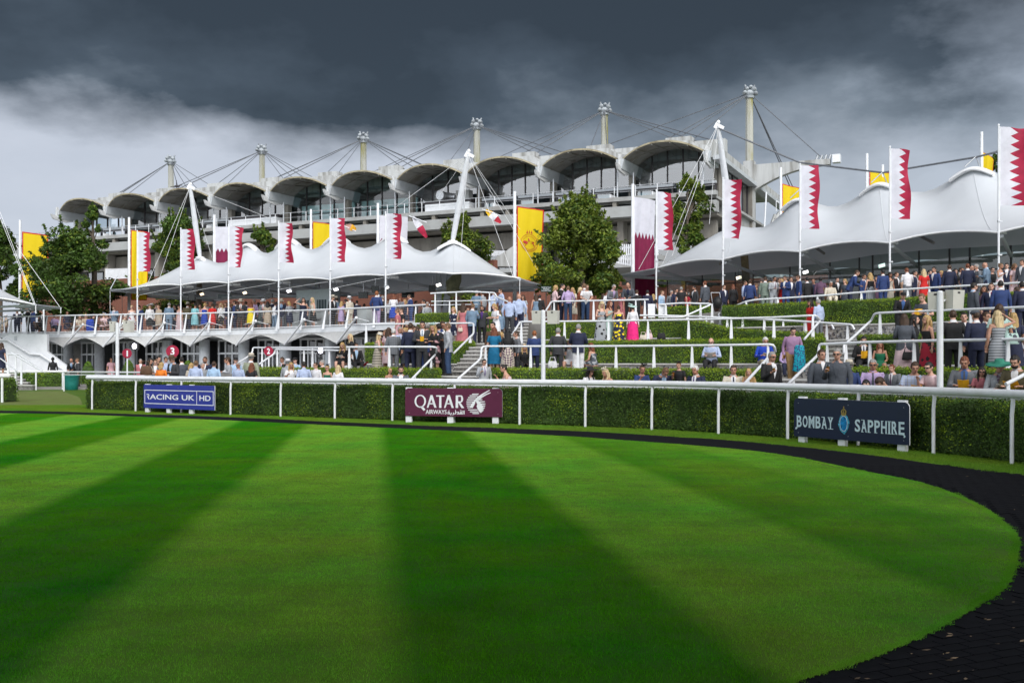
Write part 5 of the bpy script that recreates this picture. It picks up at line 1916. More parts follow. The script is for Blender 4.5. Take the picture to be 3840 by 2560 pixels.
def build_tent(name, front, ridge, back, label, sag=.32, ridge_sag=.55, cap_w=1.0, nu=8, nv=20, power=1.75):
 """front/ridge/back: equal-length lists. ridge[i] = (point, 'p' peak / 'e' end)."""
 c0 = front[len(front) // 2]
 root = empty(name, (c0.x, c0.y, 3.6), label=label, cat='tent')
 n = len(front)
 cols = []
 for i in range(n - 1):
  for k in range(nu):
   cols.append((i, k / nu))
 cols.append((n - 2, 1.0))
 grid_rows = []
 for (i, t) in cols:
  f = front[i].lerp(front[i + 1], t)
  b = back[i].lerp(back[i + 1], t)
  r = ridge[i][0].lerp(ridge[i + 1][0], t)
  sc = 4 * t * (1 - t)
  f = f + Vector((0, 0, sag * sc * .55)) + (r - f).normalized() * (sag * sc * 1.2) * Vector((1, 1, 0)).length / 1.41
  b = b + Vector((0, 0, sag * sc * .55)) + (r - b).normalized() * (sag * sc * 1.2)
  pk0, pk1 = ridge[i][1] == 'p', ridge[i + 1][1] == 'p'
  if pk0 and pk1:
   r = r - Vector((0, 0, ridge_sag * math.sin(math.pi * t) ** 1.7))
  elif pk0 or pk1:
   u = t if pk0 else 1 - t
   zl = (ridge[i][0].z if pk0 else ridge[i + 1][0].z)
   ze = (ridge[i + 1][0].z if pk0 else ridge[i][0].z)
   r.z = ze + (zl - ze) * ((1 - u ** 1.4) ** 2.3)
  col = []
  for v in range(nv + 1):
   q = v / nv
   if q <= .5:
    e, w_ = f, q * 2
   else:
    e, w_ = b, (1 - q) * 2
   p = e.lerp(r, w_)
   z = e.z + (r.z - e.z) * (w_ ** power if w_ < 1 else 1)
   col.append(Vector((p.x, p.y, z)))
  grid_rows.append(col)
 mb = MB()
 mb.grid(grid_rows, 0, True)
 mb.grid([[p - Vector((0, 0, .02)) for p in c] for c in grid_rows], 0, True, True)
 mb.build('membrane', M_mem, root)
 mb = MB()
 mb.tube([c[0] for c in grid_rows], .05, 6)
 mb.build('eave_cable', M_seam, root)
 for ci in range(0, len(grid_rows), nu):
  mb = MB()
  mb.tube([p + Vector((0, 0, .012)) for p in grid_rows[ci]], .012, 4)
  mb.build('seam', M_seamg, root)
 for i in range(n):
  if ridge[i][1] != 'p':
   continue
  p = ridge[i][0]
  if i + 1 < n:
   d = (ridge[i + 1][0] - p)
  else:
   d = (p - ridge[i - 1][0])
  d.z = 0
  d.normalize()
  g = Vector((-d.y, d.x, 0))
  sect = []
  for k in range(11):
   u = -1 + 2 * k / 10
   j = i + 1 if u > 0 else i - 1
   if j >= n or j < 0:
    j = i - 1 if u > 0 else i + 1
   ds_ = (ridge[j][0] - p).length
   ti = abs(u) * cap_w / ds_
   dr_ = ridge_sag * math.sin(math.pi * ti) ** 1.7 if ridge[j][1] == 'p' else (p.z - ridge[j][0].z) * (1 - (1 - ti ** 1.4) ** 2.3)
   c = p + d * (u * cap_w) + Vector((0, 0, .05 - dr_ - .10 * u * u))
   sect.append([c - g * .34 - Vector((0, 0, .17)), c - g * .22 + Vector((0, 0, .0)), c + Vector((0, 0, .05)), c + g * .22, c + g * .34 - Vector((0, 0, .17))])
  mb = MB()
  mb.loft(sect, smooth=True, closed=True)
  mb.build('peak_cap', M_seam, root)
 return root, grid_rows
def tent_front(pts):
 return [P(*p) for p in pts]
FL = tent_front([(512, 1078, 65.6), (678, 1069, 63.8), (854, 1061, 61.8), (1041, 1053, 59.6), (1237, 1048, 57.2), (1445, 1033, 54.6), (1949, 1043, 52.0)])
RL = [(P(413, 1085, 71), 'e'), (P(752, 968, 71.5), 'p'), (P(932, 916, 69.5), 'p'), (P(1080, 894, 67.3), 'p'), (P(1262, 885, 64.8), 'p'), (P(1475, 882, 62.2), 'p'), (P(1702, 908, 59.3), 'p')]
RL2 = RL + [(P(2053, 1072, 60), 'e')]
FL2 = FL[:6] + [P(1700, 1026, 53), P(1949, 1043, 52.6)]
BL = []
for (r, kd), f in zip(RL2, FL2):
 q = r + (r - f) * (.95)
 q.z = 6.5
 BL.append(q)
BL[0] = P(456, 1104, 79)
BL[-1] = P(2005, 1086, 67)
tl, rows_l = build_tent('canopy_tent', FL2, RL2, BL, 'white tensile canopy with six peaks over the left balcony', sag=.15, ridge_sag=.8, power=1.95)
FRn = tent_front([(2460, 1006, 55.5), (2710, 974, 51.3), (2999, 944, 47.3), (3337, 911, 43.6), (3745, 872, 40.2), (4250, 830, 36.8), (4900, 790, 34)])
RR = [(P(2313, 1032, 60), 'e'), (P(2748, 850, 58.5), 'p'), (P(2995, 748, 54.5), 'p'), (P(3298, 690, 50.5), 'p'), (P(3648, 632, 46.5), 'p'), (P(4080, 590, 43), 'p'), (P(4700, 540, 39.5), 'p')]
BR = []
for (r, kd), f in zip(RR, FRn):
 q = r + (r - f) * .95
 q.z = 7.0
 BR.append(q)
BR[0] = P(2359, 1057, 66)
trr, rows_r = build_tent('canopy_tent', FRn, RR, BR, 'large white tensile canopy over the glass pavilion at the right', sag=.24, ridge_sag=.75, power=1.9)
FQ = [P(-420, 1100, 60), P(-160, 1110, 61), P(130, 1141, 62)]
RQ = [(P(-420, 960, 66), 'p'), (P(-160, 1000, 66), 'p'), (P(226, 1152, 66), 'e')]
BQ = [P(-420, 1110, 72), P(-160, 1115, 72), P(190, 1158, 70)]
tq, rows_q = build_tent('canopy_tent', FQ, RQ, BQ, 'corner of a white tensile canopy at the left edge of the balcony', sag=.2)
def strut(root, a, b, r=.075, name='strut', m=None):
 mb = MB()
 mb.tube([a, b], r, 10)
 return mb.build(name, m or M_greyst, root)
def stay(root, a, b, r=.018):
 mb = MB()
 mb.tube([a, b], r, 5)
 return mb.build('stay_cable', M_seam, root)
for i, f in enumerate(FL2[:6]):
 e = f + Vector((3.9 - i * .2, 6.2, -.35))
 strut(tl, f + Vector((.15, .1, -.1)), e)
 mb = MB()
 mb.box(f + Vector((.35, .3, -.06)), (.7, .12, .14), R(30))
 mb.build('eave_clamp', M_seam, tl)
 if i:
  stay(tl, f + Vector((-.1, 0, -.12)), FL2[i - 1] + Vector((.1, .1, -.5)), .012)
strut(tl, RL2[0][0] + Vector((.1, 0, -.08)), FL2[0] + Vector((2.5, 3, -.45)))
strut(tl, P(456, 1106, 78), P(800, 1128, 72), .09)
strut(tl, P(700, 1118, 70), P(1300, 1108, 62), .09)
strut(tl, P(1300, 1108, 62), P(1700, 1078, 57), .09)
strut(tl, P(1949, 1046, 52.6), P(1640, 1096, 58), .09)
strut(tl, P(2053, 1076, 60), P(1640, 1090, 60), .09)
strut(tl, P(2003, 1088, 66), P(1640, 1096, 63), .09)
stay(tl, P(413, 1088, 71), P(413, 1240, 71))
stay(tl, P(458, 1106, 78), P(458, 1230, 74))
stay(tl, P(2314 - 0, 1036, 60), P(2314, 1120, 60))
stay(tl, P(1949, 1050, 52.3), P(1949, 1130, 52.3))
stay(tl, P(2003, 1090, 66), P(2003, 1140, 66))
strut(tl, P(413, 1085, 71), P(440, 1035, 72), .03)
for (x, y_) in ((1190, 1110), (1646, 1100)):
 mb = MB()
 a = P(x, y_, 64 if x < 1500 else 58.5)
 mb.tube([Vector((a.x, a.y, 3.6)), a + Vector((0, 0, 1.8))], .16, 10)
 mb.build('support_column', M_greyst, tl)
mb = MB()
a = P(740, 1150, 71)
mb.tube([Vector((a.x, a.y, 3.6)), RL2[1][0] - Vector((0, 0, .2))], .2, 10)
mb.build('support_column', mat('bronze_column', (.28, .22, .17), .5), tl)
mb = MB()
a = P(1660, 1150, 59.5)
mb.tube([Vector((a.x, a.y, 3.6)), RL2[6][0] - Vector((0, 0, .2))], .2, 10)
mb.build('support_column', M_greyst, tl)
for i, f in enumerate(FRn[:6]):
 e = f + Vector((4.2 - .2 * i, 5.6, -.55))
 strut(trr, f + Vector((.15, .1, -.12)), e, .085)
 mb = MB()
 mb.box(f + Vector((.3, .3, .04)), (.6, .09, .09), R(42))
 mb.build('eave_clamp', M_seam, trr)
strut(trr, P(2314, 1034, 60), P(2640, 1052, 60), .10)
strut(trr, P(2360, 1058, 65), P(2700, 1066, 64), .10)
strut(trr, P(3000, 1060, 53), P(3900, 1010, 42), .10)
strut(trr, P(2790, 940, 58.8), P(2800, 1080, 58.8), .22, 'support_column', mat('tan_column', (.40, .30, .17), .5))
for (a, b) in (((2700, 990, 53), (2790, 945, 60)), ((3090, 950, 50), (3000, 890, 55)), ((3500, 910, 45), (3380, 850, 50))):
 strut(trr, P(*a), P(*b), .07, 'canopy_beam', M_under)
strut(tq, P(134, 1143, 62), P(-160, 1160, 66))
strut(tq, P(228, 1155, 66), P(60, 1152, 68))
strut(tq, P(190, 1160, 70), P(-50, 1168, 70))
stay(tq, P(134, 1146, 62), P(134, 1175, 62), .03)
stay(tq, P(228, 1156, 66), P(228, 1175, 66), .03)
mb = MB()
mb.tube([PX(164, 62, 3.65), P(164, 1160, 62)], .05, 6)
mb.build('support_column', M_white, tq)
for (a, b) in (((0, 795, 68), (132, 1140, 62)), ((0, 815, 68), (128, 1140, 63)), ((60, 920, 67), (224, 1150, 66))):
 stay(tq, P(*a), P(*b), .016)
for (b0, b1) in ((0, 1), (1, 2)):
 pass
def leaning_mast(px0, py0, Y0, px1, py1, Y1, label, stays):
 a, b = P(px0, py0, Y0), P(px1, py1, Y1)
 root = empty('tent_mast', a, label=label, cat='mast', group='leaning white masts of the canopies')
 mb = MB()
 m_ = a.lerp(b, .5)
 mb.tube([a, a.lerp(b, .08), m_, a.lerp(b, .9), b], [.11, .16, .19, .14, .10], 14)
 mb.build('pole', M_white, root)
 mb = MB()
 mb.ell(a, (.34, .28, .10), 10, 5)
 mb.build('foot', M_seam, root)
 mb = MB()
 d = (b - a).normalized()
 mb.box(b + Vector((-.10, 0, 0)), (.16, .08, .36), rot=Matrix.Rotation(.5, 3, 'Y'))
 mb.box(b + Vector((.16, 0, -.08)), (.38, .08, .18), rot=Matrix.Rotation(.5, 3, 'Y'))
 mb.ell(b + Vector((.03, 0, .18)), (.11, .09, .12), 8, 5)
 mb.build('cable_head', M_seam, root)
 for s_ in stays:
  stay(root, b, P(*s_), .011)
leaning_mast(750, 966, 71.3, 713, 700, 69, 'leaning white mast on the first peak of the left canopy', [(548, 1075, 64), (592, 1062, 62), (1090, 850, 72), (795, 965, 71)])
leaning_mast(1697, 906, 59.4, 1756, 578, 57.5, 'leaning white mast on the last peak of the left canopy', [(1520, 750, 64), (1480, 780, 62), (1640, 745, 60), (1925, 1040, 53), (1950, 860, 60), (2050, 1068, 60), (1840, 720, 62), (1715, 1110, 58)])
leaning_mast(2745, 850, 58.6, 2692, 470, 56, 'tall leaning white mast at the start of the right canopy', [(2395, 1010, 55), (2485, 990, 56), (2520, 960, 55), (2660, 840, 56)])
tc_ = empty('tent_ridge_cable', P(3140, 625, 52), label='heavy cable slung over the right canopy peaks', cat='cable')
for a, b in (((2692, 480, 56), (2998, 610, 55)), ((2998, 610, 55), (3310, 648, 50.5)), ((3310, 648, 50.5), (3660, 590, 46.5)), ((3660, 590, 46.5), (4100, 480, 43))):
 mb = MB()
 mb.tube([P(*a), P(*b)], .05, 5)
 mb.build('cable_length', M_cable, tc_)
for (x, y_, Y) in ((2995, 748, 54.5), (3298, 690, 50.5), (3648, 632, 46.5)):
 for d_ in (-35, 30):
  mb = MB()
  mb.tube([P(x + d_ * .9, y_ - 5, Y), P(x + 12, y_ - 45, Y)], .03, 4)
  mb.build('hanger', M_steel, tc_)
gp = empty('glass_pavilion', P(3200, 1200, 53), label='frameless glass wall of the pavilion under the right canopy', cat='building')
M_glP = glass_mat('pavilion_glass', (.42, .49, .47), .95)
gpts = [(2502, 1043, 61.5), (2571, 1038, 60.2), (2633, 1032, 59.2), (2757, 1020, 57.2), (2824, 1014, 56.2), (2962, 1000, 54.3), (3112, 984, 52.3), (3222, 966, 50.8), (3272, 957, 50.1), (3446, 940, 48.0), (3560, 932, 46.8), (3636, 928, 46.0), (3790, 920, 44.6), (4050, 905, 42.5), (4500, 890, 40)]
for i in range(len(gpts) - 1):
 a, b = P(*gpts[i]), P(*gpts[i + 1])
 a0_, b0_ = Vector((a.x, a.y, 3.9)), Vector((b.x, b.y, 3.9))
 u = (b - a) * .004
 mb = MB()
 mb.add([a0_ + u, b0_ - u, b - u, a + u], [(0, 1, 2, 3)])
 mb.build('glass_pane', M_glP, gp)
 mb = MB()
 mb.beam(a0_, a, .04, .12)
 mb.build('glass_joint', M_dark, gp)
mb = MB()
mb.beam(P(2690, 1064, 58), P(3900, 1000, 43.2), .05, .05)
mb.build('transom_rail', M_dark, gp)
oriented_box('pavilion_counter', P(2950, 1120, 60), P(3900, 1080, 50), 1.2, 3.9, 5.0, mat('bar_counter', (.22, .20, .18), .5), label='bar counter inside the glass pavilion', cat='counter')
oriented_box('pavilion_back_wall', PX(2980, 66), PX(4300, 49), .3, 3.9, 7.6, mat('pavilion_wall', (.07, .075, .07), .7, var=.3, scale=.6), label='dark back wall inside the glass pavilion', cat='wall')
for (x, y_, Y, w_, h_, lab) in ((3135, 1075, 60, 55, 75, 'large dark screen inside the glass pavilion at its middle'), ):
 c = P(x, y_, Y)
 oriented_box('screen', c - Vector((.45, 0, 0)), c + Vector((.45, -.1, 0)), .06, c.z - .6, c.z + .6, mat('screen_grey', (.05, .06, .07), .3), label=lab, cat='screen')
SCR = [(720, 1114, 66, 26, 24, 'black screen under the left canopy near its first column'), (1008, 1108, 62, 30, 18, 'black screen above the balcony crowd near the white hat'), (1407, 1084, 56, 27, 26, 'black screen above the man in blue blazer'),
    (1362, 1106, 57, 36, 25, 'wide black screen left of the blue blazer man'), (1440, 1092, 56, 24, 27, 'black screen just right of the flagpole near the blue blazer man'), (1530, 1106, 60, 48, 20, 'pair of dark screens above the man with ginger hair'),
    (1621, 1082, 56, 26, 26, 'black screen beside the green canvas cover'), (845, 1112, 68, 60, 18, 'pale hanging board under the left canopy')]
for (x, y_, Y, w_, h_, lab) in SCR:
 c = P(x, y_, Y)
 W_, H_ = w_ * Y / F, h_ * Y / F
 root = empty('screen', (c.x, c.y, c.z - H_ / 2), R(-8), label=lab, cat='screen', group='screens hanging under the left canopy')
 pale = 'pale' in lab
 mb = MB()
 mb.box((0, 0, H_ / 2), (W_, .10, H_))
 mb.build('casing', M_steel if pale else M_dark, root, local=True)
 mb = MB()
 mb.box((0, -.056, H_ / 2), (W_ * .93, .012, H_ * .9))
 mb.build('display', mat('pale_board', (.25, .29, .32), .5) if pale else mat('dark_screen', (.012, .016, .016), .25), root, local=True)
 mb = MB()
 mb.tube([(0, .05, H_), (0, .05, H_ + .5)], .03, 5)
 mb.build('hanger', M_greyst, root, local=True)
c = P(1700, 1082, 56)
mb = MB()
rg = []
for z_, rx__, ry__, ox in ((.95, .10, .08, .3), (.75, .28, .2, .18), (.4, .45, .3, .0), (0, .36, .25, -.05), (-.3, .5, .3, .1), (-.45, .22, .2, .05)):
 rg.append([Vector((c.x + ox + rx__ * math.cos(k * math.tau / 12) * (1 + .15 * math.sin(k * 2.7)), c.y + ry__ * math.sin(k * math.tau / 12), c.z + z_)) for k in range(12)])
mb.loft(rg[::-1])
mb.build('canvas_cover', mat('olive_canvas', (.15, .15, .085), .8, var=.3, scale=3), label='olive canvas cover wrapped round gear at the canopy column', cat='cover')
for (x, y_, Y, col, lab, sz_) in ((757, 1101, 66, (1, .72, .42), 'warm lit floodlight under the left canopy near the first screen', 1), (918, 1096, 63, (1, .78, .5), 'warm lit floodlight above the man in panama hat', 1),
          (1084, 1089, 60, (1, .93, 1), 'white lit floodlight left of the white kiosk', 1.1), (1260, 1083, 58, (.98, .92, 1), 'white lit floodlight right of the white kiosk', 1.05),
          (1451, 1076, 55, (1, .97, .92), 'small lit floodlight beside the sixth flagpole', .8), (1645, 1066, 56, (1, .95, .86), 'lit floodlight beside the olive canvas cover', 1.1),
          (2771, 1039, 57, (1, .84, .62), 'warm lit floodlight inside the glass pavilion', 1.2), (3021, 1018, 53, (1, .97, .95), 'small white lit floodlight in the pavilion', 1.1), (3307, 993, 51, (.85, 1, .9), 'greenish lit floodlight in the pavilion at the right', 1.3)):
 c = P(x, y_, Y)
 root = empty('floodlight', c, label=lab, cat='lamp', group='lit floodlights under the canopies')
 mb = MB()
 Mr = Matrix.Rotation(R(38), 3, 'X') @ Matrix.Rotation(R(-20), 3, 'Y')
 mb.box((0, .05, 0), (.28 * sz_, .09, .19 * sz_), rot=Mr)
 mb.build('housing', M_greyst, root, local=True)
 mb = MB()
 mb.box(Mr @ Vector((0, -.062, 0)) + Vector((0, .05, 0)), (.24 * sz_, .015, .15 * sz_), rot=Mr)
 mb.build('lamp_face', mat('lamp_face_%d' % int(col[2] * 100), (.9, .9, .9), emit=(col, 2.6)), root, local=True)
 mb = MB()
 mb.tube([(0, .1, .1), (0, .15, .5)], .02, 5)
 mb.build('bracket', M_greyst, root, local=True)
for (x, y_, Y, lab) in ((506, 1298, 50, 'bright blue-white camera lamp beside the number one sign'), (1203, 1313, 44, 'bright white camera lamp behind the forecourt hand rail')):
 c = P(x, y_, Y)
 root = empty('camera_lamp', (c.x, c.y, .15), label=lab, cat='lamp')
 mb = MB()
 mb.ell((0, -.08, c.z - .15), (.11, .05, .14), 12, 8)
 mb.build('lamp_face', mat('camera_lamp_face', (1, 1, 1), emit=((.86, .86, 1.0), 8)), root, local=True)
 mb = MB()
 mb.box((0, .06, c.z - .15), (.34, .18, .36))
 mb.box((-.22, 0, c.z - .12), (.05, .25, .25))
 mb.build('housing', M_black, root, local=True)
 mb = MB()
 mb.tube([(0, .05, 0), (0, .05, c.z - .3)], .03, 6)
 mb.build('stand', M_black, root, local=True)
ka, kb = P(1098, 1100, 62), P(1235, 1100, 60.2)
kk = empty('kiosk', Vector(((ka.x + kb.x) / 2, 61.2, ZD)), math.atan2(kb.y - ka.y, kb.x - ka.x), label='pale grey bar kiosk with two openings on the balcony', cat='kiosk')
mb = MB()
mb.box((0, .6, 1.25), (2.9, .9, 2.5))
mb.build('booth', mat('pale_kiosk', (.44, .50, .52), .6, var=.04), kk, local=True)
for x in (-.75, .75):
 mb = MB()
 mb.box((x, .14, 1.45), (.8, .03, .8))
 ob = mb.build('opening', mat('teal_dark_opening', (.02, .05, .055), .4), kk, local=True)
 for q in range(3):
  mb = MB()
  mb.box((x - .25 + q * .25, .115, 1.45), (.02, .02, .8))
  mb.build('glazing_bar', M_greyst, ob, local=True)
for (x0, x1, lab, txt) in ((1076, 1128, 'left pale bar counter on the balcony behind the striped top woman', ''), (1176, 1232, 'pale bar counter with lettering on the balcony', 'BOMBAY'), (1356, 1392, 'pale bar counter behind the man in navy near the flagpole', '')):
 a, b = PX(x0, tab(DK, x0) + 2.4), PX(x1, tab(DK, x1) + 2.2)
 o = empty('bar_counter', ((a.x + b.x) / 2, (a.y + b.y) / 2, ZD), math.atan2(b.y - a.y, b.x - a.x), label=lab, cat='counter')
 L_ = (b - a).length
 mb = MB()
 mb.box((0, 0, .52), (L_, .6, 1.04))
 mb.build('front', mat('pale_counter', (.52, .56, .57), .5, var=.03), o, local=True)
 mb = MB()
 mb.box((0, 0, 1.07), (L_ + .08, .68, .05))
 mb.build('top', M_white, o, local=True)
 if txt:
  inst('lettering', fit_text(txt, L_ * .72, .16, M_dark, .02), o, (-.02, -.315, .55), rot=(R(90), 0, 0))
# flags
M_flw = mat('flag_white_cloth', (.74, .74, .82), .7, var=.05, scale=2.5, trans=.25)
M_flm = mat('flag_maroon_cloth', (.44, .014, .06), .7, var=.12, scale=2.5, trans=.25)
M_flm2 = mat('banner_maroon_cloth', (.23, .008, .06), .7, var=.1, scale=2, trans=.25)
M_fly = mat('banner_yellow_cloth', (.84, .62, .0), .7, var=.015, scale=1.5, trans=.25)
M_flr = mat('banner_red_border', (.60, .025, .012), .7, var=.08, trans=.2)
M_emb = mat('banner_red_print', (.50, .04, .02), .7)
def wave(p, H, Wd, ph, amp):
 """p = (u 0..1 from the pole, v 0..1 from the top) -> local (x, y, z)"""
 u, v = p
 x = u * Wd * (1 - .08 * u)
 y = amp * math.sin(u * 4.2 + v * 3.0 + ph) * u + .5 * amp * math.sin(v * 9 + ph * 2) * u
 z = -v * H - .05 * H * u * (.1 + .35 * (ph % 1)) + .02 * math.sin(v * 7 + ph) * u
 x *= 1 - .10 * math.sin(v * math.pi * 1.4 + ph) ** 2 * u
 return Vector((x, y, z))
FLAGS = [(515, 870, 1018, 50, 65.2, 'first small maroon and white flag, in front of the yellow banner'), (678, 860, 1010, 52, 63.4, 'second maroon and white flag, beside the leaning mast'),
   (857, 848, 1000, 54, 61.4, 'third maroon and white flag, over the plain white banner'), (1045, 835, 983, 56, 59.2, 'fourth maroon and white flag, at the fourth pole of the balcony'),
   (1238, 818, 982, 60, 56.8, 'fifth maroon and white flag, in front of the half hidden yellow banner'), (1446, 800, 967, 60, 54.2, 'sixth maroon and white flag, in front of the white banners'),
   (2461, 718, 935, 64, 55.2, 'maroon and white flag beside the tall maroon banner'), (2711, 672, 892, 68, 51.0, 'maroon and white flag at the foot of the tall leaning mast'),
   (3000, 620, 857, 76, 47.0, 'maroon and white flag under the end box of the concrete arm'), (3337, 556, 816, 80, 43.3, 'maroon and white flag between two canopy peaks at the right'),
   (3745, 474, 768, 112, 39.9, 'largest maroon and white flag at the right edge')]
for idx, (px, y0, y1, wpx, Y, lab) in enumerate(FLAGS):
 a = P(px, y0 - 3, Y)
 zf = ZD if px < 1500 else 3.9
 root = empty('flagpole', (a.x, a.y, zf), label=lab, cat='flag', group='small maroon and white flags on the canopy poles')
 H = (y1 - y0) * Y / F
 Wd = wpx * Y / F
 zt_ = a.z - zf
 mb = MB()
 mb.tube([(0, 0, 0), (0, 0, zt_ * .62), (0, 0, zt_)], [.045, .045, .035], 8)
 mb.ell((0, 0, zt_ + .02), (.05, .05, .05), 8, 5)
 mb.build('pole', M_white, root, local=True)
 for z_ in (zt_ - H * 1.22, zt_ - H * 1.65):
  mb = MB()
  mb.box((.03, -.02, z_), (.16, .10, .06))
  mb.build('pole_clip', M_steel, root, local=True)
 nt_ = 9
 ph = idx * 1.7 + .4
 mb = MB()
 ox = .07
 rows_w, rows_m = [], []
 K = 4
 for i in range(nt_ * 2 * K + 1):
  v = i / (nt_ * 2 * K)
  ph_ = (v * nt_) % 1.0
  tri = 1 - abs(2 * ph_ - 1)
  ub = .36 + (.40 if wpx > 100 else .42) * tri * .9
  rw = [wave((ub * q / 5, v), H, Wd, ph, .10 + .05 * (idx % 4)) + Vector((ox, 0, zt_ - .05)) for q in range(6)]
  rm = [wave((ub + (1 - ub) * q / 6, v), H, Wd, ph, .10 + .05 * (idx % 4)) + Vector((ox, 0, zt_ - .05)) for q in range(7)]
  rows_w.append(rw)
  rows_m.append(rm)
 mb.grid(rows_w, 0, True)
 mb.grid(rows_m, 1, True)
 mb.build('flag', [M_flw, M_flm], root, local=True)
 mb = MB()
 mb.tube([(ox - .01, 0, zt_ - .05), (ox - .01, 0, zt_ - H - .1)], .018, 5)
 mb.build('hoist_sleeve', M_white, root, local=True)
def banner(px, ytop, x0, x1, y0, y1, Y, kind, lab, slant=0, zf=3.6, ph=0.0, r=.11):
 a = P(px, ytop, Y)
 root = empty('banner_pole', (a.x, a.y, zf), label=lab, cat='banner', group='tall banners on thick white poles')
 mb = MB()
 mb.tube([(0, 0, 0), (0, 0, a.z - zf)], [r * 1.15, r * .8], 10)
 mb.build('pole', M_white, root, local=True)
 s_ = Y / F
 W_, H_ = (x1 - x0) * s_, (y1 - y0) * s_
 ox = (x0 - px) * s_
 zt_ = EH - (y0 - HY) * s_ - zf
 rows = []
 N, Mv = 16, 30
 bw = .045 if kind == 'y' else 0
 def q(u, v):
  return Vector((ox + u * W_ * (1 - .05 * math.sin(v * 2.2)), .12 * math.sin(u * 5 + v * 4 + ph) * (u + .2) + .05 * math.sin(u * 15 + v * 2.5 + ph * 3) * (.3 + v), zt_ - v * H_ - slant * s_ * u * (1 - v * .8)))
 us = [0, bw, *[bw + (1 - 2 * bw) * i / N for i in range(1, N)], 1 - bw, 1] if bw else [i / N for i in range(N + 1)]
 bv = bw * W_ / H_
 if kind == 'y':
  vs__ = [0, bv] + [bv + (1 - 2 * bv) * i / Mv for i in range(1, Mv)] + [1 - bv, 1]
  mb = MB()
  for i in range(len(vs__) - 1):
   for j in range(len(us) - 1):
    edge_ = i == 0 or i == len(vs__) - 2 or j == 0 or j == len(us) - 2
    mb.add([q(us[j], vs__[i]), q(us[j + 1], vs__[i]), q(us[j + 1], vs__[i + 1]), q(us[j], vs__[i + 1])], [(3, 2, 1, 0)], 1 if edge_ else 0, True)
  mb.build('banner_cloth', [M_fly, M_flr], root, local=True)
 else:
  mb = MB()
  K = 3
  n5 = 6
  rt_, rb_ = [], []
  cols = n5 * 2 * K
  for j in range(cols + 1):
   u = j / cols
   tri = 1 - abs(2 * ((u * n5) % 1.0) - 1)
   vb = .335 + .0 + .062 * (1 - tri) + (.03 if kind == 'w' else 0)
   rt_.append([q(u, vb * i / 8) for i in range(9)])
   rb_.append([q(u, vb + (1 - vb) * i / 14) for i in range(15)])
  mb.grid(rt_, 0, True)
  mb.grid(rb_, 1, True)
  mb.build('banner_cloth', [M_flw, M_flm2], root, local=True)
 for i in range(9):
  v = i / 8
  mb = MB()
  mb.tube([(0, 0, zt_ - v * H_), q(.01, v)], .02, 4)
  mb.build('eyelet_cord', M_white, root, local=True)
 return root, q, W_, H_
b1_ = banner(75, 825, 82, 184, 868, 1115, 78, 'y', 'yellow banner with red border and red horse at the far left', 14, ph=.5)
b2_ = banner(484, 815, 491, 556, 862, 1125, 76, 'y', 'narrow yellow banner half hidden behind the first maroon flag', 8, ph=1.5)
banner(804, 806, 809, 905, 850, 1090, 78, 'm', 'white and maroon banner behind the left canopy', 0, ph=.2, r=.13)
banner(1166, 785, 1172, 1240, 831, 1080, 76, 'y', 'yellow banner behind the left canopy beside the fifth flag', 8, ph=2.5)
banner(1417, 762, 1423, 1530, 808, 1060, 75, 'm', 'mostly white banner behind the left canopy beside the sixth flag', 6, ph=1.1, r=.12)
b3_ = banner(1930, 718, 1938, 2040, 772, 1052, 62, 'y', 'large yellow banner with red emblem beside the big round tree', 17, ph=.9, r=.12)
banner(2373, 690, 2378, 2458, 738, 1125, 62, 'm', 'tall white and maroon banner left of the right canopy', 14, ph=2.0, r=.125)
banner(2928, 628, 2934, 3005, 688, 920, 66, 'y', 'yellow banner behind the right canopy near the concrete arm', 20, ph=.3)
banner(3251, 576, 3261, 3345, 640, 860, 62, 'y', 'yellow banner behind the right canopy at its middle', 10, ph=.7)
mb = MB()
a = P(3310, 618, 62)
mb.tube([(a.x, a.y, 3.6), a], [.12, .09], 8)
mb.build('bare_pole', M_white, label='bare white pole behind the right canopy beside the yellow banner', cat='pole')
banner(3681, 495, 3686, 3730, 568, 760, 58, 'y', 'yellow banner behind the right canopy near the largest flag', 32, ph=1.9)
mb = MB()
a = P(2068, 1022, 60)
mb.tube([(a.x, a.y, 3.6), a], .06, 8)
mb.build('bare_pole', M_white, label='short white pole beside the dark green notice sign', cat='pole')
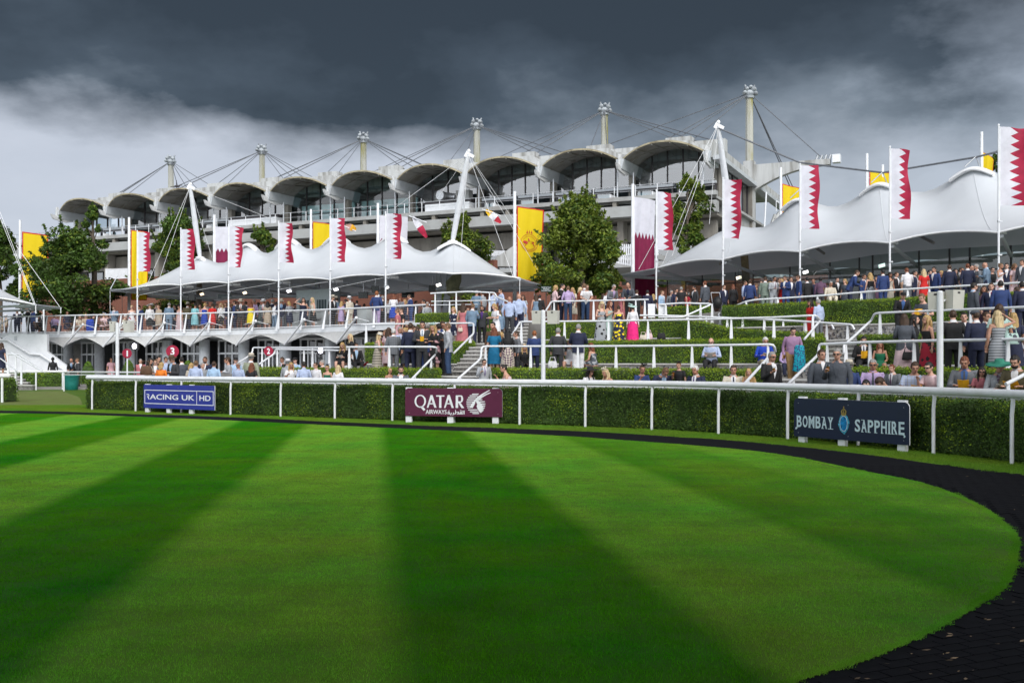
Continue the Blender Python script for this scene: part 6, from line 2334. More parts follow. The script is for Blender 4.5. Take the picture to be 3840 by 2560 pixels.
def emblem(bn, cu, cv, sc, ring=True):
 root, q, W_, H_ = bn
 c = q(cu, cv)
 M_ = MB()
 def pt(x, y, off=-.03):
  u = cu + x * sc / W_
  v = cv - y * sc / H_
  return q(u, v) + Vector((0, off, 0))
 def pl(*pp):
  M_.add([pt(x, y) for x, y in pp], [tuple(range(len(pp)))])
 if ring:
  for (r0, r1) in ((.86, .90), (.66, .69)):
   for k in range(28):
    a_, b2 = k * math.tau / 28, (k + 1) * math.tau / 28
    pl((r0 * math.cos(a_), r0 * math.sin(a_)), (r1 * math.cos(a_), r1 * math.sin(a_)), (r1 * math.cos(b2), r1 * math.sin(b2)), (r0 * math.cos(b2), r0 * math.sin(b2)))
  for q_ in ((-.3, -.15), (-.08, .08), (.15, .3)):
   pl((q_[0], 1.0), (q_[1], 1.0), ((q_[0] + q_[1]) / 2, 1.32))
  pl((-.32, .95), (.32, .95), (.32, 1.02), (-.32, 1.02))
  for k in range(16):
   a_ = math.pi * (1.12 + k * .048)
   for f_ in (.73, .80):
    x, y = f_ * math.cos(a_), f_ * math.sin(a_)
    pl((x - .02, y - .02), (x + .02, y - .02), (x + .02, y + .02), (x - .02, y + .02))
 pl((-.45, -.02), (-.30, .16), (-.05, .14), (.15, .12), (.48, .16), (.52, .04), (.2, -.06), (-.2, -.1), (-.38, -.12))
 pl((-.45, -.02), (-.62, .14), (-.66, .06), (-.5, -.12), (-.38, -.12))
 pl((-.62, .14), (-.50, .22), (-.30, .16), (-.45, -.02))
 pl((-.3, -.08), (-.22, -.08), (-.42, -.38), (-.48, -.36))
 pl((.3, -.02), (.42, .0), (.58, -.3), (.52, -.32))
 pl((-.1, .12), (.05, .12), (.0, .34), (-.12, .36))
 pl((-.14, .34), (-.03, .34), (-.03, .44), (-.14, .44))
 M_.build('printed_emblem', M_emb, root, local=True)
emblem(b3_, .48, .48, .62)
emblem(b1_, .42, .50, .62, ring=False)
for (x0, y0, x1, y1, Y, cols, lab) in ((1548, 812, 1600, 890, 66, ((.6, .6, .65), (.40, .01, .05)), 'limp white and maroon pennant near the light green tree'), (1822, 787, 1878, 835, 68, ((.75, .45, .02), (.7, .7, .75), (.45, .02, .04)), 'small red, white and gold pennant near the white mast'),
           (1296, 845, 1335, 860, 70, ((.5, .3, .25), (.7, .35, .02)), 'small orange pennant beside the fifth flag')):
 a, b = P(x0 - 14, y0 - 2, Y), P(x1, y0 + 22, Y)
 root = empty('pennant', (a.x, a.y, a.z), label=lab, cat='flag')
 mb = MB()
 mb.tube([a, b], .03, 5)
 mb.build('pennant_pole', M_white, root)
 mb = MB()
 n = len(cols)
 A_, B_ = P(x0, y0, Y), P(x1, y1, Y)
 dv = (B_ - A_)
 pr = Vector((-dv.z, 0, dv.x)).normalized() * .22
 rows = []
 for i in range(n * 3 + 1):
  t_ = i / (n * 3)
  c = A_.lerp(B_, t_)
  w_ = (.45 + .9 * math.sin(t_ * math.pi)) * .8
  rows.append([c - pr * w_, c + Vector((0, .12 * math.sin(t_ * 8), 0)), c + pr * w_])
 for i in range(n * 3):
  mb.grid(rows[i:i + 2], i // 3, True)
 mb.build('pennant_cloth', [mat('pennant_%02d%02d' % (int(c[0] * 99), int(c[1] * 99)), c, .8) for c in cols], root)
for (x, y_, w_, h_, Y, lines, lab) in ((2048, 1084, 40, 22, 55, ['Weighing Room', 'Authorised', 'Personnel Only'], 'dark green notice sign with three lines beside the short pole'),
          (2249, 1092, 12, 44, 58, [], 'narrow dark green notice panel behind the leaning drinkers')):
 c = P(x, y_, Y)
 W_, H_ = w_ * Y / F, h_ * Y / F
 root = empty('notice_sign', (c.x, c.y, 3.6), label=lab, cat='sign')
 mb = MB()
 mb.box((0, 0, c.z - 3.6), (W_, .05, H_))
 mb.build('panel', mat('dark_green_sign', (.008, .03, .022), .4), root, local=True)
 mb = MB()
 mb.tube([(0, .04, 0), (0, .04, c.z - 3.6)], .03, 6)
 mb.build('post', M_dark, root, local=True)
 for i, t_ in enumerate(lines):
  inst('lettering', fit_text(t_, W_ * (.86 if len(t_) > 11 else .55), H_ * .2, M_letw, .01), root, (0, -.03, c.z - 3.6 + H_ * (.28 - i * .28)), rot=(R(90), 0, 0))
 if not lines:
  inst('lettering', fit_text('i', W_ * .4, H_ * .35, M_letw, .01), root, (0, -.03, c.z - 3.6 + H_ * .15), rot=(R(90), 0, 0))
for (x, lab) in ((2443, 'left white square board on the hand rail'), (2497 - 14, 'right white square board on the hand rail')):
 c = P(x, 1165, 43.4 if x < 2470 else 43.2)
 root = empty('notice_board', (c.x, c.y, 3.6), R(12 if x < 2470 else -8), label=lab, cat='sign', group='white boards on the hand rail')
 mb = MB()
 mb.box((0, 0, c.z - 3.6), (.32, .04, .60))
 mb.build('panel', M_white, root, local=True)
 mb = MB()
 mb.tube([(0, .04, -.2), (0, .04, c.z - 3.6)], .02, 6)
 mb.build('post', M_white, root, local=True)
# trees
def tree(px, ybase, ytop, x0, x1, Y, zf, m_mix, label, nleaf=9000, trunk=True, seed=1, shape='round', lsz=.16, clumps=46):
 rs = random.Random(seed)
 np.random.seed(seed)
 s_ = Y / F
 cx_w = ((x0 + x1) / 2 - CX) * s_
 zt_ = EH - (ytop - HY) * s_
 zb_ = EH - (ybase - HY) * s_
 W_ = (x1 - x0) * s_ / 2
 H_ = (zt_ - zb_)
 bx = (px - CX) * s_
 root = empty('tree', (bx, Y, zf), label=label, cat='tree')
 mb = MB()
 mb.tube([(bx, Y, zf - .1), (bx + .05, Y, zb_ + .1 * H_), (cx_w, Y, zb_ + .5 * H_), (cx_w, Y, zt_ - .12 * H_)], [.24, .19, .12, .03], 9)
 mb.build('trunk', M_bark, root)
 cl = []
 for i in range(clumps):
  t = rs.uniform(0.02, 1)
  if shape == 'round':
   prof = math.sin(min(1, t * 1.12 + .22) * math.pi) ** .6 if t < .8 else .55 * (1 - (t - .8) / .2) ** .6 + .08
   prof = {True: (.72 + .28 * min(1, t / .3)), False: 1}[t < .3] * ((1 - ((t - .3) / .72) ** 1.7) ** .75 if t > .3 else 1)
  elif shape == 'pear':
   prof = (.80 + .20 * min(1, t / .2)) if t < .35 else 1 - .78 * ((t - .35) / .65) ** 1.25
  elif shape == 'cone':
   prof = (1 - t) ** .7 * (.7 + .3 * min(1, t / .15)) + .05
  else:
   prof = (.7 + .3 * math.sin(t * 9)) * (1 - t ** 3) ** .5
  a = rs.uniform(0, math.tau)
  rr_ = (rs.random() ** .45) * prof
  cl.append(Vector((cx_w + rr_ * W_ * math.cos(a) * (.98 if shape != 'pear' else .86), Y + rr_ * W_ * .85 * math.sin(a), zb_ + t * H_ * .97)))
 mb = MB()
 for c in cl[:26]:
  t = max(.05, min(.85, (c.z - zb_) / H_ - .18))
  r0 = Vector((cx_w, Y, zb_ + t * H_ - .2))
  mb.tube([r0, r0.lerp(c, .5) + Vector((0, 0, .08)), c], [.06, .04, .015], 5)
 mb.build('branches', M_bark, root, kind='stuff')
 per = nleaf // len(cl)
 Ps, Ns, Ms = [], [], []
 for i, c in enumerate(cl):
  rad = rs.uniform(.55, 1.05) * W_ * (.30 if shape != 'pear' else .30)
  d = np.random.normal(0, 1, (per, 3))
  d /= np.linalg.norm(d, axis=1)[:, None]
  rr_ = rad * np.random.uniform(.35, 1.0, (per, 1)) ** .5
  wind = np.array([.12, 0, 0])
  p = np.array(c[:]) + d * rr_ * np.array([1, 1, .72])
  Ps.append(p)
  nb_ = d * .6 + np.array([0, 0, .9])
  Ns.append(nb_)
  Ms.append((np.random.rand(per) < m_mix + .45 * noise.noise(c * .6)).astype(int))
 for i in range(clumps):
  c = cl[i]
  dirv = (c - Vector((cx_w, Y, zb_ + H_ * .35))).normalized()
  tip_ = c + dirv * rs.uniform(.3, .8) * W_ * .55 + Vector((0, 0, rs.uniform(0, .3)))
  k = per // 5
  tt = np.random.rand(k, 1)
  p = np.array(c[:]) * (1 - tt) + np.array(tip_[:]) * tt + np.random.normal(0, .07, (k, 3)) * (1.3 - tt)
  Ps.append(p)
  Ns.append(np.tile(np.array([0, -.3, .8]), (k, 1)))
  Ms.append((np.random.rand(k) < m_mix + .2).astype(int))
 Pn, Nn, mi = np.concatenate(Ps), np.concatenate(Ns), np.concatenate(Ms)
 Q_ = leaf_quads(Pn, Nn, lsz, .7, .5)
 quad_mesh_np('crown', Q_, [M_leaft, M_leaft2], root, mi=mi, kind='stuff')
 return root
tree(268, 1172, 868, 80, 450, 74, 3.6, .06, 'dark leafy tree with a thin leader beside the far left yellow banner', 24000, seed=3, shape='round', lsz=.14, clumps=60)
tree(352, 1010, 762, 288, 408, 76, 3.6, .18, 'slender upright tree top behind the dark leafy tree', 4000, seed=13, shape='cone', lsz=.13, clumps=20)
tree(0, 1125, 858, -130, 118, 92, 3.6, .04, 'very dark tree at the left edge behind the canopy corner', 15000, seed=4, lsz=.14, clumps=40)
tree(700, 1180, 818, 520, 815, 82, 3.6, .22, 'yellow green tree behind the leaning mast and second flag', 22000, seed=5, lsz=.135, clumps=52)
tree(1010, 1080, 868, 880, 1080, 92, 3.6, .30, 'low green tree top just behind the left canopy', 4500, seed=8, lsz=.18, clumps=26)
tree(1725, 1150, 808, 1600, 1860, 76, 3.6, .62, 'light green feathery tree behind the last canopy mast', 14000, seed=6, shape='round', lsz=.125, clumps=44)
tree(2180, 1105, 755, 1995, 2345, 58, 3.6, .62, 'big round bright green tree between the two canopies', 36000, seed=7, lsz=.115, clumps=130, shape='pear')
tree(2590, 1120, 668, 2455, 2700, 70, 3.6, .45, 'open airy tree behind the tall maroon banner and flag', 14000, seed=9, shape='open', lsz=.12, clumps=44)
tree(3790, 640, 560, 3700, 3840, 100, 3.6, .1, 'distant dark tree behind the yellow banner at the right', 1800, seed=11, lsz=.2, clumps=14)
for (x, yt, Y, lab) in ((330, 1355, 62, 'small rounded bush beside the two men in dark suits'), (705, 1352, 56, 'cone shaped bush behind the man in black suit'), (482, 1350, 60, 'small dark bush behind the number one sign pole'), (2455, 1150, 50, 'small conical bush behind the white boards')):
 p = PX(x, Y, .15 if x < 2000 else 3.6)
 top = P(x, yt, Y)
 root = empty('bush', p, label=lab, cat='bush')
 h = top.z - p.z
 n = 1600
 t_ = np.random.rand(n)
 a_ = np.random.rand(n) * math.tau
 r_ = .34 * h * np.sqrt(1 - t_) * (.75 + .25 * np.random.rand(n))
 Pn = np.stack([p.x + r_ * np.cos(a_), p.y + r_ * np.sin(a_), p.z + .12 * h + t_ * h * .88], 1)
 Nn = np.stack([np.cos(a_), np.sin(a_), .4 + 0 * a_], 1)
 quad_mesh_np('foliage', leaf_quads(Pn, Nn, .05), [M_leafd, M_leafy], root, mi=(np.random.rand(n) < .12).astype(int), kind='stuff')
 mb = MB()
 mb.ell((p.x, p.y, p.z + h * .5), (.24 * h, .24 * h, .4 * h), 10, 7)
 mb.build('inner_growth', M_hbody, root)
rs = random.Random(5)  # unseen trees added behind the camera to shade the near lawn
np.random.seed(5)
Ps, Ns = [], []
mbt = MB()
for i in range(11):
 bx, by, h = -34 + i * 6.0 + rs.uniform(-1, 1), -8.6 + rs.uniform(-1.5, .8), rs.uniform(18, 21.5)
 mbt.tube([(bx, by, -.1), (bx, by, 4), (bx + rs.uniform(-.5, .5), by, h * .8)], [.35, .28, .08], 8)
 for j in range(66):
  t_ = rs.random()
  a = rs.uniform(0, math.tau)
  rr_ = 3.6 * math.sqrt(rs.random()) * (1 - abs(t_ - .4) ** 1.6)
  c = np.array([bx + rr_ * math.cos(a), by + rr_ * .7 * math.sin(a), 3.4 + t_ * (h - 3.4)])
  d = np.random.normal(0, 1, (170, 3))
  d /= np.linalg.norm(d, axis=1)[:, None]
  Ps.append(c + d * np.random.uniform(.3, 1.35, (170, 1)))
  Ns.append(d * .5 + np.array([0, 0, .9]))
Q_ = leaf_quads(np.concatenate(Ps), np.concatenate(Ns), .30, .7, .55)
belt = quad_mesh_np('added_shade_trees', Q_, [M_leaft], None, kind='stuff')
mbt.build('added_shade_trunks', M_bark, kind='stuff')
# people
PIPE = {'m': [(-.10, .160, .112), (0, .165, .115), (.12, .150, .105), (.25, .168, .115), (.38, .188, .118), (.46, .172, .100), (.51, .105, .075), (.555, .056, .056)],
  'f': [(-.10, .176, .122), (0, .168, .115), (.14, .122, .090), (.25, .138, .100), (.34, .152, .124), (.43, .150, .098), (.50, .095, .070), (.55, .048, .048)]}
def rad_at(sex, z):
 T = PIPE[sex]
 if z <= T[0][0]:
  return T[0][1], T[0][2]
 for (z0, a0, b0), (z1, a1, b1) in zip(T, T[1:]):
  if z0 <= z <= z1:
   t = (z - z0) / (z1 - z0)
   return a0 + (a1 - a0) * t, b0 + (b1 - b0) * t
 return T[-1][1], T[-1][2]
POSES = {
 'stand': (2, 0, 0, (.20, .02, -1), (.10, -.22, -1), (.20, .02, -1), (.10, -.22, -1)),
 'drink': (2, 0, 6, (.20, -.15, -1), (-.28, -.85, .62), (.20, .05, -1), (.05, -.25, -1)),
 'both': (4, 0, 12, (.22, -.12, -1), (-.42, -.9, .12), (.22, -.12, -1), (-.42, -.9, .22)),
 'cross': (1, 0, 0, (.22, -.22, -1), (-.95, -.38, .10), (.22, -.22, -1), (-.95, -.45, .0)),
 'pocket': (1, 0, 0, (.34, .20, -1), (-.10, -.45, -1), (.34, .20, -1), (-.10, -.45, -1)),
 'lean': (24, 0, 4, (.22, -.35, -.95), (-.50, -.95, .10), (.22, -.35, -.95), (-.50, -.95, .10)),
 'raise': (2, 0, 0, (.75, -.25, .25), (-.75, -.30, .75), (.20, .0, -1), (.0, -.3, -1)),
 'walk': (6, 2, 22, (.2, .25, -1), (.05, -.35, -1), (.25, -.1, -1), (-.3, -.9, -.1)),
 'sit': (10, 1, 4, (.20, -.30, -1), (-.40, -.9, -.30), (.20, -.30, -1), (-.40, -.9, -.30)),
 'read': (12, 1, 16, (.28, -.30, -1), (-.40, -.85, .30), (.28, -.30, -1), (-.40, -.85, .30)),
 'chin': (16, 1, 4, (.10, -.65, -.75), (-.30, -.35, 1.0), (.20, -.40, -1), (-.5, -.8, -.1)),
 'bow': (38, 1, 32, (.20, -.45, -.9), (-.35, -.85, -.25), (.20, -.45, -.9), (-.35, -.85, -.25)),
}
SKC = {}
def skel(pose, sex):
 key = (pose, sex)
 if key in SKC:
  return SKC[key]
 ln, sit, ht, ru, rf_, lu, lf = POSES[pose]
 S = {}
 hz_ = .47 if sit == 1 else .93
 T = Matrix.Translation((0, 0, hz_)) @ Matrix.Rotation(R(ln), 4, 'X')
 S['T'] = T
 S['H'] = T @ Matrix.Translation((0, -.008, .565)) @ Matrix.Rotation(R(ht - ln * .55), 4, 'X') @ Matrix.Translation((0, -.012, .125))
 sw = .178 if sex == 'm' else .155
 for sd_, u, f in ((-1, ru, rf_), (1, lu, lf)):
  sh = T @ Vector((sd_ * sw, 0, .455))
  R3 = T.to_3x3()
  U = R3 @ Vector((u[0] * sd_, u[1], u[2])).normalized()
  Fv = R3 @ Vector((f[0] * sd_, f[1], f[2])).normalized()
  el = sh + U * .285
  wr = el + Fv * .25
  S[('arm', sd_)] = (sh, el, wr, Fv)
 for sd_ in (-1, 1):
  hp = Vector((sd_ * .085, 0, hz_ - .03))
  if sit == 1:
   kn, an = Vector((sd_ * .13, -.43, .49)), Vector((sd_ * .12, -.42 if sd_ < 0 else -.36, .09))
  elif sit == 2:
   kn, an = Vector((sd_ * .09, -.14 if sd_ < 0 else .02, .50)), Vector((sd_ * .09, -.16 if sd_ < 0 else .25, .09 if sd_ < 0 else .16))
  else:
   kn, an = Vector((sd_ * .10, -.015, .50)), Vector((sd_ * .11, .02, .085))
  S[('leg', sd_)] = (hp, kn, an)
 SKC[key] = S
 return S
def torso(mb, S, sex, k, z0, z1, n=16, ext=None):
 zs = sorted({z for z, _, _ in PIPE[sex] if z0 < z < z1} | {z0, z1})
 rings = []
 for z in zs:
  a, b = rad_at(sex, z)
  rings.append([S['T'] @ Vector((a * k * math.copysign(abs(math.cos(t)) ** .85, math.cos(t)), b * k * math.copysign(abs(math.sin(t)) ** .85, math.sin(t)), z)) for t in (i * math.tau / n for i in range(n))])
 mb.loft(rings)
 return rings
MC = {}
def shrink_body(o):
 dg = bpy.context.evaluated_depsgraph_get()
 me = bpy.data.meshes.new_from_object(o.evaluated_get(dg))
 return me
def m_body(pose, sex):
 key = ('body', pose, sex)
 if key in MC:
  return MC[key]
 S = skel(pose, sex)
 mb = MB()
 torso(mb, S, sex, .94, -.10, .555)
 H = S['H']
 H3 = H.to_3x3()
 def hp(x, y, z):
  return H @ Vector((x, y, z))
 mb.tube([S['T'] @ Vector((0, .01, .50)), H @ Vector((0, .02, -.06))], [.056 if sex == 'm' else .046, .052 if sex == 'm' else .044], 12)
 mb.ell(hp(0, .008, .015), (.072, .092, .108), 18, 12, M=H3)
 mb.ell(hp(0, -.022, -.050), (.056, .066, .068), 16, 10, M=H3)
 mb.ell(hp(0, -.060, -.082), (.026, .026, .026), 10, 8, M=H3)
 mb.ell(hp(0, -.094, -.012), (.013, .021, .026), 10, 8, M=H3)
 mb.ell(hp(0, -.078, .030), (.050, .018, .014), 10, 8, M=H3)
 mb.ell(hp(0, -.080, -.052), (.026, .014, .012), 10, 8, M=H3)
 for s_ in (-1, 1):
  mb.ell(hp(s_ * .076, .008, -.010), (.012, .022, .032), 8, 8, M=H3)
  sh, el, wr, Fv = S[('arm', s_)]
  mb.tube([S['T'] @ Vector((s_ * .08, 0, .44)), sh, sh.lerp(el, .5), el, el.lerp(wr, .35), wr], [.055, .054, .046, .040, .041, .026] if sex == 'm' else [.048, .045, .038, .033, .034, .022], 12)
  side = Fv.cross(Vector((0, 0, 1)))
  if side.length < .2:
   side = Vector((1, 0, 0))
  side.normalize()
  nrm_ = side.cross(Fv).normalized()
  pc = wr + Fv * .045
  Mp = Matrix((side, Fv, nrm_)).transposed()
  mb.ell(pc, (.036, .052, .017), 12, 8, M=Mp)
  inn = -nrm_ if nrm_.z > 0 else nrm_
  for q, ln_ in ((-1.5, .060), (-.5, .070), (.5, .066), (1.5, .052)):
   b_ = pc + Fv * .038 + side * (q * .0175)
   m1 = b_ + Fv * ln_ * .5 + inn * .006
   m2 = m1 + Fv * ln_ * .35 + inn * .026
   mb.tube([b_ - Fv * .02, m1, m2], [.010, .0095, .008], 7)
  th = side * (s_ if side.x > 0 else -s_) * -1
  mb.tube([pc - Fv * .015 + th * .026, pc + Fv * .012 + th * .048 + inn * .008, pc + Fv * .038 + th * .052 + inn * .02], [.013, .011, .009], 7)
  h_, k_, a_ = S[('leg', s_)]
  mb.tube([h_ + Vector((0, 0, .05)), h_, h_.lerp(k_, .5), k_, k_.lerp(a_, .3), a_], [.085, .088, .072, .052, .054, .034], 12)
  mb.ell(a_ + Vector((0, -.055, -.045)), (.038, .11, .036), 10, 7)
 me = mb.mesh('body_src', [])
 o = bpy.data.objects.new('body_src', me)
 COL.objects.link(o)
 md = o.modifiers.new('r', 'REMESH')
 md.mode = 'VOXEL'
 md.voxel_size = .0125
 md.use_smooth_shade = True
 sm_ = o.modifiers.new('s', 'SMOOTH')
 sm_.factor = .5
 sm_.iterations = 2
 dc = o.modifiers.new('d', 'DECIMATE')
 dc.ratio = .30
 dg = bpy.context.evaluated_depsgraph_get()
 m2 = bpy.data.meshes.new_from_object(o.evaluated_get(dg))
 m2.name = 'body'
 m2.polygons.foreach_set('use_smooth', [True] * len(m2.polygons))
 bpy.data.objects.remove(o)
 m2.materials.clear()
 m2.materials.append(None)
 MC[key] = m2
 return m2
def fin(mb, name, key):
 me = mb.mesh(name, [])
 me.materials.append(None)
 MC[key] = me
 return me
def m_top(pose, sex, k, z0, sleeve, zt=.515, fat=0.0):
 """sleeve: 0 none, 1 short, 2 long"""
 key = ('top', pose, sex, k, z0, sleeve, zt)
 if key in MC:
  return MC[key]
 S = skel(pose, sex)
 mb = MB()
 if S['T'].translation.z < .6:
  z0 = max(z0, -.06)
 torso(mb, S, sex, k, z0, zt, 18)
 if sleeve:
  j = k > 1.09
  for s_ in (-1, 1):
   sh, el, wr, Fv = S[('arm', s_)]
   inner = S['T'] @ Vector((s_ * .07, 0, .43))
   if sleeve == 2:
    e2 = wr - Fv * .012
    rr_ = [.070, .074, .062, .056, .050, .043] if j else [.056, .060, .052, .046, .042, .034]
    if sex == 'f':
     rr_ = [q * .87 for q in rr_]
    mb.tube([inner, sh + Vector((0, 0, .005)), sh.lerp(el, .5), el, el.lerp(e2, .4), e2], rr_, 12)
   else:
    e2 = sh.lerp(el, .62)
    mb.tube([inner, sh, e2], [.056, .064, .062], 12)
 return fin(mb, 'top', key)
def m_trousers(pose, sex, k=1.0):
 key = ('trs', pose, sex)
 if key in MC:
  return MC[key]
 S = skel(pose, sex)
 mb = MB()
 torso(mb, S, sex, 1.03, -.10, .10, 16)
 for s_ in (-1, 1):
  h_, k_, a_ = S[('leg', s_)]
  mb.tube([h_ + Vector((0, 0, .06)), h_, h_.lerp(k_, .5), k_, k_.lerp(a_, .5), a_ + Vector((0, 0, -.01))], [.10, .104, .090, .074, .066, .062], 12)
 return fin(mb, 'trousers', key)
def m_skirt(pose, sex, ln):
 key = ('skirt', pose, sex, ln)
 if key in MC:
  return MC[key]
 S = skel(pose, sex)
 mb = MB()
 if S['T'].translation.z < .6:
  rg = []
  for t_, w_, h_ in ((0, .185, .13), (.35, .195, .11), (.8, .19, .10), (1.0, .185, .095)):
   c = Vector((0, .02, .49)).lerp(Vector((0, -.40, .50)), t_)
   rg.append([c + Vector((w_ * math.cos(q), 0, h_ * math.sin(q))) for q in (i * math.tau / 16 for i in range(16))])
  if ln > .9:
   rg.append([Vector((.17 * math.cos(q), -.48 + .03 * math.sin(q), .45)) for q in (i * math.tau / 16 for i in range(16))])
   rg.append([Vector((.20 * math.cos(q), -.46 + .10 * math.sin(q), .12)) for q in (i * math.tau / 16 for i in range(16))])
  mb.loft(rg)
 else:
  zs = [(.13, .128, .095), (.02, .174, .125), (-.10, .195, .145)]
  hem = -.93 + (.06 if ln > .9 else (.42 if ln > .4 else .56))
  wd = {True: (.27, .22), False: (.215, .165)}[ln > .9]
  for i in range(1, 7):
   t_ = i / 6
   zs.append((-.10 + (hem + .10) * t_, .195 + (wd[0] - .195) * t_ ** .8, .145 + (wd[1] - .145) * t_ ** .8))
  rg = []
  n = 28
  for j, (z, a, b) in enumerate(zs):
   t_ = max(0, (j - 2) / 6)
   rg.append([Vector((a * (1 + .07 * t_ * math.cos(7 * q)) * math.cos(q), b * (1 + .07 * t_ * math.cos(7 * q + 1)) * math.sin(q), .93 + z)) for q in (i * math.tau / n for i in range(n))])
  mb.loft(rg, cap=False)
  mb.loft([[p.lerp(Vector((0, 0, p.z)), .03) for p in r_] for r_ in rg], cap=False)
 return fin(mb, 'skirt', key)
def m_shoe(pose, sex, s_):
 key = ('shoe', pose, sex, s_)
 if key in MC:
  return MC[key]
 S = skel(pose, sex)
 a_ = S[('leg', s_)][2]
 mb = MB()
 mb.ell(a_ + Vector((0, -.055, -.045)), (.048, .135, .045), 12, 8)
 mb.box(a_ + Vector((0, .045, -.068)), (.06, .06, .04))
 return fin(mb, 'shoe', key)
def front_patch(pose, sex, k, pts_, name, lift=.008):
 key = (name, pose, sex, k)
 if key in MC:
  return MC[key]
 S = skel(pose, sex)
 mb = MB()
 rows = []
 for z, xl, xr in pts_:
  a, b = rad_at(sex, z)
  a *= k
  b *= k
  row = []
  for i in range(7):
   x = xl + (xr - xl) * i / 6
   c = min(.98, abs(x) / a)
   y = -b * (1 - c ** (2 / .85)) ** (.85 / 2) - lift
   row.append(S['T'] @ Vector((x, y, z)))
  rows.append(row)
 mb.grid(rows, 0, True)
 mb.grid([[p - S['T'].to_3x3() @ Vector((0, -.004, 0)) for p in r_] for r_ in rows], 0, True, True)
 return fin(mb, name, key)
def m_shirtfront(pose, sex):
 return front_patch(pose, sex, 1.12, [(.525, -.045, .045), (.49, -.058, .058), (.42, -.052, .052), (.34, -.036, .036), (.25, -.018, .018), (.17, -.003, .003)], 'shirt_front', .010)
def m_tie(pose, sex):
 return front_patch(pose, sex, 1.12, [(.515, -.016, .016), (.49, -.012, .012), (.36, -.020, .020), (.25, -.018, .018), (.17, -.004, .004)], 'tie', .020)
def m_collar(pose, sex):
 key = ('collar', pose, sex)
 if key in MC:
  return MC[key]
 S = skel(pose, sex)
 mb = MB()
 r_ = .066 if sex == 'm' else .056
 rg = []
 for z, q in ((.50, r_ * 1.35), (.53, r_ * 1.08), (.565, r_)):
  rg.append([S['T'] @ Vector((q * math.cos(t), .004 + q * math.sin(t), z + (.012 if math.sin(t) > 0 else -.012))) for t in (i * math.tau / 14 for i in range(14))])
 mb.loft(rg, cap=False)
 mb.loft([[p.lerp(sum(r2, Vector()) / len(r2), .08) for p in r2] for r2 in rg], cap=False)
 return fin(mb, 'collar', key)
def m_hair(pose, sex, style):
 key = ('hair', pose, sex, style)
 if key in MC:
  return MC[key]
 S = skel(pose, sex)
 H = S['H']
 mb = MB()
 n, m_ = 20, 14
 vol = {'short': 1.07, 'long': 1.13, 'bob': 1.15, 'bun': 1.08, 'fringe': 1.045, 'curly': 1.24, 'buzz': 1.03}[style]
 pts_ = []
 for i in range(m_ + 1):
  ph = math.pi * i / m_
  row = []
  for k in range(n + 1):
   th = k * math.tau / n
   x, y, z = .073 * vol * math.sin(ph) * math.cos(th), .093 * vol * math.sin(ph) * math.sin(th), .107 * vol * math.cos(ph)
   if vol > 1.06:
    jit = 1 + .035 * math.sin(th * 5 + ph * 7) + .02 * math.sin(th * 11)
    x, y, z = x * jit, y * jit, z * jit
   row.append(Vector((x, y + .012, z + .018)))
  pts_.append(row)
 for i in range(m_):
  for k in range(n):
   q = [pts_[i][k], pts_[i + 1][k], pts_[i + 1][k + 1], pts_[i][k + 1]]
   c = sum(q, Vector()) / 4
   face = c.y < -.035 and c.z < .058
   low = c.z < (-.055 if style in ('short', 'fringe', 'bun', 'buzz') else -.09) or (c.y < .0 and c.z < -.015 and style in ('short', 'fringe', 'bun', 'buzz'))
   if style == 'fringe' and c.z > .045:
    continue
   if face or low:
    continue
   mb.add([H @ p for p in q], [(0, 1, 2, 3)], 0, True)
 if style in ('long', 'bob', 'curly'):
  L_ = {'long': .36, 'bob': .15, 'curly': .26}[style]
  rg = []
  for j in range(8):
   t_ = j / 7
   w_ = (.088 + .02 * math.sin(t_ * 3) - .035 * t_ ** 2) * (1.15 if style == 'curly' else 1)
   d_ = .052 - .018 * t_
   c = H @ Vector((0, .055, -.01))
   c = c + Vector((0, .012 + .04 * t_, -L_ * t_))
   rg.append([c + Vector((w_ * math.cos(a) * (1 + .05 * math.sin(3 * a + j)), d_ * math.sin(a) * (1 + .1 * math.sin(5 * a)), 0)) for a in (i * math.tau / 16 for i in range(16))])
  mb.loft(rg)
  if style != 'bob' and sex == 'f':
   for s_ in (-1, 1):
    c0_ = H @ Vector((s_ * .074, -.02, .03))
    mb.tube([c0_, H @ Vector((s_ * .088, -.015, -.07)), H @ Vector((s_ * .085, -.02, -.14)) , c0_ + Vector((s_ * .01, -.04, -.30))], [.018, .026, .026, .010], 8)
 if style == 'bun':
  mb.ell(H @ Vector((0, .085, .085)), (.045, .045, .042), 12, 8)
 return fin(mb, 'hair', key)
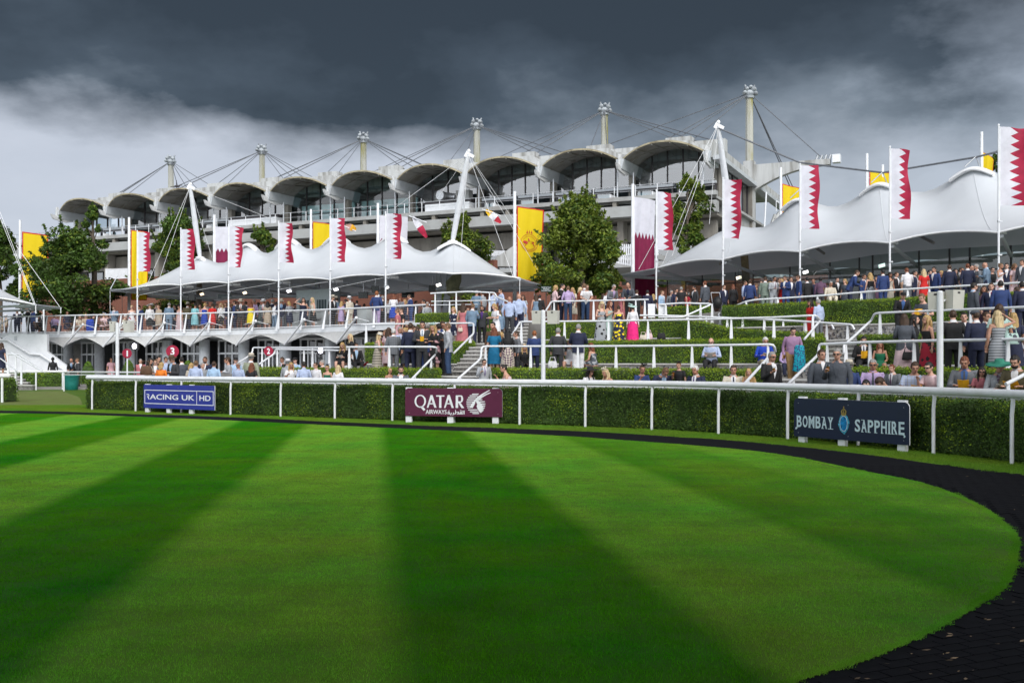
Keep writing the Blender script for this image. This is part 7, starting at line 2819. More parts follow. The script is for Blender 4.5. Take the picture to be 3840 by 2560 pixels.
def m_hat(pose, sex, kind):
 key = ('hat', pose, sex, kind)
 if key in MC:
  return MC[key]
 H = skel(pose, sex)['H']
 mb = MB()
 def disc(rs_, zz_, tilt=0.0, off=(0, 0), n=24):
  T_ = Matrix.Translation((off[0], off[1], 0)) @ Matrix.Rotation(R(tilt), 4, 'X') @ Matrix.Rotation(R(tilt * .6), 4, 'Y')
  rg = [[H @ T_ @ Vector((r_ * math.cos(a), r_ * 1.12 * math.sin(a), z)) for a in (i * math.tau / n for i in range(n))] for r_, z in zip(rs_, zz_)]
  mb.loft(rg)
 if kind in ('panama', 'cowboy', 'sunhat'):
  br = {'panama': .150, 'cowboy': .165, 'sunhat': .135}[kind]
  disc([br, br, .088, .086, .080, .066, .03], [.050, .056, .062, .10, .150, .172, .160])
 elif kind == 'wide':
  disc([.235, .235, .16, .085, .080, .06], [.048, .056, .076, .082, .145, .16], -10)
 elif kind == 'saucer':
  disc([.19, .19, .10, .03], [.09, .10, .125, .13], -16, (.03, -.02))
  for k in range(5):
   mb.tube([H @ Vector((.02, 0, .12)), H @ Vector((.03 + .03 * k, -.05 + .03 * k, .19 + .01 * k)), H @ Vector((.06 + .03 * k, -.09 + .04 * k, .17))], [.008, .012, .004], 6)
 elif kind == 'fascinator':
  disc([.075, .08, .05], [.100, .112, .122], -14, (.03, -.02))
  for k in range(7):
   a = k * .9
   mb.tube([H @ Vector((.03, -.01, .12)), H @ Vector((.03 + .06 * math.cos(a), -.01 + .06 * math.sin(a), .17)), H @ Vector((.03 + .10 * math.cos(a), -.01 + .10 * math.sin(a), .165 + .02 * math.sin(k)))], [.006, .014, .004], 6)
  mb.ell(H @ Vector((.03, -.02, .135)), (.04, .04, .03), 8, 6)
 elif kind == 'cap':
  disc([.082, .086, .080, .055, .01], [.040, .075, .110, .132, .138])
  mb.add([H @ Vector((x, y, z)) for x, y, z in ((-.07, -.075, .055), (.07, -.075, .055), (.05, -.165, .040), (-.05, -.165, .040), (-.07, -.075, .062), (.07, -.075, .062), (.05, -.165, .047), (-.05, -.165, .047))],
      [(0, 1, 2, 3), (7, 6, 5, 4), (0, 3, 7, 4), (2, 1, 5, 6), (3, 2, 6, 7)])
 elif kind == 'flatcap':
  disc([.084, .096, .098, .07, .01], [.045, .062, .095, .125, .130], 6)
 return fin(mb, 'hat', key)
def m_band(pose, sex):
 key = ('band', pose, sex)
 if key in MC:
  return MC[key]
 H = skel(pose, sex)['H']
 mb = MB()
 rg = [[H @ Vector((r_ * math.cos(a), r_ * 1.12 * math.sin(a), z)) for a in (i * math.tau / 20 for i in range(20))] for r_, z in ((.091, .066), (.090, .092))]
 mb.loft(rg, cap=False)
 return fin(mb, 'hat_band', key)
def m_face(pose, sex, what):
 key = (what, pose, sex)
 if key in MC:
  return MC[key]
 H = skel(pose, sex)['H']
 H3 = H.to_3x3()
 mb = MB()
 if what == 'sunglasses':
  for s_ in (-1, 1):
   mb.ell(H @ Vector((s_ * .032, -.092, .004)), (.026, .012, .018), 10, 6, M=H3)
   mb.tube([H @ Vector((s_ * .05, -.085, .010)), H @ Vector((s_ * .082, .0, .004))], .005, 5)
  mb.tube([H @ Vector((-.012, -.100, .010)), H @ Vector((.012, -.100, .010))], .004, 5)
 elif what == 'eyes':
  for s_ in (-1, 1):
   mb.ell(H @ Vector((s_ * .030, -.0855, .005)), (.013, .007, .007), 8, 6, M=H3)
   mb.ell(H @ Vector((s_ * .030, -.091, .027)), (.018, .006, .004), 8, 4, M=H3)
 elif what == 'mouth':
  mb.ell(H @ Vector((0, -.0925, -.052)), (.022, .006, .006), 8, 6, M=H3)
 elif what == 'beard':
  mb.ell(H @ Vector((0, -.040, -.078)), (.058, .058, .045), 12, 8, M=H3)
 return fin(mb, what, key)
C_ = dict(navy=(.012, .017, .050), black=(.011, .011, .013), charcoal=(.036, .038, .044), grey=(.15, .16, .18), lgrey=(.36, .38, .41), blue=(.018, .042, .15), mblue=(.05, .12, .32), royal=(.008, .05, .42),
    beige=(.46, .37, .28), cream=(.62, .56, .46), white=(.74, .74, .77), pblue=(.42, .50, .70), skyblue=(.36, .52, .72), lilac=(.46, .35, .58), dlilac=(.34, .20, .34), pink=(.62, .36, .40), ppink=(.66, .48, .50), hot=(.78, .015, .20),
    red=(.58, .014, .012), yellow=(.85, .66, .01), orange=(.78, .20, .015), green=(.008, .14, .07), teal=(.0, .13, .27), aqua=(.0, .32, .42), mint=(.42, .58, .54), brown=(.12, .065, .035), dbrown=(.05, .03, .02), tan=(.36, .22, .09),
    khaki=(.29, .32, .23), rust=(.24, .055, .02), turq=(.25, .56, .62), jeans=(.022, .05, .12), rose=(.47, .15, .17), purple=(.06, .02, .16), plum=(.12, .06, .11), sage=(.18, .23, .19), tweed=(.10, .085, .045), greyblue=(.16, .24, .34),
    nude=(.55, .36, .27), camel=(.40, .25, .10), peach=(.62, .40, .28), crimson=(.35, .01, .03), hatgreen=(.03, .22, .15), stone=(.30, .26, .20), slate=(.07, .08, .10))
HAIRC = dict(brown=(.055, .028, .014), dark=(.014, .010, .008), black=(.008, .008, .009), blonde=(.46, .30, .12), pblonde=(.60, .46, .26), ginger=(.30, .10, .03), auburn=(.17, .05, .02), grey=(.30, .29, .28), white=(.62, .61, .60), lbrown=(.16, .09, .045))
PATS = {}
def fabric(key):
 if key in PATS:
  return PATS[key]
 if '~' not in key:
  PATS[key] = mat('cloth_' + key, C_[key], .8, var=.12, scale=7, bump=.6, bscale=11)
  return PATS[key]
 base, pat, c2 = key.split('~')
 m = bpy.data.materials.new('cloth_' + key.replace('~', '_'))
 m.use_nodes = True
 t = m.node_tree
 b = t.nodes['Principled BSDF']
 b.inputs['Roughness'].default_value = .8
 tcn = NN(t, 'ShaderNodeTexCoord')
 v = tcn.outputs['Object']
 if pat == 'stripe':
  sp = NN(t, 'ShaderNodeSeparateXYZ')
  t.links.new(v, sp.inputs[0])
  f = MA(t, 'GREATER_THAN', MA(t, 'FRACT', MA(t, 'MULTIPLY', sp.outputs[2], 15)), .5)
 elif pat == 'check':
  sp = NN(t, 'ShaderNodeSeparateXYZ')
  t.links.new(v, sp.inputs[0])
  f1 = MA(t, 'GREATER_THAN', MA(t, 'FRACT', MA(t, 'MULTIPLY', sp.outputs[2], 16)), .84)
  f2 = MA(t, 'GREATER_THAN', MA(t, 'FRACT', MA(t, 'MULTIPLY', sp.outputs[0], 16)), .84)
  f = MA(t, 'MAXIMUM', f1, f2)
 elif pat == 'floral':
  vo = NN(t, 'ShaderNodeTexVoronoi')
  vo.inputs['Scale'].default_value = 7
  t.links.new(v, vo.inputs['Vector'])
  nz = NN(t, 'ShaderNodeTexNoise')
  nz.inputs['Scale'].default_value = 22
  t.links.new(v, nz.inputs['Vector'])
  f = MA(t, 'LESS_THAN', MA(t, 'ADD', vo.outputs['Distance'], MA(t, 'MULTIPLY', MA(t, 'SUBTRACT', nz.outputs[0], .5), .5)), .38)
 elif pat == 'diag':
  wv = NN(t, 'ShaderNodeTexChecker')
  wv.inputs['Scale'].default_value = 16
  mp = NN(t, 'ShaderNodeMapping')
  mp.inputs['Rotation'].default_value = (.1, .78, .1)
  t.links.new(v, mp.inputs[0])
  t.links.new(mp.outputs[0], wv.inputs['Vector'])
  f = wv.outputs['Fac']
 else:
  nz = NN(t, 'ShaderNodeTexNoise')
  nz.inputs['Scale'].default_value = 24
  t.links.new(v, nz.inputs['Vector'])
  f = MA(t, 'GREATER_THAN', nz.outputs[0], .53)
 col = MIX(t, f, C_[base], C_[c2])
 t.links.new(col, b.inputs['Base Color'])
 PATS[key] = m
 return m
SKINS = [mat('skin_%d' % i, tuple(min(.75, q * 1.15) for q in c), .55, var=.10, scale=14) for i, c in enumerate([(.50, .28, .20), (.44, .235, .165), (.56, .33, .25), (.38, .19, .125)])]
SKIN_D = mat('skin_deep', (.055, .028, .018), .5, var=.1)
M_lip = mat('lips', (.32, .08, .07), .5)
M_eye = mat('eyes_brows', (.03, .02, .015), .4)
M_lens = mat('sunglass_lens', (.008, .008, .01), .1)
PEOPLE = {}
HANDS = {}
rp_ = random.Random(11)
def setm(o, m):
 o.material_slots[0].link = 'OBJECT'
 o.material_slots[0].material = m
 return o
def hair_mat(c):
 return mat('hair_' + c, HAIRC[c], .6, var=.25, scale=40, stretch=(1, 1, .15), bump=.4, bscale=60)
def person(px, y, lvl, face, pose, sex, outfit, hair, hat, label):
 px, y, face = float(px), float(y), float(face)
 sit = POSES[pose][1] == 1
 deep = hair.startswith('!')
 hair = hair.lstrip('!')
 base = lvl[:2]
 if lvl[0] == 'K':
  zf, D = ZD, tab(DK, px) + float(lvl[1:] or .9)
 elif base == 'T3':
  zf, D = tab(Z3T, px), tab(W2, px) + 1.25 + float(lvl[2:] or 1)
 elif base == 'T2':
  zf, D = 2.45, tab(W1, px) + 1.25 + float(lvl[2:] or 1)
 elif base == 'T1':
  zf, D = 1.2, tab(W0, px) + 1.25 + float(lvl[2:] or 1)
 elif base == 'S1':      # seated on the coping of the second wall
  zf, D = 1.18, tab(W1, px) + .14
 elif base == 'S0':
  D = tab(W0, px) + .12
  zf = (.22 if px < 1700 else .26) if px < 3000 else .47
 elif lvl[0] == 'Z':
  a, b = lvl[1:].split('@')
  zf, D = float(a), float(b)
 elif lvl[0] == 'U':
  zf, D = .15, float(lvl[1:])
 hatadd = {'-': 0, 'panama': .075, 'cowboy': .08, 'sunhat': .07, 'wide': .06, 'saucer': .07, 'fascinator': .07, 'cap': .035, 'flatcap': .03}[hat.split('-')[0] if hat != '-' else '-']
 full = {True: 1.31 if POSES[pose][0] < 12 else 1.25, False: 1.75}[sit]
 if pose == 'bow':
  full = 1.06
 if pose == 'lean':
  full = 1.66
 if pose == 'walk':
  full = 1.73
 zh = EH - (y - HY) * D / F
 if sit and (base == 'S0'):
  s = 1.09 if sex == 'm' else 1.02
  if 'child' in label or 'boy' in label or 'girl' in label:
   s = .78
  zf = zh - hatadd - full * s
  zf = min(max(zf, .05), .62)
 elif sit:
  s = (zh - zf - hatadd) / full
  s = min(max(s, .86), 1.08)
 else:
  hh = zh - zf - hatadd
  lo, hi = (1.60, 1.92) if sex == 'm' else (1.50, 1.80)
  if hh < lo or hh > hi:
   hc = min(max(hh, lo), hi)
   if abs(HY - y) > 70:
    D2 = (zf + hc + hatadd - EH) * F / (HY - y)
    D = min(max(D2, D - .9), D + 1.5) if lvl[0] not in 'K' else min(max(D2, D - .3), D + 4)
    zh = EH - (y - HY) * D / F
   hc = zh - zf - hatadd
   hc = min(max(hc, lo - .08), hi + .06)
   hh = hc
  s = hh / full
 S = skel(pose, sex)
 hd = S['H'].translation
 X = (px - CX) * D / F
 rz = R(face + rp_.uniform(-14, 14) * (0 if pose == 'lean' or sit else 1))
 ox = (hd.x * math.cos(rz) - hd.y * math.sin(rz)) * s
 oy = (hd.x * math.sin(rz) + hd.y * math.cos(rz)) * s
 loc = Vector((X - ox, D - (0 if sit else oy), zf))
 root = empty('person', loc, rz, label=label, cat='person', group='racegoers on the terraces and balcony', scale=s)
 skin = SKIN_D if deep else rp_.choice(SKINS)
 root.scale = (s * 1.13, s * 1.13, s * 1.0)
 setm(inst('body', m_body(pose, sex), root), skin)
 kind, args = outfit.split(':')
 a = args.split(',')
 def part(name, me, m):
  return setm(inst(name, me, root), m)
 shoes = 'black'
 if kind == 'J':       # jacket, trousers, shirt, tie
  part('jacket', m_top(pose, sex, 1.12, -.16, 2, .50), fabric(a[0]))
  if a[1].startswith('*'):
   part('skirt', m_skirt(pose, sex, .5 if a[1][1] == 'k' else 1), fabric(a[1][2:]))
  else:
   part('trousers', m_trousers(pose, sex), fabric(a[1]))
  part('shirt_front', m_shirtfront(pose, sex), fabric(a[2]))
  part('collar', m_collar(pose, sex), fabric(a[2]))
  if len(a) > 3 and a[3] != '-':
   part('tie', m_tie(pose, sex), fabric(a[3]))
  if a[0] in ('tan',):
   shoes = 'brown'
 elif kind in ('S', 'T'):
  part('shirt', m_top(pose, sex, 1.05, -.04 if kind == 'S' else -.12, 2 if kind == 'S' else 1, .51), fabric(a[0]))
  part('trousers', m_trousers(pose, sex), fabric(a[1]))
  if kind == 'S':
   part('collar', m_collar(pose, sex), fabric(a[0]))
  if len(a) > 2:
   part('tie', front_patch(pose, sex, 1.05, [(.515, -.016, .016), (.49, -.012, .012), (.32, -.022, .022), (.12, -.022, .022), (.08, -.004, .004)], 'tie', .012), fabric(a[2]))
 elif kind in ('D', 'K'):
  if kind == 'D':
   c1, c2, ln, sl_ = a[0], a[0], a[1], int(a[2])
  else:
   c1, c2, ln, sl_ = a[0], a[1], a[2], int(a[3])
  zt_ = .395 if sl_ == 0 else .50
  o = part('dress_top' if kind == 'D' else 'top', m_top(pose, sex, 1.045, -.10, sl_, zt_), fabric(c1))
  part('skirt', m_skirt(pose, sex, 1 if ln == 'maxi' else .5), fabric(c2))
  shoes = 'nude'
 for s_ in (-1, 1):
  if not (kind in ('D', 'K') and a[-2] == 'maxi'):
   part('shoe', m_shoe(pose, sex, s_), fabric(shoes))
 hc_, hs_ = (hair.split('-') + [''])[:2]
 glasses = False
 beard = False
 if hs_.endswith('*'):
  glasses, hs_ = True, hs_[:-1]
 if hs_.endswith('+'):
  beard, hs_ = True, hs_[:-1]
 if hs_ != 'bald':
  part('hair', m_hair(pose, sex, hs_), hair_mat(hc_))
 if hat != '-':
  hk, hcol = hat.split('-')
  part('hat', m_hat(pose, sex, hk), fabric(hcol))
  if hk in ('panama', 'cowboy', 'sunhat'):
   part('hat_band', m_band(pose, sex), fabric('black' if hk != 'sunhat' else 'white'))
 fx = abs(((face + 180) % 360) - 180)
 if beard:
  part('beard', m_face(pose, sex, 'beard'), hair_mat(hc_))
 if fx < 110:
  if glasses:
   part('sunglasses', m_face(pose, sex, 'sunglasses'), M_lens)
  elif not deep:
   part('eyes', m_face(pose, sex, 'eyes'), M_eye)
  if D < 48:
   part('mouth', m_face(pose, sex, 'mouth'), M_lip)
 Mw = Matrix.Translation(loc) @ Matrix.Rotation(rz, 4, 'Z') @ Matrix.Scale(s, 4)
 for s_ in (-1, 1):
  sh, el, wr, Fv = S[('arm', s_)]
  HANDS[(int(px), s_)] = Mw @ (wr + Fv * .085)
 PEOPLE[int(px)] = (loc, s, root)
 return root
ROWS = '''
64|1160|K2.5|15|drink|m|J:navy,navy,white,-|grey-bald|-|bald man in navy suit holding a drink at the far left of the balcony
103|1151|K2.2|-60|pocket|m|J:black,black,white,-|dark-short|-|dark haired man in black jacket facing left beside the bald man
121|1153|K3.4|-30|stand|m|J:blue,navy,white,-|grey-short|-|man in blue suit half hidden behind the man in black jacket
22|1177|K1.5|-60|stand|m|J:beige,dbrown,white,-|grey-short|panama-white|older man in beige jacket and white hat at the left edge
4|1187|K1|-80|stand|f|K:cream,beige~floral~black,knee,2|blonde-long|-|blonde woman in leopard print skirt cut by the left edge
211|1175|K1.2|60|read|m|S:lilac,navy|lbrown-short|-|man in lilac shirt seated leaning back at the balcony railing
143|1196|K1.6|150|sit|m|J:black,black,white,-|dark-short|-|man in black suit seated with his back to the railing
300|1180|K1.5|60|sit|f|D:cream,knee,1|lbrown-long|-|woman in cream seated at the wooden table beside the railing
325|1172|K1.9|20|sit|f|D:beige,knee,2|blonde-bob|-|blonde woman in beige seated behind the blue draped chair
349|1162|K1.2|150|sit|f|D:black,knee,2|dark-short|fascinator-black|woman in black headpiece seated on the blue draped chair
387|1166|K1.2|160|sit|f|D:ppink,knee,1|blonde-bun|fascinator-pblue|woman in pale pink and grey headpiece on the brown chair
403|1172|K2.4|-20|sit|m|J:navy,navy,white,-|brown-short|-|man in navy seated behind the pale pink woman
427|1148|K1.3|0|both|m|J:greyblue,navy,white,purple|lbrown-short|-|man in light blue blazer and purple tie facing the railing
494|1141|K1.3|15|drink|f|D:white~floral~crimson,knee,0|pblonde-short|-|woman in white dress with red flowers by the first flagpole
522|1144|K1.4|-20|both|m|J:blue,blue,white,-|brown-short|-|man in blue suit just right of the first flagpole
562|1136|K1.2|20|stand|f|J:white,*kblack,white|blonde-short|saucer-white|woman in white coat and big white hat over a dark skirt
586|1127|K2.4|60|stand|m|J:navy,navy,white,-|brown-short|-|tall man in navy standing behind the white hatted woman
594|1142|K1.2|-30|stand|f|D:beige,knee,2|lbrown-short|-|woman in beige lace dress beside the white hatted woman
470|1178|K1.6|90|sit|f|D:cream~floral~beige,knee,1|white-short|-|white haired woman seated near the post left of the floral dress
618|1160|K3.2|120|stand|m|J:black,black,white,-|dark-short|-|man in black behind the light grey suit
635|1135|K1.2|175|stand|m|J:greyblue,greyblue,white,-|grey-short|-|man in light grey blue suit seen from behind on the balcony
672|1139|K1.1|-25|stand|f|K:ppink,ppink,maxi,0|brown-short|wide-black|woman in pale lilac trouser suit and wide black hat
704|1130|K1.5|165|stand|m|J:tweed,navy,white,-|brown-short|panama-cream|man in brown tweed jacket and cream hat seen from behind
690|1150|K2.4|10|stand|m|J:khaki,khaki,white,-|brown-short|-|man in khaki jacket between the black hat and the tweed jacket
733|1133|K1.1|170|both|f|D:turq,knee,2|dark-short|fascinator-black|woman in turquoise coat dress and dark headpiece
751|1140|K1.3|-30|stand|f|K:pink,black~floral~ppink,knee,1|brown-long|-|woman in pink top and black floral skirt
769|1136|K1.1|150|drink|f|D:royal,knee,0|blonde-short|-|woman in royal blue dress with bare arms
777|1128|K2.4|0|stand|m|S:lgrey,grey|grey-short|-|grey haired man standing behind the royal blue dress
797|1137|K1.1|180|stand|f|D:red,knee,1|brown-bun|-|woman in bright red dress seen from behind on the balcony
829|1136|K1.2|-15|both|f|J:white,*kblack~floral~tan,white|pblonde-long|-|blonde woman in white jacket and black lace skirt
846|1132|K1.6|20|stand|f|D:plum~floral~beige,knee,2|lbrown-long|-|woman in brown patterned dress beside the second tent pole
859|1134|K1.3|80|stand|m|J:navy,navy,white,-|dark-short|-|young man in navy facing right beside the patterned dress
879|1127|K1.4|-90|stand|m|J:blue,navy,white,-|brown-short|-|man in navy blue suit facing left beside the panama hat
903|1117|K1.2|0|both|m|J:charcoal,dbrown,white,rust|brown-short|panama-cream|man in panama hat and red tie with brown trousers
922|1129|K1.6|180|stand|m|J:blue,navy,white,-|brown-short|-|man in blue jacket seen from behind left of the yellow dress
942|1132|K1.1|160|both|f|D:yellow,knee,0|auburn-long|-|woman in bright yellow dress
952|1121|K2.0|-30|stand|m|S:lilac,charcoal|grey-short|-|grey haired man in lilac shirt behind the yellow dress
988|1117|K1.4|0|both|m|J:grey,charcoal,white,rose|brown-short|panama-white|man in grey suit and white hat holding a dark drink
1004|1130|K1.1|170|stand|f|D:beige,knee,2|dark-long|-|woman in beige coat with long dark hair seen from behind
1014|1137|K2.6|20|stand|f|D:mint,knee,2|pblonde-bob|fascinator-turq|woman in pale blue headpiece behind the beige coat
1023|1121|K2.2|100|stand|m|J:navy,navy,white,-|grey-short|-|man in navy between the beige coat and the white top
1034|1133|K1.1|150|both|f|S:white,greyblue|dark-short|-|woman in white top and grey blue trousers
1055|1117|K1.2|0|both|m|J:navy,grey,skyblue,blue|brown-short|panama-cream|man in navy jacket, blue tie and straw hat
1083|1129|K1.1|-120|both|f|K:lgrey~stripe~grey,navy,knee,2|blonde-bob|-|woman in grey striped top and navy skirt
1138|1112|K1.4|20|raise|f|D:navy,knee,0|brown-long|-|dark haired woman in navy sleeveless dress before the kiosk
1171|1115|K1.3|-45|drink|f|K:cream,black,knee,0|pblonde-long|-|blonde woman in cream top and black skirt before the kiosk
1202|1141|K3.4|0|both|m|S:white,black|!black-buzz|-|barman in white shirt behind the lettered counter
1248|1103|K1.3|60|stand|m|J:black,black,white,-|grey-short|panama-cream|man in black suit and straw hat right of the kiosk
1262|1108|K2.3|-150|stand|m|J:greyblue,tan,white,-|brown-short|panama-cream|second straw hatted man with blue jacket behind the black suit
1281|1130|K1.2|170|stand|f|D:lilac,knee,1|blonde-long|-|woman in pale lilac dress beside the cream suit
1296|1122|K2.4|-100|stand|m|J:navy,navy,white,-|dark-short|-|man in dark suit behind the lilac dress
1310|1107|K1.2|-110|stand|m|J:cream,cream,white,-|grey-short|panama-white|man in cream linen suit and white hat
1338|1126|K1.3|180|stand|m|J:navy,navy,white,-|dark-short|-|man in navy suit seen from behind right of the cream suit
1366|1138|K3.0|30|stand|m|J:charcoal,black,white,-|!black-buzz|-|dark skinned man behind the white counter
1413|1091|K1.4|170|pocket|m|J:blue,lilac,white,-|ginger-short|-|man in blue blazer and pale trousers leaning on the balcony rail
1435|1108|K2.2|150|stand|m|J:charcoal,black,white,-|grey-short|-|man in dark grey behind the blue blazer man
1476|1102|K1.4|170|both|f|K:white,royal,knee,2|auburn-long|-|woman in white cardigan and short blue skirt
1501|1111|K1.6|-40|both|f|S:navy~stripe~lgrey,navy|auburn-curly|-|red haired woman in navy and white blazer
1535|1103|K1.5|-80|both|m|J:blue,blue,white,-|brown-short|-|tall young man in blue blazer facing left under the dark screens
1590|1121|Z3.6@51|-60|sit|m|J:black,black,white,-|dark-short|-|dark haired man seated at the platform end of the balcony
1603|1147|Z3.6@50|20|sit|m|S:lgrey,grey|grey-short*|-|grey man in sunglasses seated low by the platform rails
1490|1157|T2+2|-95|pocket|m|T:rose,pink|lbrown-short|-|man in pink polo shirt facing left below the balcony
1505|1154|T2+3|-60|stand|m|T:black,black|brown-buzz|-|man in black t-shirt behind the pink polo shirt
1788|1088|T3+.8|165|pocket|m|T:greyblue,grey|grey-short|-|man in grey t-shirt with his back turned on the small platform
1808|1090|T3+1.5|-120|stand|m|S:lgrey,slate|brown-short|-|man facing left behind the grey t-shirt on the platform
1851|1087|T3+1|170|both|m|S:pblue,navy|brown-short|cap-black|man in black cap and light blue shirt on the platform
1877|1081|T3+1|-80|drink|m|S:pblue,grey|brown-short|-|tall man in pale blue shirt facing left by the platform rail
1911|1111|Z2.75@44.6|180|pocket|m|S:pblue,charcoal|grey-bald|-|bald man in light blue shirt and grey trousers on the stairs
1946|1100|Z2.9@45.6|175|pocket|m|S:pblue,navy|grey-bald|-|bald man in light blue shirt and navy trousers on the stairs
1962|1106|Z3.4@47.5|-30|stand|f|D:lgrey,maxi,1|brown-long|-|woman in pale grey long dress behind the bald men
2010|1102|T3+5|180|stand|f|D:greyblue,knee,0|brown-long|-|woman in grey blue off-shoulder dress seen from behind
2024|1105|T3+5|170|stand|m|J:black,black,white,-|black-short|-|man in black suit seen from behind under the green notice
1737|1136|T2+1.3|175|stand|f|D:rose,maxi,0|brown-long|-|woman in rose pink jumpsuit with a pale clutch bag
1773|1138|T2+1.3|170|drink|m|J:greyblue,navy,white,-|lbrown-short|-|man in grey blue blazer seen from behind beside the pink jumpsuit
1754|1151|T2+2.4|20|stand|f|D:black,knee,0|brown-short|-|woman half hidden between the pink jumpsuit and grey blazer
1807|1145|T2+1.6|10|drink|m|J:charcoal,black,purple,-|brown-buzz+|-|bearded man in dark jacket and violet shirt
1854|1138|T2+1.2|-70|both|f|D:white,knee,1|blonde-bob|-|woman in white dress with blonde bob facing left
1873|1162|T2+2|-160|stand|m|J:greyblue,dbrown,white,-|lbrown-short|-|man in grey jacket just behind the white dress
1848|1206|T1+1.6|-30|stand|m|S:brown,dbrown|dark-buzz|-|young man in brown jumper beside the teal dress
1854|1226|T1+.9|180|both|f|D:teal,knee,1|auburn-long|-|woman in teal dress with long red hair seen from behind
1904|1233|T1+.9|180|stand|f|K:black,plum~diag~cream,maxi,2|black-long|-|woman in black top and patterned skirt with long black hair
1966|1303|T1+1|10|sit|f|S:black,black|blonde-long|-|blonde young woman in black sitting low by the stairs
2004|1239|T1+1|180|stand|m|J:blue,navy,white,-|ginger-short|-|young man in blue jacket seen from behind by the speaker post
1313|1252|T1+1|-60|stand|f|S:black,white|pblonde-long|-|blonde woman in black top and white jeans facing left
1288|1285|T1+1.4|-15|read|f|D:black,knee,2|blonde-long|-|seated woman in black with bare legs reading a booklet
1337|1283|T1+1.2|25|sit|m|J:black,black,skyblue,-|brown-short|-|man in black suit sitting beside the blonde in white jeans
1422|1240|T1+.9|100|both|f|D:cream~stripe~black,maxi,0|pblonde-long|sunhat-cream|woman in cream hat and black striped long dress
1458|1228|T1+2.5|150|stand|f|D:ppink,knee,1|brown-long|-|woman with long brown hair behind the grey check suit
1446|1236|T1+2.7|-60|stand|f|D:crimson~floral~white,knee,1|lbrown-bob|-|woman in red patterned dress behind the cream hat
1476|1231|T1+.9|175|stand|m|J:grey~check~slate,grey,white,-|white-short|-|white haired man in grey check suit seen from behind
1519|1228|T1+1.2|-60|stand|f|D:slate,knee,2|blonde-bun|-|blonde woman in dark dress between two suits
1540|1210|T1+.9|170|stand|m|J:navy,navy,white,-|brown-buzz|-|tall man in navy suit seen from behind
1584|1197|T1+1.5|5|both|m|J:charcoal,charcoal,white,greyblue|dark-short|-|man in dark suit holding yellow paper
1602|1210|T1+.9|175|raise|m|J:blue,blue,white,-|grey-short|-|man in bright navy suit with one arm raised
1624|1199|T1+1.7|-20|both|f|D:black~floral~pink,knee,2|blonde-long|fascinator-mint|woman in black floral dress and mint headpiece
1659|1185|T1+2.2|15|both|m|J:charcoal,navy,white,-|brown-short*|-|tall man in glasses and dark jacket holding a beer
1678|1210|T1+.4|-100|pocket|m|J:lgrey,jeans,white,-|lbrown-short|-|man in light grey blazer and blue jeans on the stairs
1464|1377|S0|30|sit|f|D:white~floral~plum,knee,0|blonde-bun|-|blonde girl in patterned dress sitting at the lowest hedge
1505|1367|S0|10|sit|m|J:slate~check~grey,slate,white,-|dark-short+|-|bearded man in dark check jacket looking down
1816|1362|S0|15|drink|m|J:lgrey,charcoal,white,purple|dark-short*|-|man in grey blazer and sunglasses sitting with dark tie
1891|1367|S0|-80|chin|f|D:ppink,knee,0|dark-bun|-|dark haired woman with bare shoulders drinking
718|1361|U37|160|stand|f|D:cream,knee,1|blonde-bob|-|blonde woman hidden behind the man in pale blue shirt
735|1351|U35.6|165|stand|m|S:pblue,navy|lbrown-short*|-|man in pale blue shirt and glasses turned away, left of the smiling man
769|1337|U38|0|stand|m|J:navy,navy,white,-|brown-short+|-|smiling man in navy suit and white shirt on the forecourt
760|1360|U36.2|60|stand|m|S:lgrey,grey|grey-buzz|-|grey haired man bending over between two blue shirts
803|1354|U35.6|175|stand|m|S:skyblue,navy|brown-short|-|broad man in sky blue shirt seen from behind
852|1339|U41|-70|both|f|D:lgrey,knee,2|brown-bun|-|woman in pale grey knit facing left by the columns
884|1337|U42|30|stand|m|S:skyblue,navy|brown-short|cap-black|man in dark cap and blue shirt by the stair rail
893|1371|U36|-20|stand|m|S:pblue,navy|grey-short*|-|older man in blue check shirt with sunglasses on his head
942|1319|U36.5|170|stand|m|J:khaki,khaki,white,-|grey-short|panama-cream|man in khaki green jacket and straw hat seen from behind
944|1360|U35.4|175|stand|f|D:black,knee,1|auburn-long|-|woman with long auburn hair seen from behind
1058|1338|U44|-20|stand|m|J:black,black,white,crimson|brown-short|-|man in black suit behind the white hat
1079|1340|U37|150|stand|m|S:lgrey,grey|grey-short|panama-white|person in white hat with black band seen from behind
1092|1358|U35.4|10|drink|f|D:white,knee,1|blonde-long|-|woman in white top with long blonde hair resting her hand
1106|1337|U42|-10|stand|m|S:skyblue,navy|dark-short|cap-black|man in black cap and light blue shirt under the stair rail
1139|1355|U35.4|-150|stand|m|S:pblue,navy|dark-short|-|broad dark haired man in pale blue shirt turned away
1183|1366|U35.6|-30|stand|m|S:white,navy|brown-buzz*|-|man in white shirt and glasses looking left
1208|1349|U40|-70|stand|m|J:black,black,white,-|grey-short|-|grey haired man in black suit behind the white camera lamp
1227|1365|U35.3|-30|stand|f|D:green,knee,0|blonde-bun*|fascinator-black|woman in dark green top with black feathered headpiece
1269|1380|U35|160|stand|f|D:white,knee,1|pblonde-long|-|blonde woman in white at the right end of the forecourt group
198|1337|U63|-160|stand|f|S:black,black|!black-bun|-|woman in black suit with tied hair before the white wall
268|1345|U63|0|lean|m|J:black,black,skyblue,blue|grey-bald|-|bald man in dark suit leaning out to the left
290|1343|U63|-60|stand|m|J:charcoal,black,white,-|lbrown-short|-|man in dark suit facing the bald man
417|1324|U68|30|stand|f|D:pink,knee,1|brown-short|-|woman in pink inside the glass doors
527|1345|U52|30|stand|m|J:rose,grey,white,-|grey-short|-|man in faded pink jacket behind the number one pole
562|1341|U37.5|80|both|f|T:cream,dbrown|dark-long|-|woman in cream tee with long dark hair and brown bag
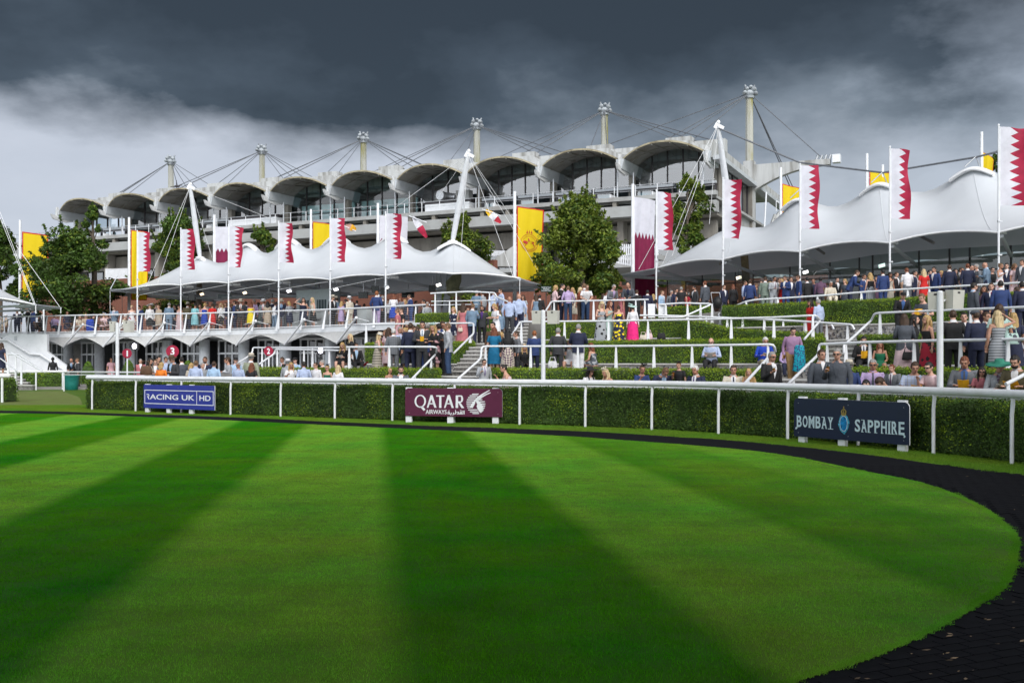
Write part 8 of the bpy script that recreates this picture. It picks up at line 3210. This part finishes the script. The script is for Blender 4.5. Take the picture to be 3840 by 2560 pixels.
583|1348|U41|10|stand|m|J:grey,grey,white,-|lbrown-short*|-|man in grey suit and glasses behind the orange top
606|1358|U36.3|170|stand|f|D:orange,knee,2|blonde-bob|-|woman in orange top with curly blonde hair seen from behind
594|1335|U47|60|stand|m|S:brown,black|dark-short|-|dark haired man further back above the orange top
622|1337|U46|40|stand|m|S:pblue,navy|dark-short|-|man in pale blue shirt left of the brown hat
646|1325|U37|-30|both|m|J:charcoal,navy,skyblue,-|grey-short|cowboy-brown|man in brown brimmed hat and dark jacket over blue shirt
681|1337|U38.5|-150|stand|m|J:slate,black,white,-|dark-short|-|man in dark suit right of the brown hat
6|1278|Z.9@56|175|stand|f|D:navy,knee,1|brown-long|-|woman in navy dress on the far left stairs
2084|1069|T3+.8|100|drink|f|S:ppink,black|blonde-bob|-|woman in cream top with blonde bob facing right
2109|1063|T3+1.1|80|drink|m|J:black,navy,white,-|dark-short|-|man in black suit and white shirt looking right
2130|1071|T3+.8|175|pocket|m|S:lilac,jeans|lbrown-buzz|-|man in pink shirt and jeans seen from behind
2176|1077|T3+.9|100|drink|f|S:rust,dbrown|pblonde-bob|-|woman in rust coloured top behind the navy suit
2190|1062|T3+1.2|-140|stand|m|J:navy,navy,white,-|lbrown-short|-|man in navy suit behind the white short sleeved shirt
2201|1069|T3+.5|10|lean|m|T:white,jeans|lbrown-buzz*|-|man in white shirt, sunglasses and jeans leaning on the rail
2301|1069|T3+.5|30|lean|m|J:grey,navy,lilac,-|grey-short*|-|man in grey jacket and sunglasses leaning with a glass
2355|1062|T3+.5|-20|lean|m|J:slate,black,navy,-|grey-bald|-|bald man in dark jacket with white sunglasses leaning
2262|1103|T3+2.5|150|stand|f|D:brown,knee,2|brown-long|-|woman with brown hair low behind the leaning men
2388|1090|T3+1.4|170|stand|m|J:black,black,white,-|brown-short|-|man in black partly behind the bald leaning man
2428|1094|T3+1.8|180|stand|m|J:navy,navy,white,-|black-short|-|dark haired man in navy above the white boards
2483|1091|T3+2.5|60|stand|m|J:skyblue,jeans,white,-|lbrown-short|-|man in pale blue jacket facing right beside the flagpole
2518|1093|T3+3.2|20|stand|m|S:grey,grey|grey-short*|-|man with glasses behind the smiling man
2537|1081|T3+2.6|20|stand|m|J:navy,navy,white,-|dark-short|-|smiling man in navy suit facing the bald black shirt
2555|1082|T3+1.6|175|stand|m|T:black,black|grey-buzz|-|balding man in black shirt seen from behind
2603|1075|T3+2|-60|drink|m|J:charcoal,navy,white,-|dark-short+|-|bearded man in grey jacket and open white shirt
2643|1053|T3+1.3|-160|stand|m|J:slate,slate,white,-|auburn-short|-|tall man in dark suit seen from behind near the ramp top
2257|1130|T2+.9|15|both|f|D:lgrey~floral~black,maxi,0|pblonde-curly|-|blonde woman in long white dress with dark flowers
2287|1127|T2+1.3|60|drink|f|D:mint,maxi,0|auburn-long|-|woman in mint dress with a hand to her face
2320|1145|T2+.8|180|both|f|D:navy~floral~yellow,maxi,0|brown-bun|-|woman in navy off-shoulder dress with yellow flowers
2373|1138|T2+.8|180|stand|f|K:white,hot,maxi,2|brown-short|saucer-mint|woman in white jacket and hot pink long skirt
2093|1228|T1+1.1|165|pocket|m|J:charcoal,charcoal,white,-|grey-short|-|grey haired man in charcoal suit seen from behind
2169|1213|T1+1|170|both|m|J:navy,white,white,-|grey-short|-|man in navy blazer and white trousers seen from behind
2134|1272|T1+1.6|-10|sit|f|D:white,knee,1|lbrown-long|-|seated woman in white lace dress between two men
2217|1283|T1+1.1|-120|sit|f|D:slate~floral~lgrey,knee,0|auburn-curly|-|seated woman in grey off-shoulder dress with curly hair
2212|1366|S0|40|sit|f|T:white,black|dark-long*|wide-black|dark haired woman in white tee and wide black hat
2271|1374|S0|-60|read|f|D:nude,knee,0|pblonde-long|fascinator-cream|blonde woman in nude dress looking at a phone
2405|1361|S0|10|chin|f|D:blue,knee,1|lbrown-bun|fascinator-black|woman in blue dress and black headpiece eating
2483|1383|S0|15|bow|m|J:navy,navy,skyblue,-|lbrown-short|-|man in navy suit with bowed head
2545|1361|S0|-30|drink|f|D:black,knee,1|lbrown-bun|fascinator-black|woman in black dress and round black hat with a drink
2605|1364|S0|-40|sit|m|J:navy,charcoal,white,purple|white-short|-|white haired man in dark suit and purple tie
2663|1263|S1|-20|read|m|S:pblue,black|grey-bald*|-|bald man in pale shirt reading a newspaper on the wall
2864|1258|S1|0|read|m|S:royal,stone|white-short|-|white haired man in blue shirt and beige trousers reading
2974|1225|Z1.05@29.6|-5|walk|m|S:dlilac,tan|dark-short|-|young man in lilac shirt and tan trousers coming down the stairs
2949|1290|S1|-10|sit|m|S:lilac,navy|dark-short|-|seated person in violet behind the young man in lilac shirt
2895|1316|U24.2|10|drink|m|J:black,jeans,white,-|grey-buzz*|-|grey man in black jacket, white polo and sunglasses with beer
2746|1363|S0|-10|sit|m|J:cream,stone,white,navy|brown-short|-|man in cream jacket and dark tie looking down
2803|1382|S0|-20|chin|f|T:camel,camel|blonde-long|-|blonde girl in tan top beside the sloping hand rail
3081|1309|U23.3|10|stand|m|J:slate,black,white,-|brown-short|-|man in dark suit and open white shirt by the stairs
3139|1304|U22.6|-25|drink|m|J:slate,black,slate,-|grey-buzz*|-|large man in black shirt and sunglasses holding a beer
3184|1340|U23.2|160|stand|m|S:blue,navy|grey-short|panama-cream|person in straw hat and navy top behind the large man
3231|1261|S1|-15|read|m|J:black,black,white,navy|dark-short|-|seated man in black suit with a yellow booklet
3038|1124|Z2.45@38|-70|stand|f|D:red,maxi,1|dark-curly|-|woman in long red dress facing left on the ramp
3068|1121|Z2.45@37.4|-150|stand|m|S:pblue,grey|grey-short|-|man in light blue shirt behind the red dress
2749|1081|T3+3|180|stand|f|J:black,black,white,-|auburn-bob|-|woman in black suit with auburn hair seen from behind
2794|1082|T3+2.6|70|stand|m|S:pblue,navy|brown-short|-|young man in pale blue shirt facing right
2812|1075|T3+2|170|stand|m|J:blue,navy,white,-|brown-short|-|man in navy blue blazer turned away near the pavilion glass
2836|1090|T3+3.4|-40|stand|f|D:brown,knee,1|lbrown-bob|-|woman with light brown hair right of the blue blazer
2870|1056|T3+1|160|drink|m|J:sage,sage,white,-|brown-short|-|man in sage green suit drinking beer
2904|1053|T3+1|20|both|m|J:lgrey,lgrey,white,plum|dark-short*|-|man in pale grey suit and sunglasses
2923|1054|T3+2|10|stand|m|J:navy,navy,white,-|brown-short|-|red faced man between the pale suit and navy suit
2931|1068|T3+1.4|-50|stand|f|D:red,knee,0|blonde-long|-|blonde woman in red squeezed among the suited men
2944|1051|T3+1|-60|both|m|J:blue,blue,white,-|brown-short|-|young man in bright navy suit bending left
2966|1048|T3+1.9|0|stand|m|J:navy,navy,white,-|brown-short|-|tall man in navy at the back of the laughing group
2993|1053|T3+1.1|-80|stand|m|J:blue,blue,white,-|brown-short*|-|bearded man in sunglasses and navy suit facing left by the flagpole
3026|1068|T3+2.4|-160|stand|m|J:black,black,white,-|black-short|-|man in black right of the flagpole near the glass
3077|1062|T3+2.6|175|stand|m|S:plum,charcoal|!black-buzz|-|man in purple shirt seen from behind near the glass
3112|1109|Z3.9@41|0|sit|m|S:cream,cream|grey-short|-|man in cream sitting low just above the hedge
3211|1038|T3+.8|80|lean|m|J:blue,navy,white,greyblue|brown-short|-|man in navy suit leaning on the top rail facing right
3263|1034|T3+1|180|stand|f|K:black,lgrey~check~slate,knee,0|blonde-curly|-|blonde curly woman in dark top and checked skirt
3310|1019|T3+.8|180|stand|m|J:blue,blue,white,-|black-short|-|broad man in blue suit seen from behind at the top rail
3338|1030|T3+1.2|30|drink|f|D:cream,knee,0|dark-curly|-|woman with dark wavy hair in cream right of the blue suit
3400|1011|T3+.8|175|both|m|S:white,grey|auburn-short|-|man in white shirt seen from behind at the top rail
3464|1023|T3+.8|180|stand|f|D:red,knee,1|pblonde-long|-|blonde woman in red off-shoulder dress seen from behind
3503|1020|T3+1.2|-60|stand|m|J:blue,blue,white,-|dark-short|-|man in navy right of the red off-shoulder dress
3560|1007|T3+.8|170|stand|m|J:navy,navy,white,-|brown-short|-|man in very dark navy suit leaning on the top rail
3583|1016|T3+1.6|0|stand|f|D:black,knee,1|dark-long|-|dark haired woman facing the camera between navy suits
3628|998|T3+.8|170|stand|m|J:navy,navy,white,-|auburn-buzz|-|tall man in navy suit seen from behind near the largest flag
3645|1004|T3+1.8|20|stand|m|S:lgrey,grey|grey-bald|-|balding man behind the tall navy suit
3661|1012|T3+1.3|-100|stand|m|J:grey,grey,white,-|grey-short|-|grey haired man in grey waistcoat facing left
3694|1010|T3+.8|-140|both|m|J:greyblue,navy,skyblue,-|grey-bald|-|bald man in blue grey jacket under the largest flag
3722|1012|T3+2|0|stand|f|D:black,knee,1|dark-short*|-|woman in dark sunglasses behind the bald man
3753|995|T3+.7|40|drink|f|D:white~floral~pink,knee,0|lbrown-bun|-|woman in white floral dress at the top rail
3805|1022|T3+1.2|20|stand|f|D:ppink,knee,1|lbrown-bob|-|woman in pale pink at the right edge of the top row
3833|1026|T3+1|-60|stand|m|J:slate,slate,white,-|brown-short|-|man partly cut by the right edge in the top row
3386|1101|T2+.5|-5|lean|m|J:black,black,mblue,-|grey-short|cap-black|man in black cap and black jacket leaning on the rail
3452|1093|T2+.6|-50|read|m|T:slate,black|lbrown-short|-|person in black tee reading a yellow booklet at the rail
3653|1059|T2+1.1|80|stand|m|J:slate,slate,skyblue,-|dark-short*|-|bearded man with glasses in charcoal suit facing right
3717|1060|T2+1.1|-15|stand|m|J:navy,navy,white,crimson|brown-short|-|young man in navy suit and red tie
3752|1051|T2+1|165|stand|m|J:blue,navy,white,-|dark-short|-|man in navy suit turned away beside the red tie
3832|1055|T2+.9|170|stand|m|J:navy,navy,white,-|dark-short|-|man in navy suit at the right edge in the second row
3812|1075|T2+1.7|-150|stand|m|J:black,black,white,-|brown-short|-|man in black between two navy suits at the right edge
3747|1140|T1+1.0|160|stand|f|T:mint,black|brown-long|-|woman in pale tee with brown hair behind the grey dress
3391|1175|T1+1.2|175|both|f|J:slate,*mppink,white|brown-long|-|woman in dark jacket and pale pink skirt with black bag
3475|1181|T1+1|-70|stand|f|K:black,crimson~floral~black,maxi,0|blonde-long|-|blonde woman in black and red evening dress facing left
3573|1162|T1+1|160|pocket|m|J:black,black,white,-|brown-short|-|man in black suit seen from behind right of the nearest post
3658|1159|T1+1|180|stand|m|J:navy,navy,white,-|brown-short|flatcap-slate|man in grey flat cap and navy suit seen from behind
3740|1164|T1+.2|180|raise|f|D:lgrey~stripe~grey,knee,0|pblonde-long|-|blonde woman in grey striped dress seen from behind
3295|1275|S1|-20|sit|f|D:green,knee,0|auburn-long|-|smiling woman in green off-shoulder dress sitting
3835|1242|S1|-40|sit|m|J:black,black,white,-|dark-short|-|dark figure seated at the right edge in the second row
3266|1340|S0|-20|sit|m|S:lilac,charcoal,slate|grey-short*|-|grey haired man in lilac shirt and tie at the lowest row
3341|1358|S0|-50|sit|m|J:grey,grey,white,plum|auburn-short|-|red haired boy in grey suit
3240|1417|Z.0@22.4|-20|sit|f|T:nude,navy|dark-long|-|dark haired child just above the rail left of the boy
3293|1415|Z.15@22.1|-60|bow|m|T:cream,navy|brown-short|-|brown haired child bending low above the rail
3418|1357|S0|-15|read|m|T:pblue~check~lgrey,navy|brown-short|-|man in blue check shirt reading a booklet
3479|1358|S0|-60|chin|f|T:ppink,black|dark-short*|-|woman in pale pink top and glasses with hand on her face
3604|1337|S0|-30|read|m|J:grey,slate,mblue,slate|auburn-short|-|man in grey jacket and bright blue shirt with booklet
3673|1371|S0|-20|sit|f|T:rose,black|dark-long*|-|girl in rose red top and glasses holding a drink
3732|1342|S0|-10|read|f|J:lgrey,*kslate,plum~spot~lgrey|dark-short|wide-hatgreen|woman in wide green hat and pale cardigan
3795|1333|S0|-45|read|m|J:tweed,navy,white,-|dark-short+|-|bearded man in brown tweed jacket at the right edge
160|1165|K3.4|-20|stand|m|J:charcoal,black,white,-|grey-short|-|grey haired man far back above the seated man in black
252|1166|K3.6|40|stand|f|D:navy,knee,2|brown-long|-|woman in navy far back behind the small wooden table
655|1141|K3.2|-40|stand|m|J:black,navy,white,-|dark-short|-|dark suited man between the light grey suit and black hat
715|1143|K3.4|30|stand|f|D:plum,knee,1|auburn-bob|-|woman in plum behind the tweed jacket
812|1139|K2.6|60|stand|m|J:grey,navy,white,-|brown-short|-|man in grey behind the bright red dress
868|1139|K3.2|-30|stand|f|D:cream,knee,2|blonde-long|-|blonde woman in cream glimpsed between the two navy men
890|1131|K2.8|20|stand|m|J:navy,grey,white,-|dark-short|-|young man in navy behind the panama hat
968|1134|K2.8|-70|stand|f|D:mint,knee,1|brown-long|-|woman in mint behind the yellow dress
1040|1131|K3.0|50|stand|f|D:rose,knee,1|brown-bob|-|woman in rose behind the navy jacket and straw hat
1068|1136|K3.2|-20|stand|m|S:white,navy|grey-short|-|white shirted man just left of the striped top woman
1105|1137|K3.6|70|stand|m|J:navy,navy,white,-|brown-short|-|man in navy left of the woman in navy sleeveless dress
1325|1134|K3.2|-60|stand|f|D:red,knee,0|dark-long|-|woman in red behind the cream linen suit
1455|1122|K3.2|20|stand|m|S:white,black|brown-short|-|white shirted man behind the white cardigan
1518|1122|K3.0|-30|stand|f|D:navy,knee,1|blonde-long|-|blonde woman in navy left of the tall young man
1560|1128|K3.2|60|stand|m|J:black,black,white,-|dark-short|-|man in black right of the tall young man
1700|1150|T2+2.2|-30|stand|f|D:navy~floral~white,knee,1|blonde-bob|-|woman in navy print left of the rose pink jumpsuit
2147|1078|T3+2.2|-40|stand|f|D:cream,knee,1|blonde-long|-|blonde woman in cream behind the pink shirt and jeans
2280|1088|T3+2.4|30|stand|m|S:white,navy|brown-short|-|white shirted man left of the grey jacket leaning man
2328|1096|T3+2.8|-60|stand|f|D:rose,knee,1|dark-long|-|woman in rose between the two leaning men
2450|1104|T3+3.4|150|stand|f|D:black,knee,1|blonde-long|-|blonde woman in black behind the white boards
2572|1096|T3+3.6|-20|stand|f|D:crimson,knee,1|brown-long|-|woman in crimson behind the bald black shirt
2715|1096|T3+3.8|40|stand|m|J:navy,navy,white,-|brown-short|-|man in navy left of the auburn haired black suit
2857|1078|T3+2.8|-60|stand|m|J:grey,grey,white,-|dark-short|-|man in grey behind the sage suit
2888|1074|T3+2.6|50|stand|f|D:cream,knee,1|blonde-long|-|blonde woman in cream between sage and pale suits
3050|1076|T3+3.2|-40|stand|m|S:navy,charcoal|brown-short|-|man in navy jumper left of the purple shirt
3140|1064|T3+3.4|20|stand|m|J:black,black,white,-|dark-short|-|man in black near the glass left of the leaning navy suit
3168|1062|T3+3.2|-50|stand|f|D:slate,knee,1|blonde-bob|-|blonde woman in slate near the glass left of the leaning navy suit
3240|1052|T3+2.6|40|stand|m|J:blue,blue,white,-|brown-short|-|man in blue behind the blonde curly woman
3288|1040|T3+2.6|-60|stand|f|D:plum,knee,1|dark-long|-|woman in plum left of the broad blue suit
3362|1032|T3+2.4|30|stand|m|J:black,black,white,-|brown-short|-|man in black behind the dark wavy haired woman
3384|1030|T3+2.8|-30|stand|f|D:peach,knee,1|blonde-long|-|blonde woman in peach left of the white shirt
3430|1026|T3+2.2|60|stand|m|J:navy,navy,white,-|dark-short|-|man in navy between the white shirt and red dress
3445|1034|T3+2.8|-20|stand|f|D:ppink,knee,1|brown-long|-|woman in pale pink behind the red off-shoulder dress
3486|1026|T3+2.4|20|stand|m|S:white,navy|black-short|-|white shirted man just right of the red off-shoulder dress
3530|1020|T3+2|-60|stand|f|D:black,knee,1|blonde-long|-|blonde woman in black left of the very dark navy suit
3605|1016|T3+2.2|40|stand|m|J:grey,grey,white,-|brown-short|-|man in grey left of the tall navy suit
3775|1012|T3+1.8|-30|stand|m|J:navy,navy,white,-|dark-short|-|man in navy behind the white floral dress
3690|1070|T2+1.9|-40|stand|f|D:plum,knee,1|brown-long|-|woman in plum between the charcoal suit and red tie
3430|1180|T1+1.9|60|stand|f|D:black,knee,1|dark-long|-|dark haired woman in black behind the two evening skirts
3615|1170|T1+1.8|-30|stand|m|J:charcoal,black,white,-|dark-short|-|man in charcoal between the black suit and flat cap
3700|1168|T1+1.9|30|stand|m|J:black,black,white,-|brown-short|-|man in black between the flat cap and grey dress
3800|1172|T1+1.2|160|stand|f|D:navy,knee,1|blonde-long|-|blonde woman in navy at the right end of the first row
1500|1224|T1+2.2|30|stand|m|S:pblue,navy|grey-short|-|man in light blue behind the grey check suit
1562|1222|T1+2.2|-60|stand|f|D:cream,knee,1|brown-long|-|woman in cream behind the tall navy suit
1645|1212|T1+1.2|-150|stand|m|J:black,black,white,-|dark-short|-|man in black just left of the light grey blazer
1880|1245|T1+1.8|120|stand|f|D:ppink,knee,1|blonde-long|-|blonde woman in pale pink between teal dress and black hair
1935|1240|T1+1.9|-60|stand|m|J:grey,charcoal,white,-|brown-short|-|man in grey left of the young man in blue jacket
'''
for ln in ROWS.strip().split('\n'):
 f = ln.split('|')
 if len(f) == 10:
  person(*f)
# things held, worn or left about
M_cup = glass_mat('clear_plastic_cup', (.85, .87, .88), .8, 1.4)
M_beer = mat('amber_beer', (.55, .22, .01), .2, var=.05)
M_paper = mat('newsprint', (.62, .61, .58), .9, var=.12, scale=30)
M_yel = mat('yellow_booklet', (.80, .42, .01), .7, var=.05)
def cup(key, s_, label, beer=True, up=.04, sc=1.0):
 h = HANDS.get((key, s_))
 if h is None:
  return
 root = empty('drink_cup', h + Vector((0, 0, -.02)), label=label, cat='cup', scale=sc)
 mb = MB()
 rg = [[Vector((r_ * math.cos(a), r_ * math.sin(a), z)) for a in (i * math.tau / 14 for i in range(14))] for r_, z in ((.030, -.03), (.036, .05), (.041, .12))]
 mb.loft(rg, cap=False)
 mb.build('cup_wall', M_cup, root, local=True)
 mb = MB()
 rg = [[Vector((r_ * math.cos(a), r_ * math.sin(a), z)) for a in (i * math.tau / 14 for i in range(14))] for r_, z in ((.028, -.028), (.034, .05), (.036, .08 if beer else .02))]
 mb.loft(rg)
 mb.build('drink', M_beer if beer else mat('clear_drink', (.5, .5, .48), .2), root, local=True)
for k, s_, lab, b_ in ((2895, -1, 'cup of beer held by the grey man in black jacket', 1), (3139, -1, 'cup of beer held by the large man in sunglasses', 1), (2301, -1, 'clear cup held by the man in grey jacket leaning', 0),
        (2355, 1, 'clear cup held by the bald man in white sunglasses', 0), (2870, -1, 'glass of beer held by the man in sage suit', 1), (1659, -1, 'glass of beer held by the tall man in glasses', 1),
        (2603, -1, 'wine glass held by the bearded man in grey jacket', 0), (2545, -1, 'small pink drink held by the woman in black round hat', 1), (1816, -1, 'drink held by the seated man in grey blazer', 0),
        (988, -1, 'dark drink held by the man in grey suit and white hat', 0), (3673, -1, 'coffee cup held by the girl in rose red top', 0), (1877, -1, 'beer held by the tall man by the platform rail', 1),
        (1773, -1, 'clear cup held by the man in grey blue blazer', 0), (2974, -1, 'cup of beer carried by the young man in lilac shirt', 1)):
 cup(k, s_, lab, bool(b_))
def sheet_item(name, key, w_, h_, m, label, cat, tilt=60, fold=.25, both=True, dz=0.03, spin=0):
 a, b = HANDS.get((key, -1)), HANDS.get((key, 1))
 if a is None:
  return
 c = (a + b) / 2 if both else a
 loc, s, rt_ = PEOPLE[key]
 root = empty(name, c + Vector((0, 0, dz)), rt_.rotation_euler[2] + R(spin), label=label, cat=cat)
 Mr = Matrix.Rotation(R(-tilt), 3, 'X')
 for sd_ in (-1, 1):
  mb = MB()
  M2 = Matrix.Rotation(R(sd_ * 18), 3, 'Z')
  mb.box(Mr @ M2 @ Vector((sd_ * w_ / 4, 0, 0)), (w_ / 2, h_, .006), rot=(Mr @ M2) if False else Mr @ Matrix.Rotation(R(-sd_ * 14), 3, 'Y'))
  mb.build('page', m, root, local=True)
 return root
sheet_item('newspaper', 2663, .42, .30, M_paper, 'folded newspaper read by the bald man on the wall', 'newspaper', 40)
sheet_item('newspaper', 2864, .30, .26, M_paper, 'newspaper on the knees of the white haired reader', 'newspaper', 20)
sheet_item('booklet', 3231, .20, .24, M_yel, 'yellow booklet held by the seated man in black suit', 'booklet', 70)
sheet_item('booklet', 3452, .26, .20, M_yel, 'open yellow booklet held up at the rail by the person in black tee', 'booklet', 105, dz=.06)
sheet_item('booklet', 3604, .24, .22, M_yel, 'yellow booklet held by the man in bright blue shirt', 'booklet', 60)
sheet_item('booklet', 3418, .24, .20, M_yel, 'yellow booklet held by the man in blue check shirt', 'booklet', 40)
sheet_item('booklet', 3795, .30, .22, M_yel, 'yellow booklet held by the bearded man in tweed', 'booklet', 40)
sheet_item('booklet', 3732, .30, .22, M_paper, 'open white booklet held by the woman in green hat', 'booklet', 40)
sheet_item('booklet', 1584, .14, .18, M_yel, 'yellow paper held by the man in dark suit among the group', 'booklet', 75)
sheet_item('booklet', 1288, .24, .18, M_paper, 'white booklet read by the seated woman in black', 'booklet', 40)
def handbag(loc, w_, m, label, rz=0):
 root = empty('handbag', loc, rz, label=label, cat='bag')
 mb = MB()
 rg = []
 for z, a, b in ((0, .42, .16), (.05, .5, .20), (.45, .46, .16), (.72, .38, .08)):
  rg.append([Vector((a * w_ * math.copysign(abs(math.cos(t)) ** .6, math.cos(t)), b * w_ * math.sin(t), z * w_)) for t in (i * math.tau / 16 for i in range(16))])
 mb.loft(rg)
 mb.build('pouch', m, root, local=True)
 mb = MB()
 mb.tube([(-.3 * w_, 0, .68 * w_), (-.22 * w_, 0, 1.1 * w_), (.22 * w_, 0, 1.1 * w_), (.3 * w_, 0, .68 * w_)], .012, 6)
 mb.build('strap', m, root, local=True)
def hb(key, s_, dx_, dz_, w_, c, lab):
 h = HANDS.get((key, s_))
 if h is not None:
  handbag(h + Vector((dx_, -.12, dz_)), w_, fabric(c), lab)
handbag(P(3404, 1350, PEOPLE[3391][0].y - .28), .30, fabric('black'), 'black leather handbag held behind the pale pink skirt')
handbag(P(1726, 1243, PEOPLE[1737][0].y - .26), .22, fabric('cream'), 'pale clutch bag behind the rose pink jumpsuit')
handbag(P(3795, 1290, PEOPLE[3740][0].y - .1), .34, fabric('mint~floral~slate'), 'pale blue patterned bag beside the grey striped dress')
handbag(P(548, 1405, 36.8), .46, fabric('brown'), 'brown leather shoulder bag of the woman in cream tee')
handbag(P(2412, 1276, 39.6), .3, fabric('cream'), 'pale handbag on the coping beside the hot pink skirt')
handbag(P(2432, 1272, 40.0), .34, fabric('ppink'), 'pale pink bag lying on the coping under the top hedge')
handbag(P(2480, 1272, 40.2), .36, fabric('black'), 'black bag and coat lying on the coping of the top hedge')
handbag(P(2072, 1380, 34.2), .34, fabric('white'), 'white carrier bag beside the man in charcoal suit')
h = HANDS[(2974, 1)]
mb = MB()
rg = []
for z, a, b, ox in ((.12, .10, .06, 0), (.06, .15, .10, 0), (-.10, .16, .10, .0), (-.35, .17, .09, .01), (-.62, .19, .07, -.02), (-.66, .15, .05, -.02)):
 rg.append([h + Vector((ox - .02 + a * (1 + .12 * math.sin(4 * t)) * math.cos(t), -.08 + b * (1 + .2 * math.sin(5 * t)) * math.sin(t), z)) for t in (i * math.tau / 18 for i in range(18))])
mb.loft(rg)
mb.build('folded_jacket', fabric('aqua~spot~blue'), label='teal and navy jacket carried over the arm by the young man in lilac', cat='jacket')
h = (HANDS[(2271, -1)] + HANDS[(2271, 1)]) / 2
mb = MB()
mb.box(h + Vector((0, 0, .05)), (.075, .012, .15), rot=Matrix.Rotation(R(-30), 3, 'X'))
mb.build('phone', M_black, label='black phone held by the blonde woman in nude dress', cat='phone')
M_wood = mat('teak_wood', (.17, .075, .03), .6, var=.25, scale=6, stretch=(1, 1, 8))
def folding_chair(loc, rz, label, m=None):
 root = empty('folding_chair', loc, rz, label=label, cat='chair', group='folding chairs on the balcony')
 m = m or M_wood
 for s_ in (-1, 1):
  for (a, b) in (((-.2, -.22, 0), (-.2, .2, .85)), ((-.2, .22, 0), (-.2, -.18, .45))):
   mb = MB()
   mb.beam(Vector((s_ * .2, a[1], a[2])), Vector((s_ * .2, b[1], b[2])), .03, .04)
   mb.build('leg', m, root, local=True)
 for k in range(5):
  mb = MB()
  mb.box((0, -.17 + k * .085, .45), (.40, .07, .018))
  mb.build('seat_slat', m, root, local=True)
 for k in range(4):
  mb = MB()
  mb.box((0, .12 + k * .02, .58 + k * .075), (.38, .015, .055), rot=Matrix.Rotation(R(-14), 3, 'X'))
  mb.build('back_slat', m, root, local=True)
for k, lab in ((211, 'folding chair under the man in lilac shirt'), (143, 'folding chair under the seated man in black suit'), (300, 'wooden folding chair at the small table'), (325, 'wooden folding chair hidden behind the blue coat'),
      (349, 'wooden folding chair with a bright blue coat on its back'), (387, 'brown wooden chair under the pale pink woman'), (403, 'wooden chair under the seated man in navy'), (470, 'wooden chair of the white haired woman'),
      (1590, 'wooden chair of the dark haired man by the platform'), (1603, 'wooden chair behind the low platform rails'), (3112, 'low chair of the man in cream above the hedge')):
 loc, s, rt_ = PEOPLE[k]
 folding_chair(loc, rt_.rotation_euler[2], lab)
mb = MB()
loc = PEOPLE[349][0]
c = loc + Vector((-.02, -.30, 0))
rg = []
for z, a, b in ((.92, .16, .05), (.95, .22, .09), (.80, .26, .12), (.5, .27, .13), (.22, .25, .11), (.12, .22, .08)):
 rg.append([c + Vector((a * (1 + .08 * math.sin(5 * t)) * math.cos(t), b * (1 + .15 * math.sin(4 * t)) * math.sin(t), z)) for t in (i * math.tau / 18 for i in range(18))])
mb.loft(rg)
mb.build('blue_coat', fabric('royal'), label='bright blue coat hung over a chair back on the balcony', cat='coat')
tb = empty('folding_table', PX(263, tab(DK, 263) + 1.3, ZD), label='small wooden folding table on the balcony with bottles', cat='table')
mb = MB()
mb.box((0, 0, .72), (.9, .6, .03))
mb.build('table_top', M_wood, tb, local=True)
for s_ in (-1, 1):
 for y_ in (-.22, .22):
  mb = MB()
  mb.beam(Vector((-s_ * .35, y_, 0)), Vector((s_ * .35, y_, .7)), .04, .03)
  mb.build('leg', M_wood, tb, local=True)
for (x, Y, lab) in ((690, 36.6, 'white picnic table end behind the ring rail near the suits'), (860, 37.2, 'white picnic table beside the foot of the stair rail')):
 t_ = empty('picnic_table', PX(x, Y, .15), R(-25), label=lab, cat='table')
 for nm, c, d in (('table_top', (0, 0, .78), (1.6, .7, .05)), ('bench', (0, -.6, .48), (1.6, .26, .05)), ('bench', (0, .6, .48), (1.6, .26, .05))):
  mb = MB()
  mb.box(c, d)
  mb.build(nm, M_white, t_, local=True)
 for s_ in (-.6, .6):
  mb = MB()
  mb.beam(Vector((s_, -.6, 0)), Vector((s_, .25, .76)), .06, .08)
  mb.beam(Vector((s_ + .07, .6, 0)), Vector((s_ + .07, -.25, .76)), .06, .08)
  mb.build('frame', M_white, t_, local=True)
mb = MB()
a, b = P(1362, 1372, 38.2), P(1381, 1356, 38.0)
mb.tube([a, a.lerp(b, .3), b], [.02, .05, .015], 8)
mb.build('folded_umbrella', fabric('crimson'), label='folded dark red umbrella beside the sitting man in black suit', cat='umbrella')
pc_ = PX(2690, 45.0, 3.75)
ps = empty('pushchair', pc_, label='dark pushchair with silver handles beside the tall hedge end', cat='pushchair')
mb = MB()
mb.ell((0, 0, .62), (.22, .30, .28), 12, 8)
mb.build('hood', M_black, ps, local=True)
mb = MB()
for s_ in (-.2, .2):
 mb.tube([(s_, -.3, .08), (s_, .1, .6), (s_, .45, 1.1)], .015, 6)
 mb.tube([(s_, .3, .08), (s_, -.1, .6)], .015, 6)
mb.tube([(-.2, .45, 1.1), (.2, .45, 1.1)], .018, 6)
mb.build('frame', M_steel, ps, local=True)
for s_ in (-.2, .2):
 for y_ in (-.3, .3):
  mb = MB()
  mb.tube([(s_ - .02, y_, .09), (s_ + .02, y_, .09)], .09, 12)
  mb.build('wheel', M_black, ps, local=True)
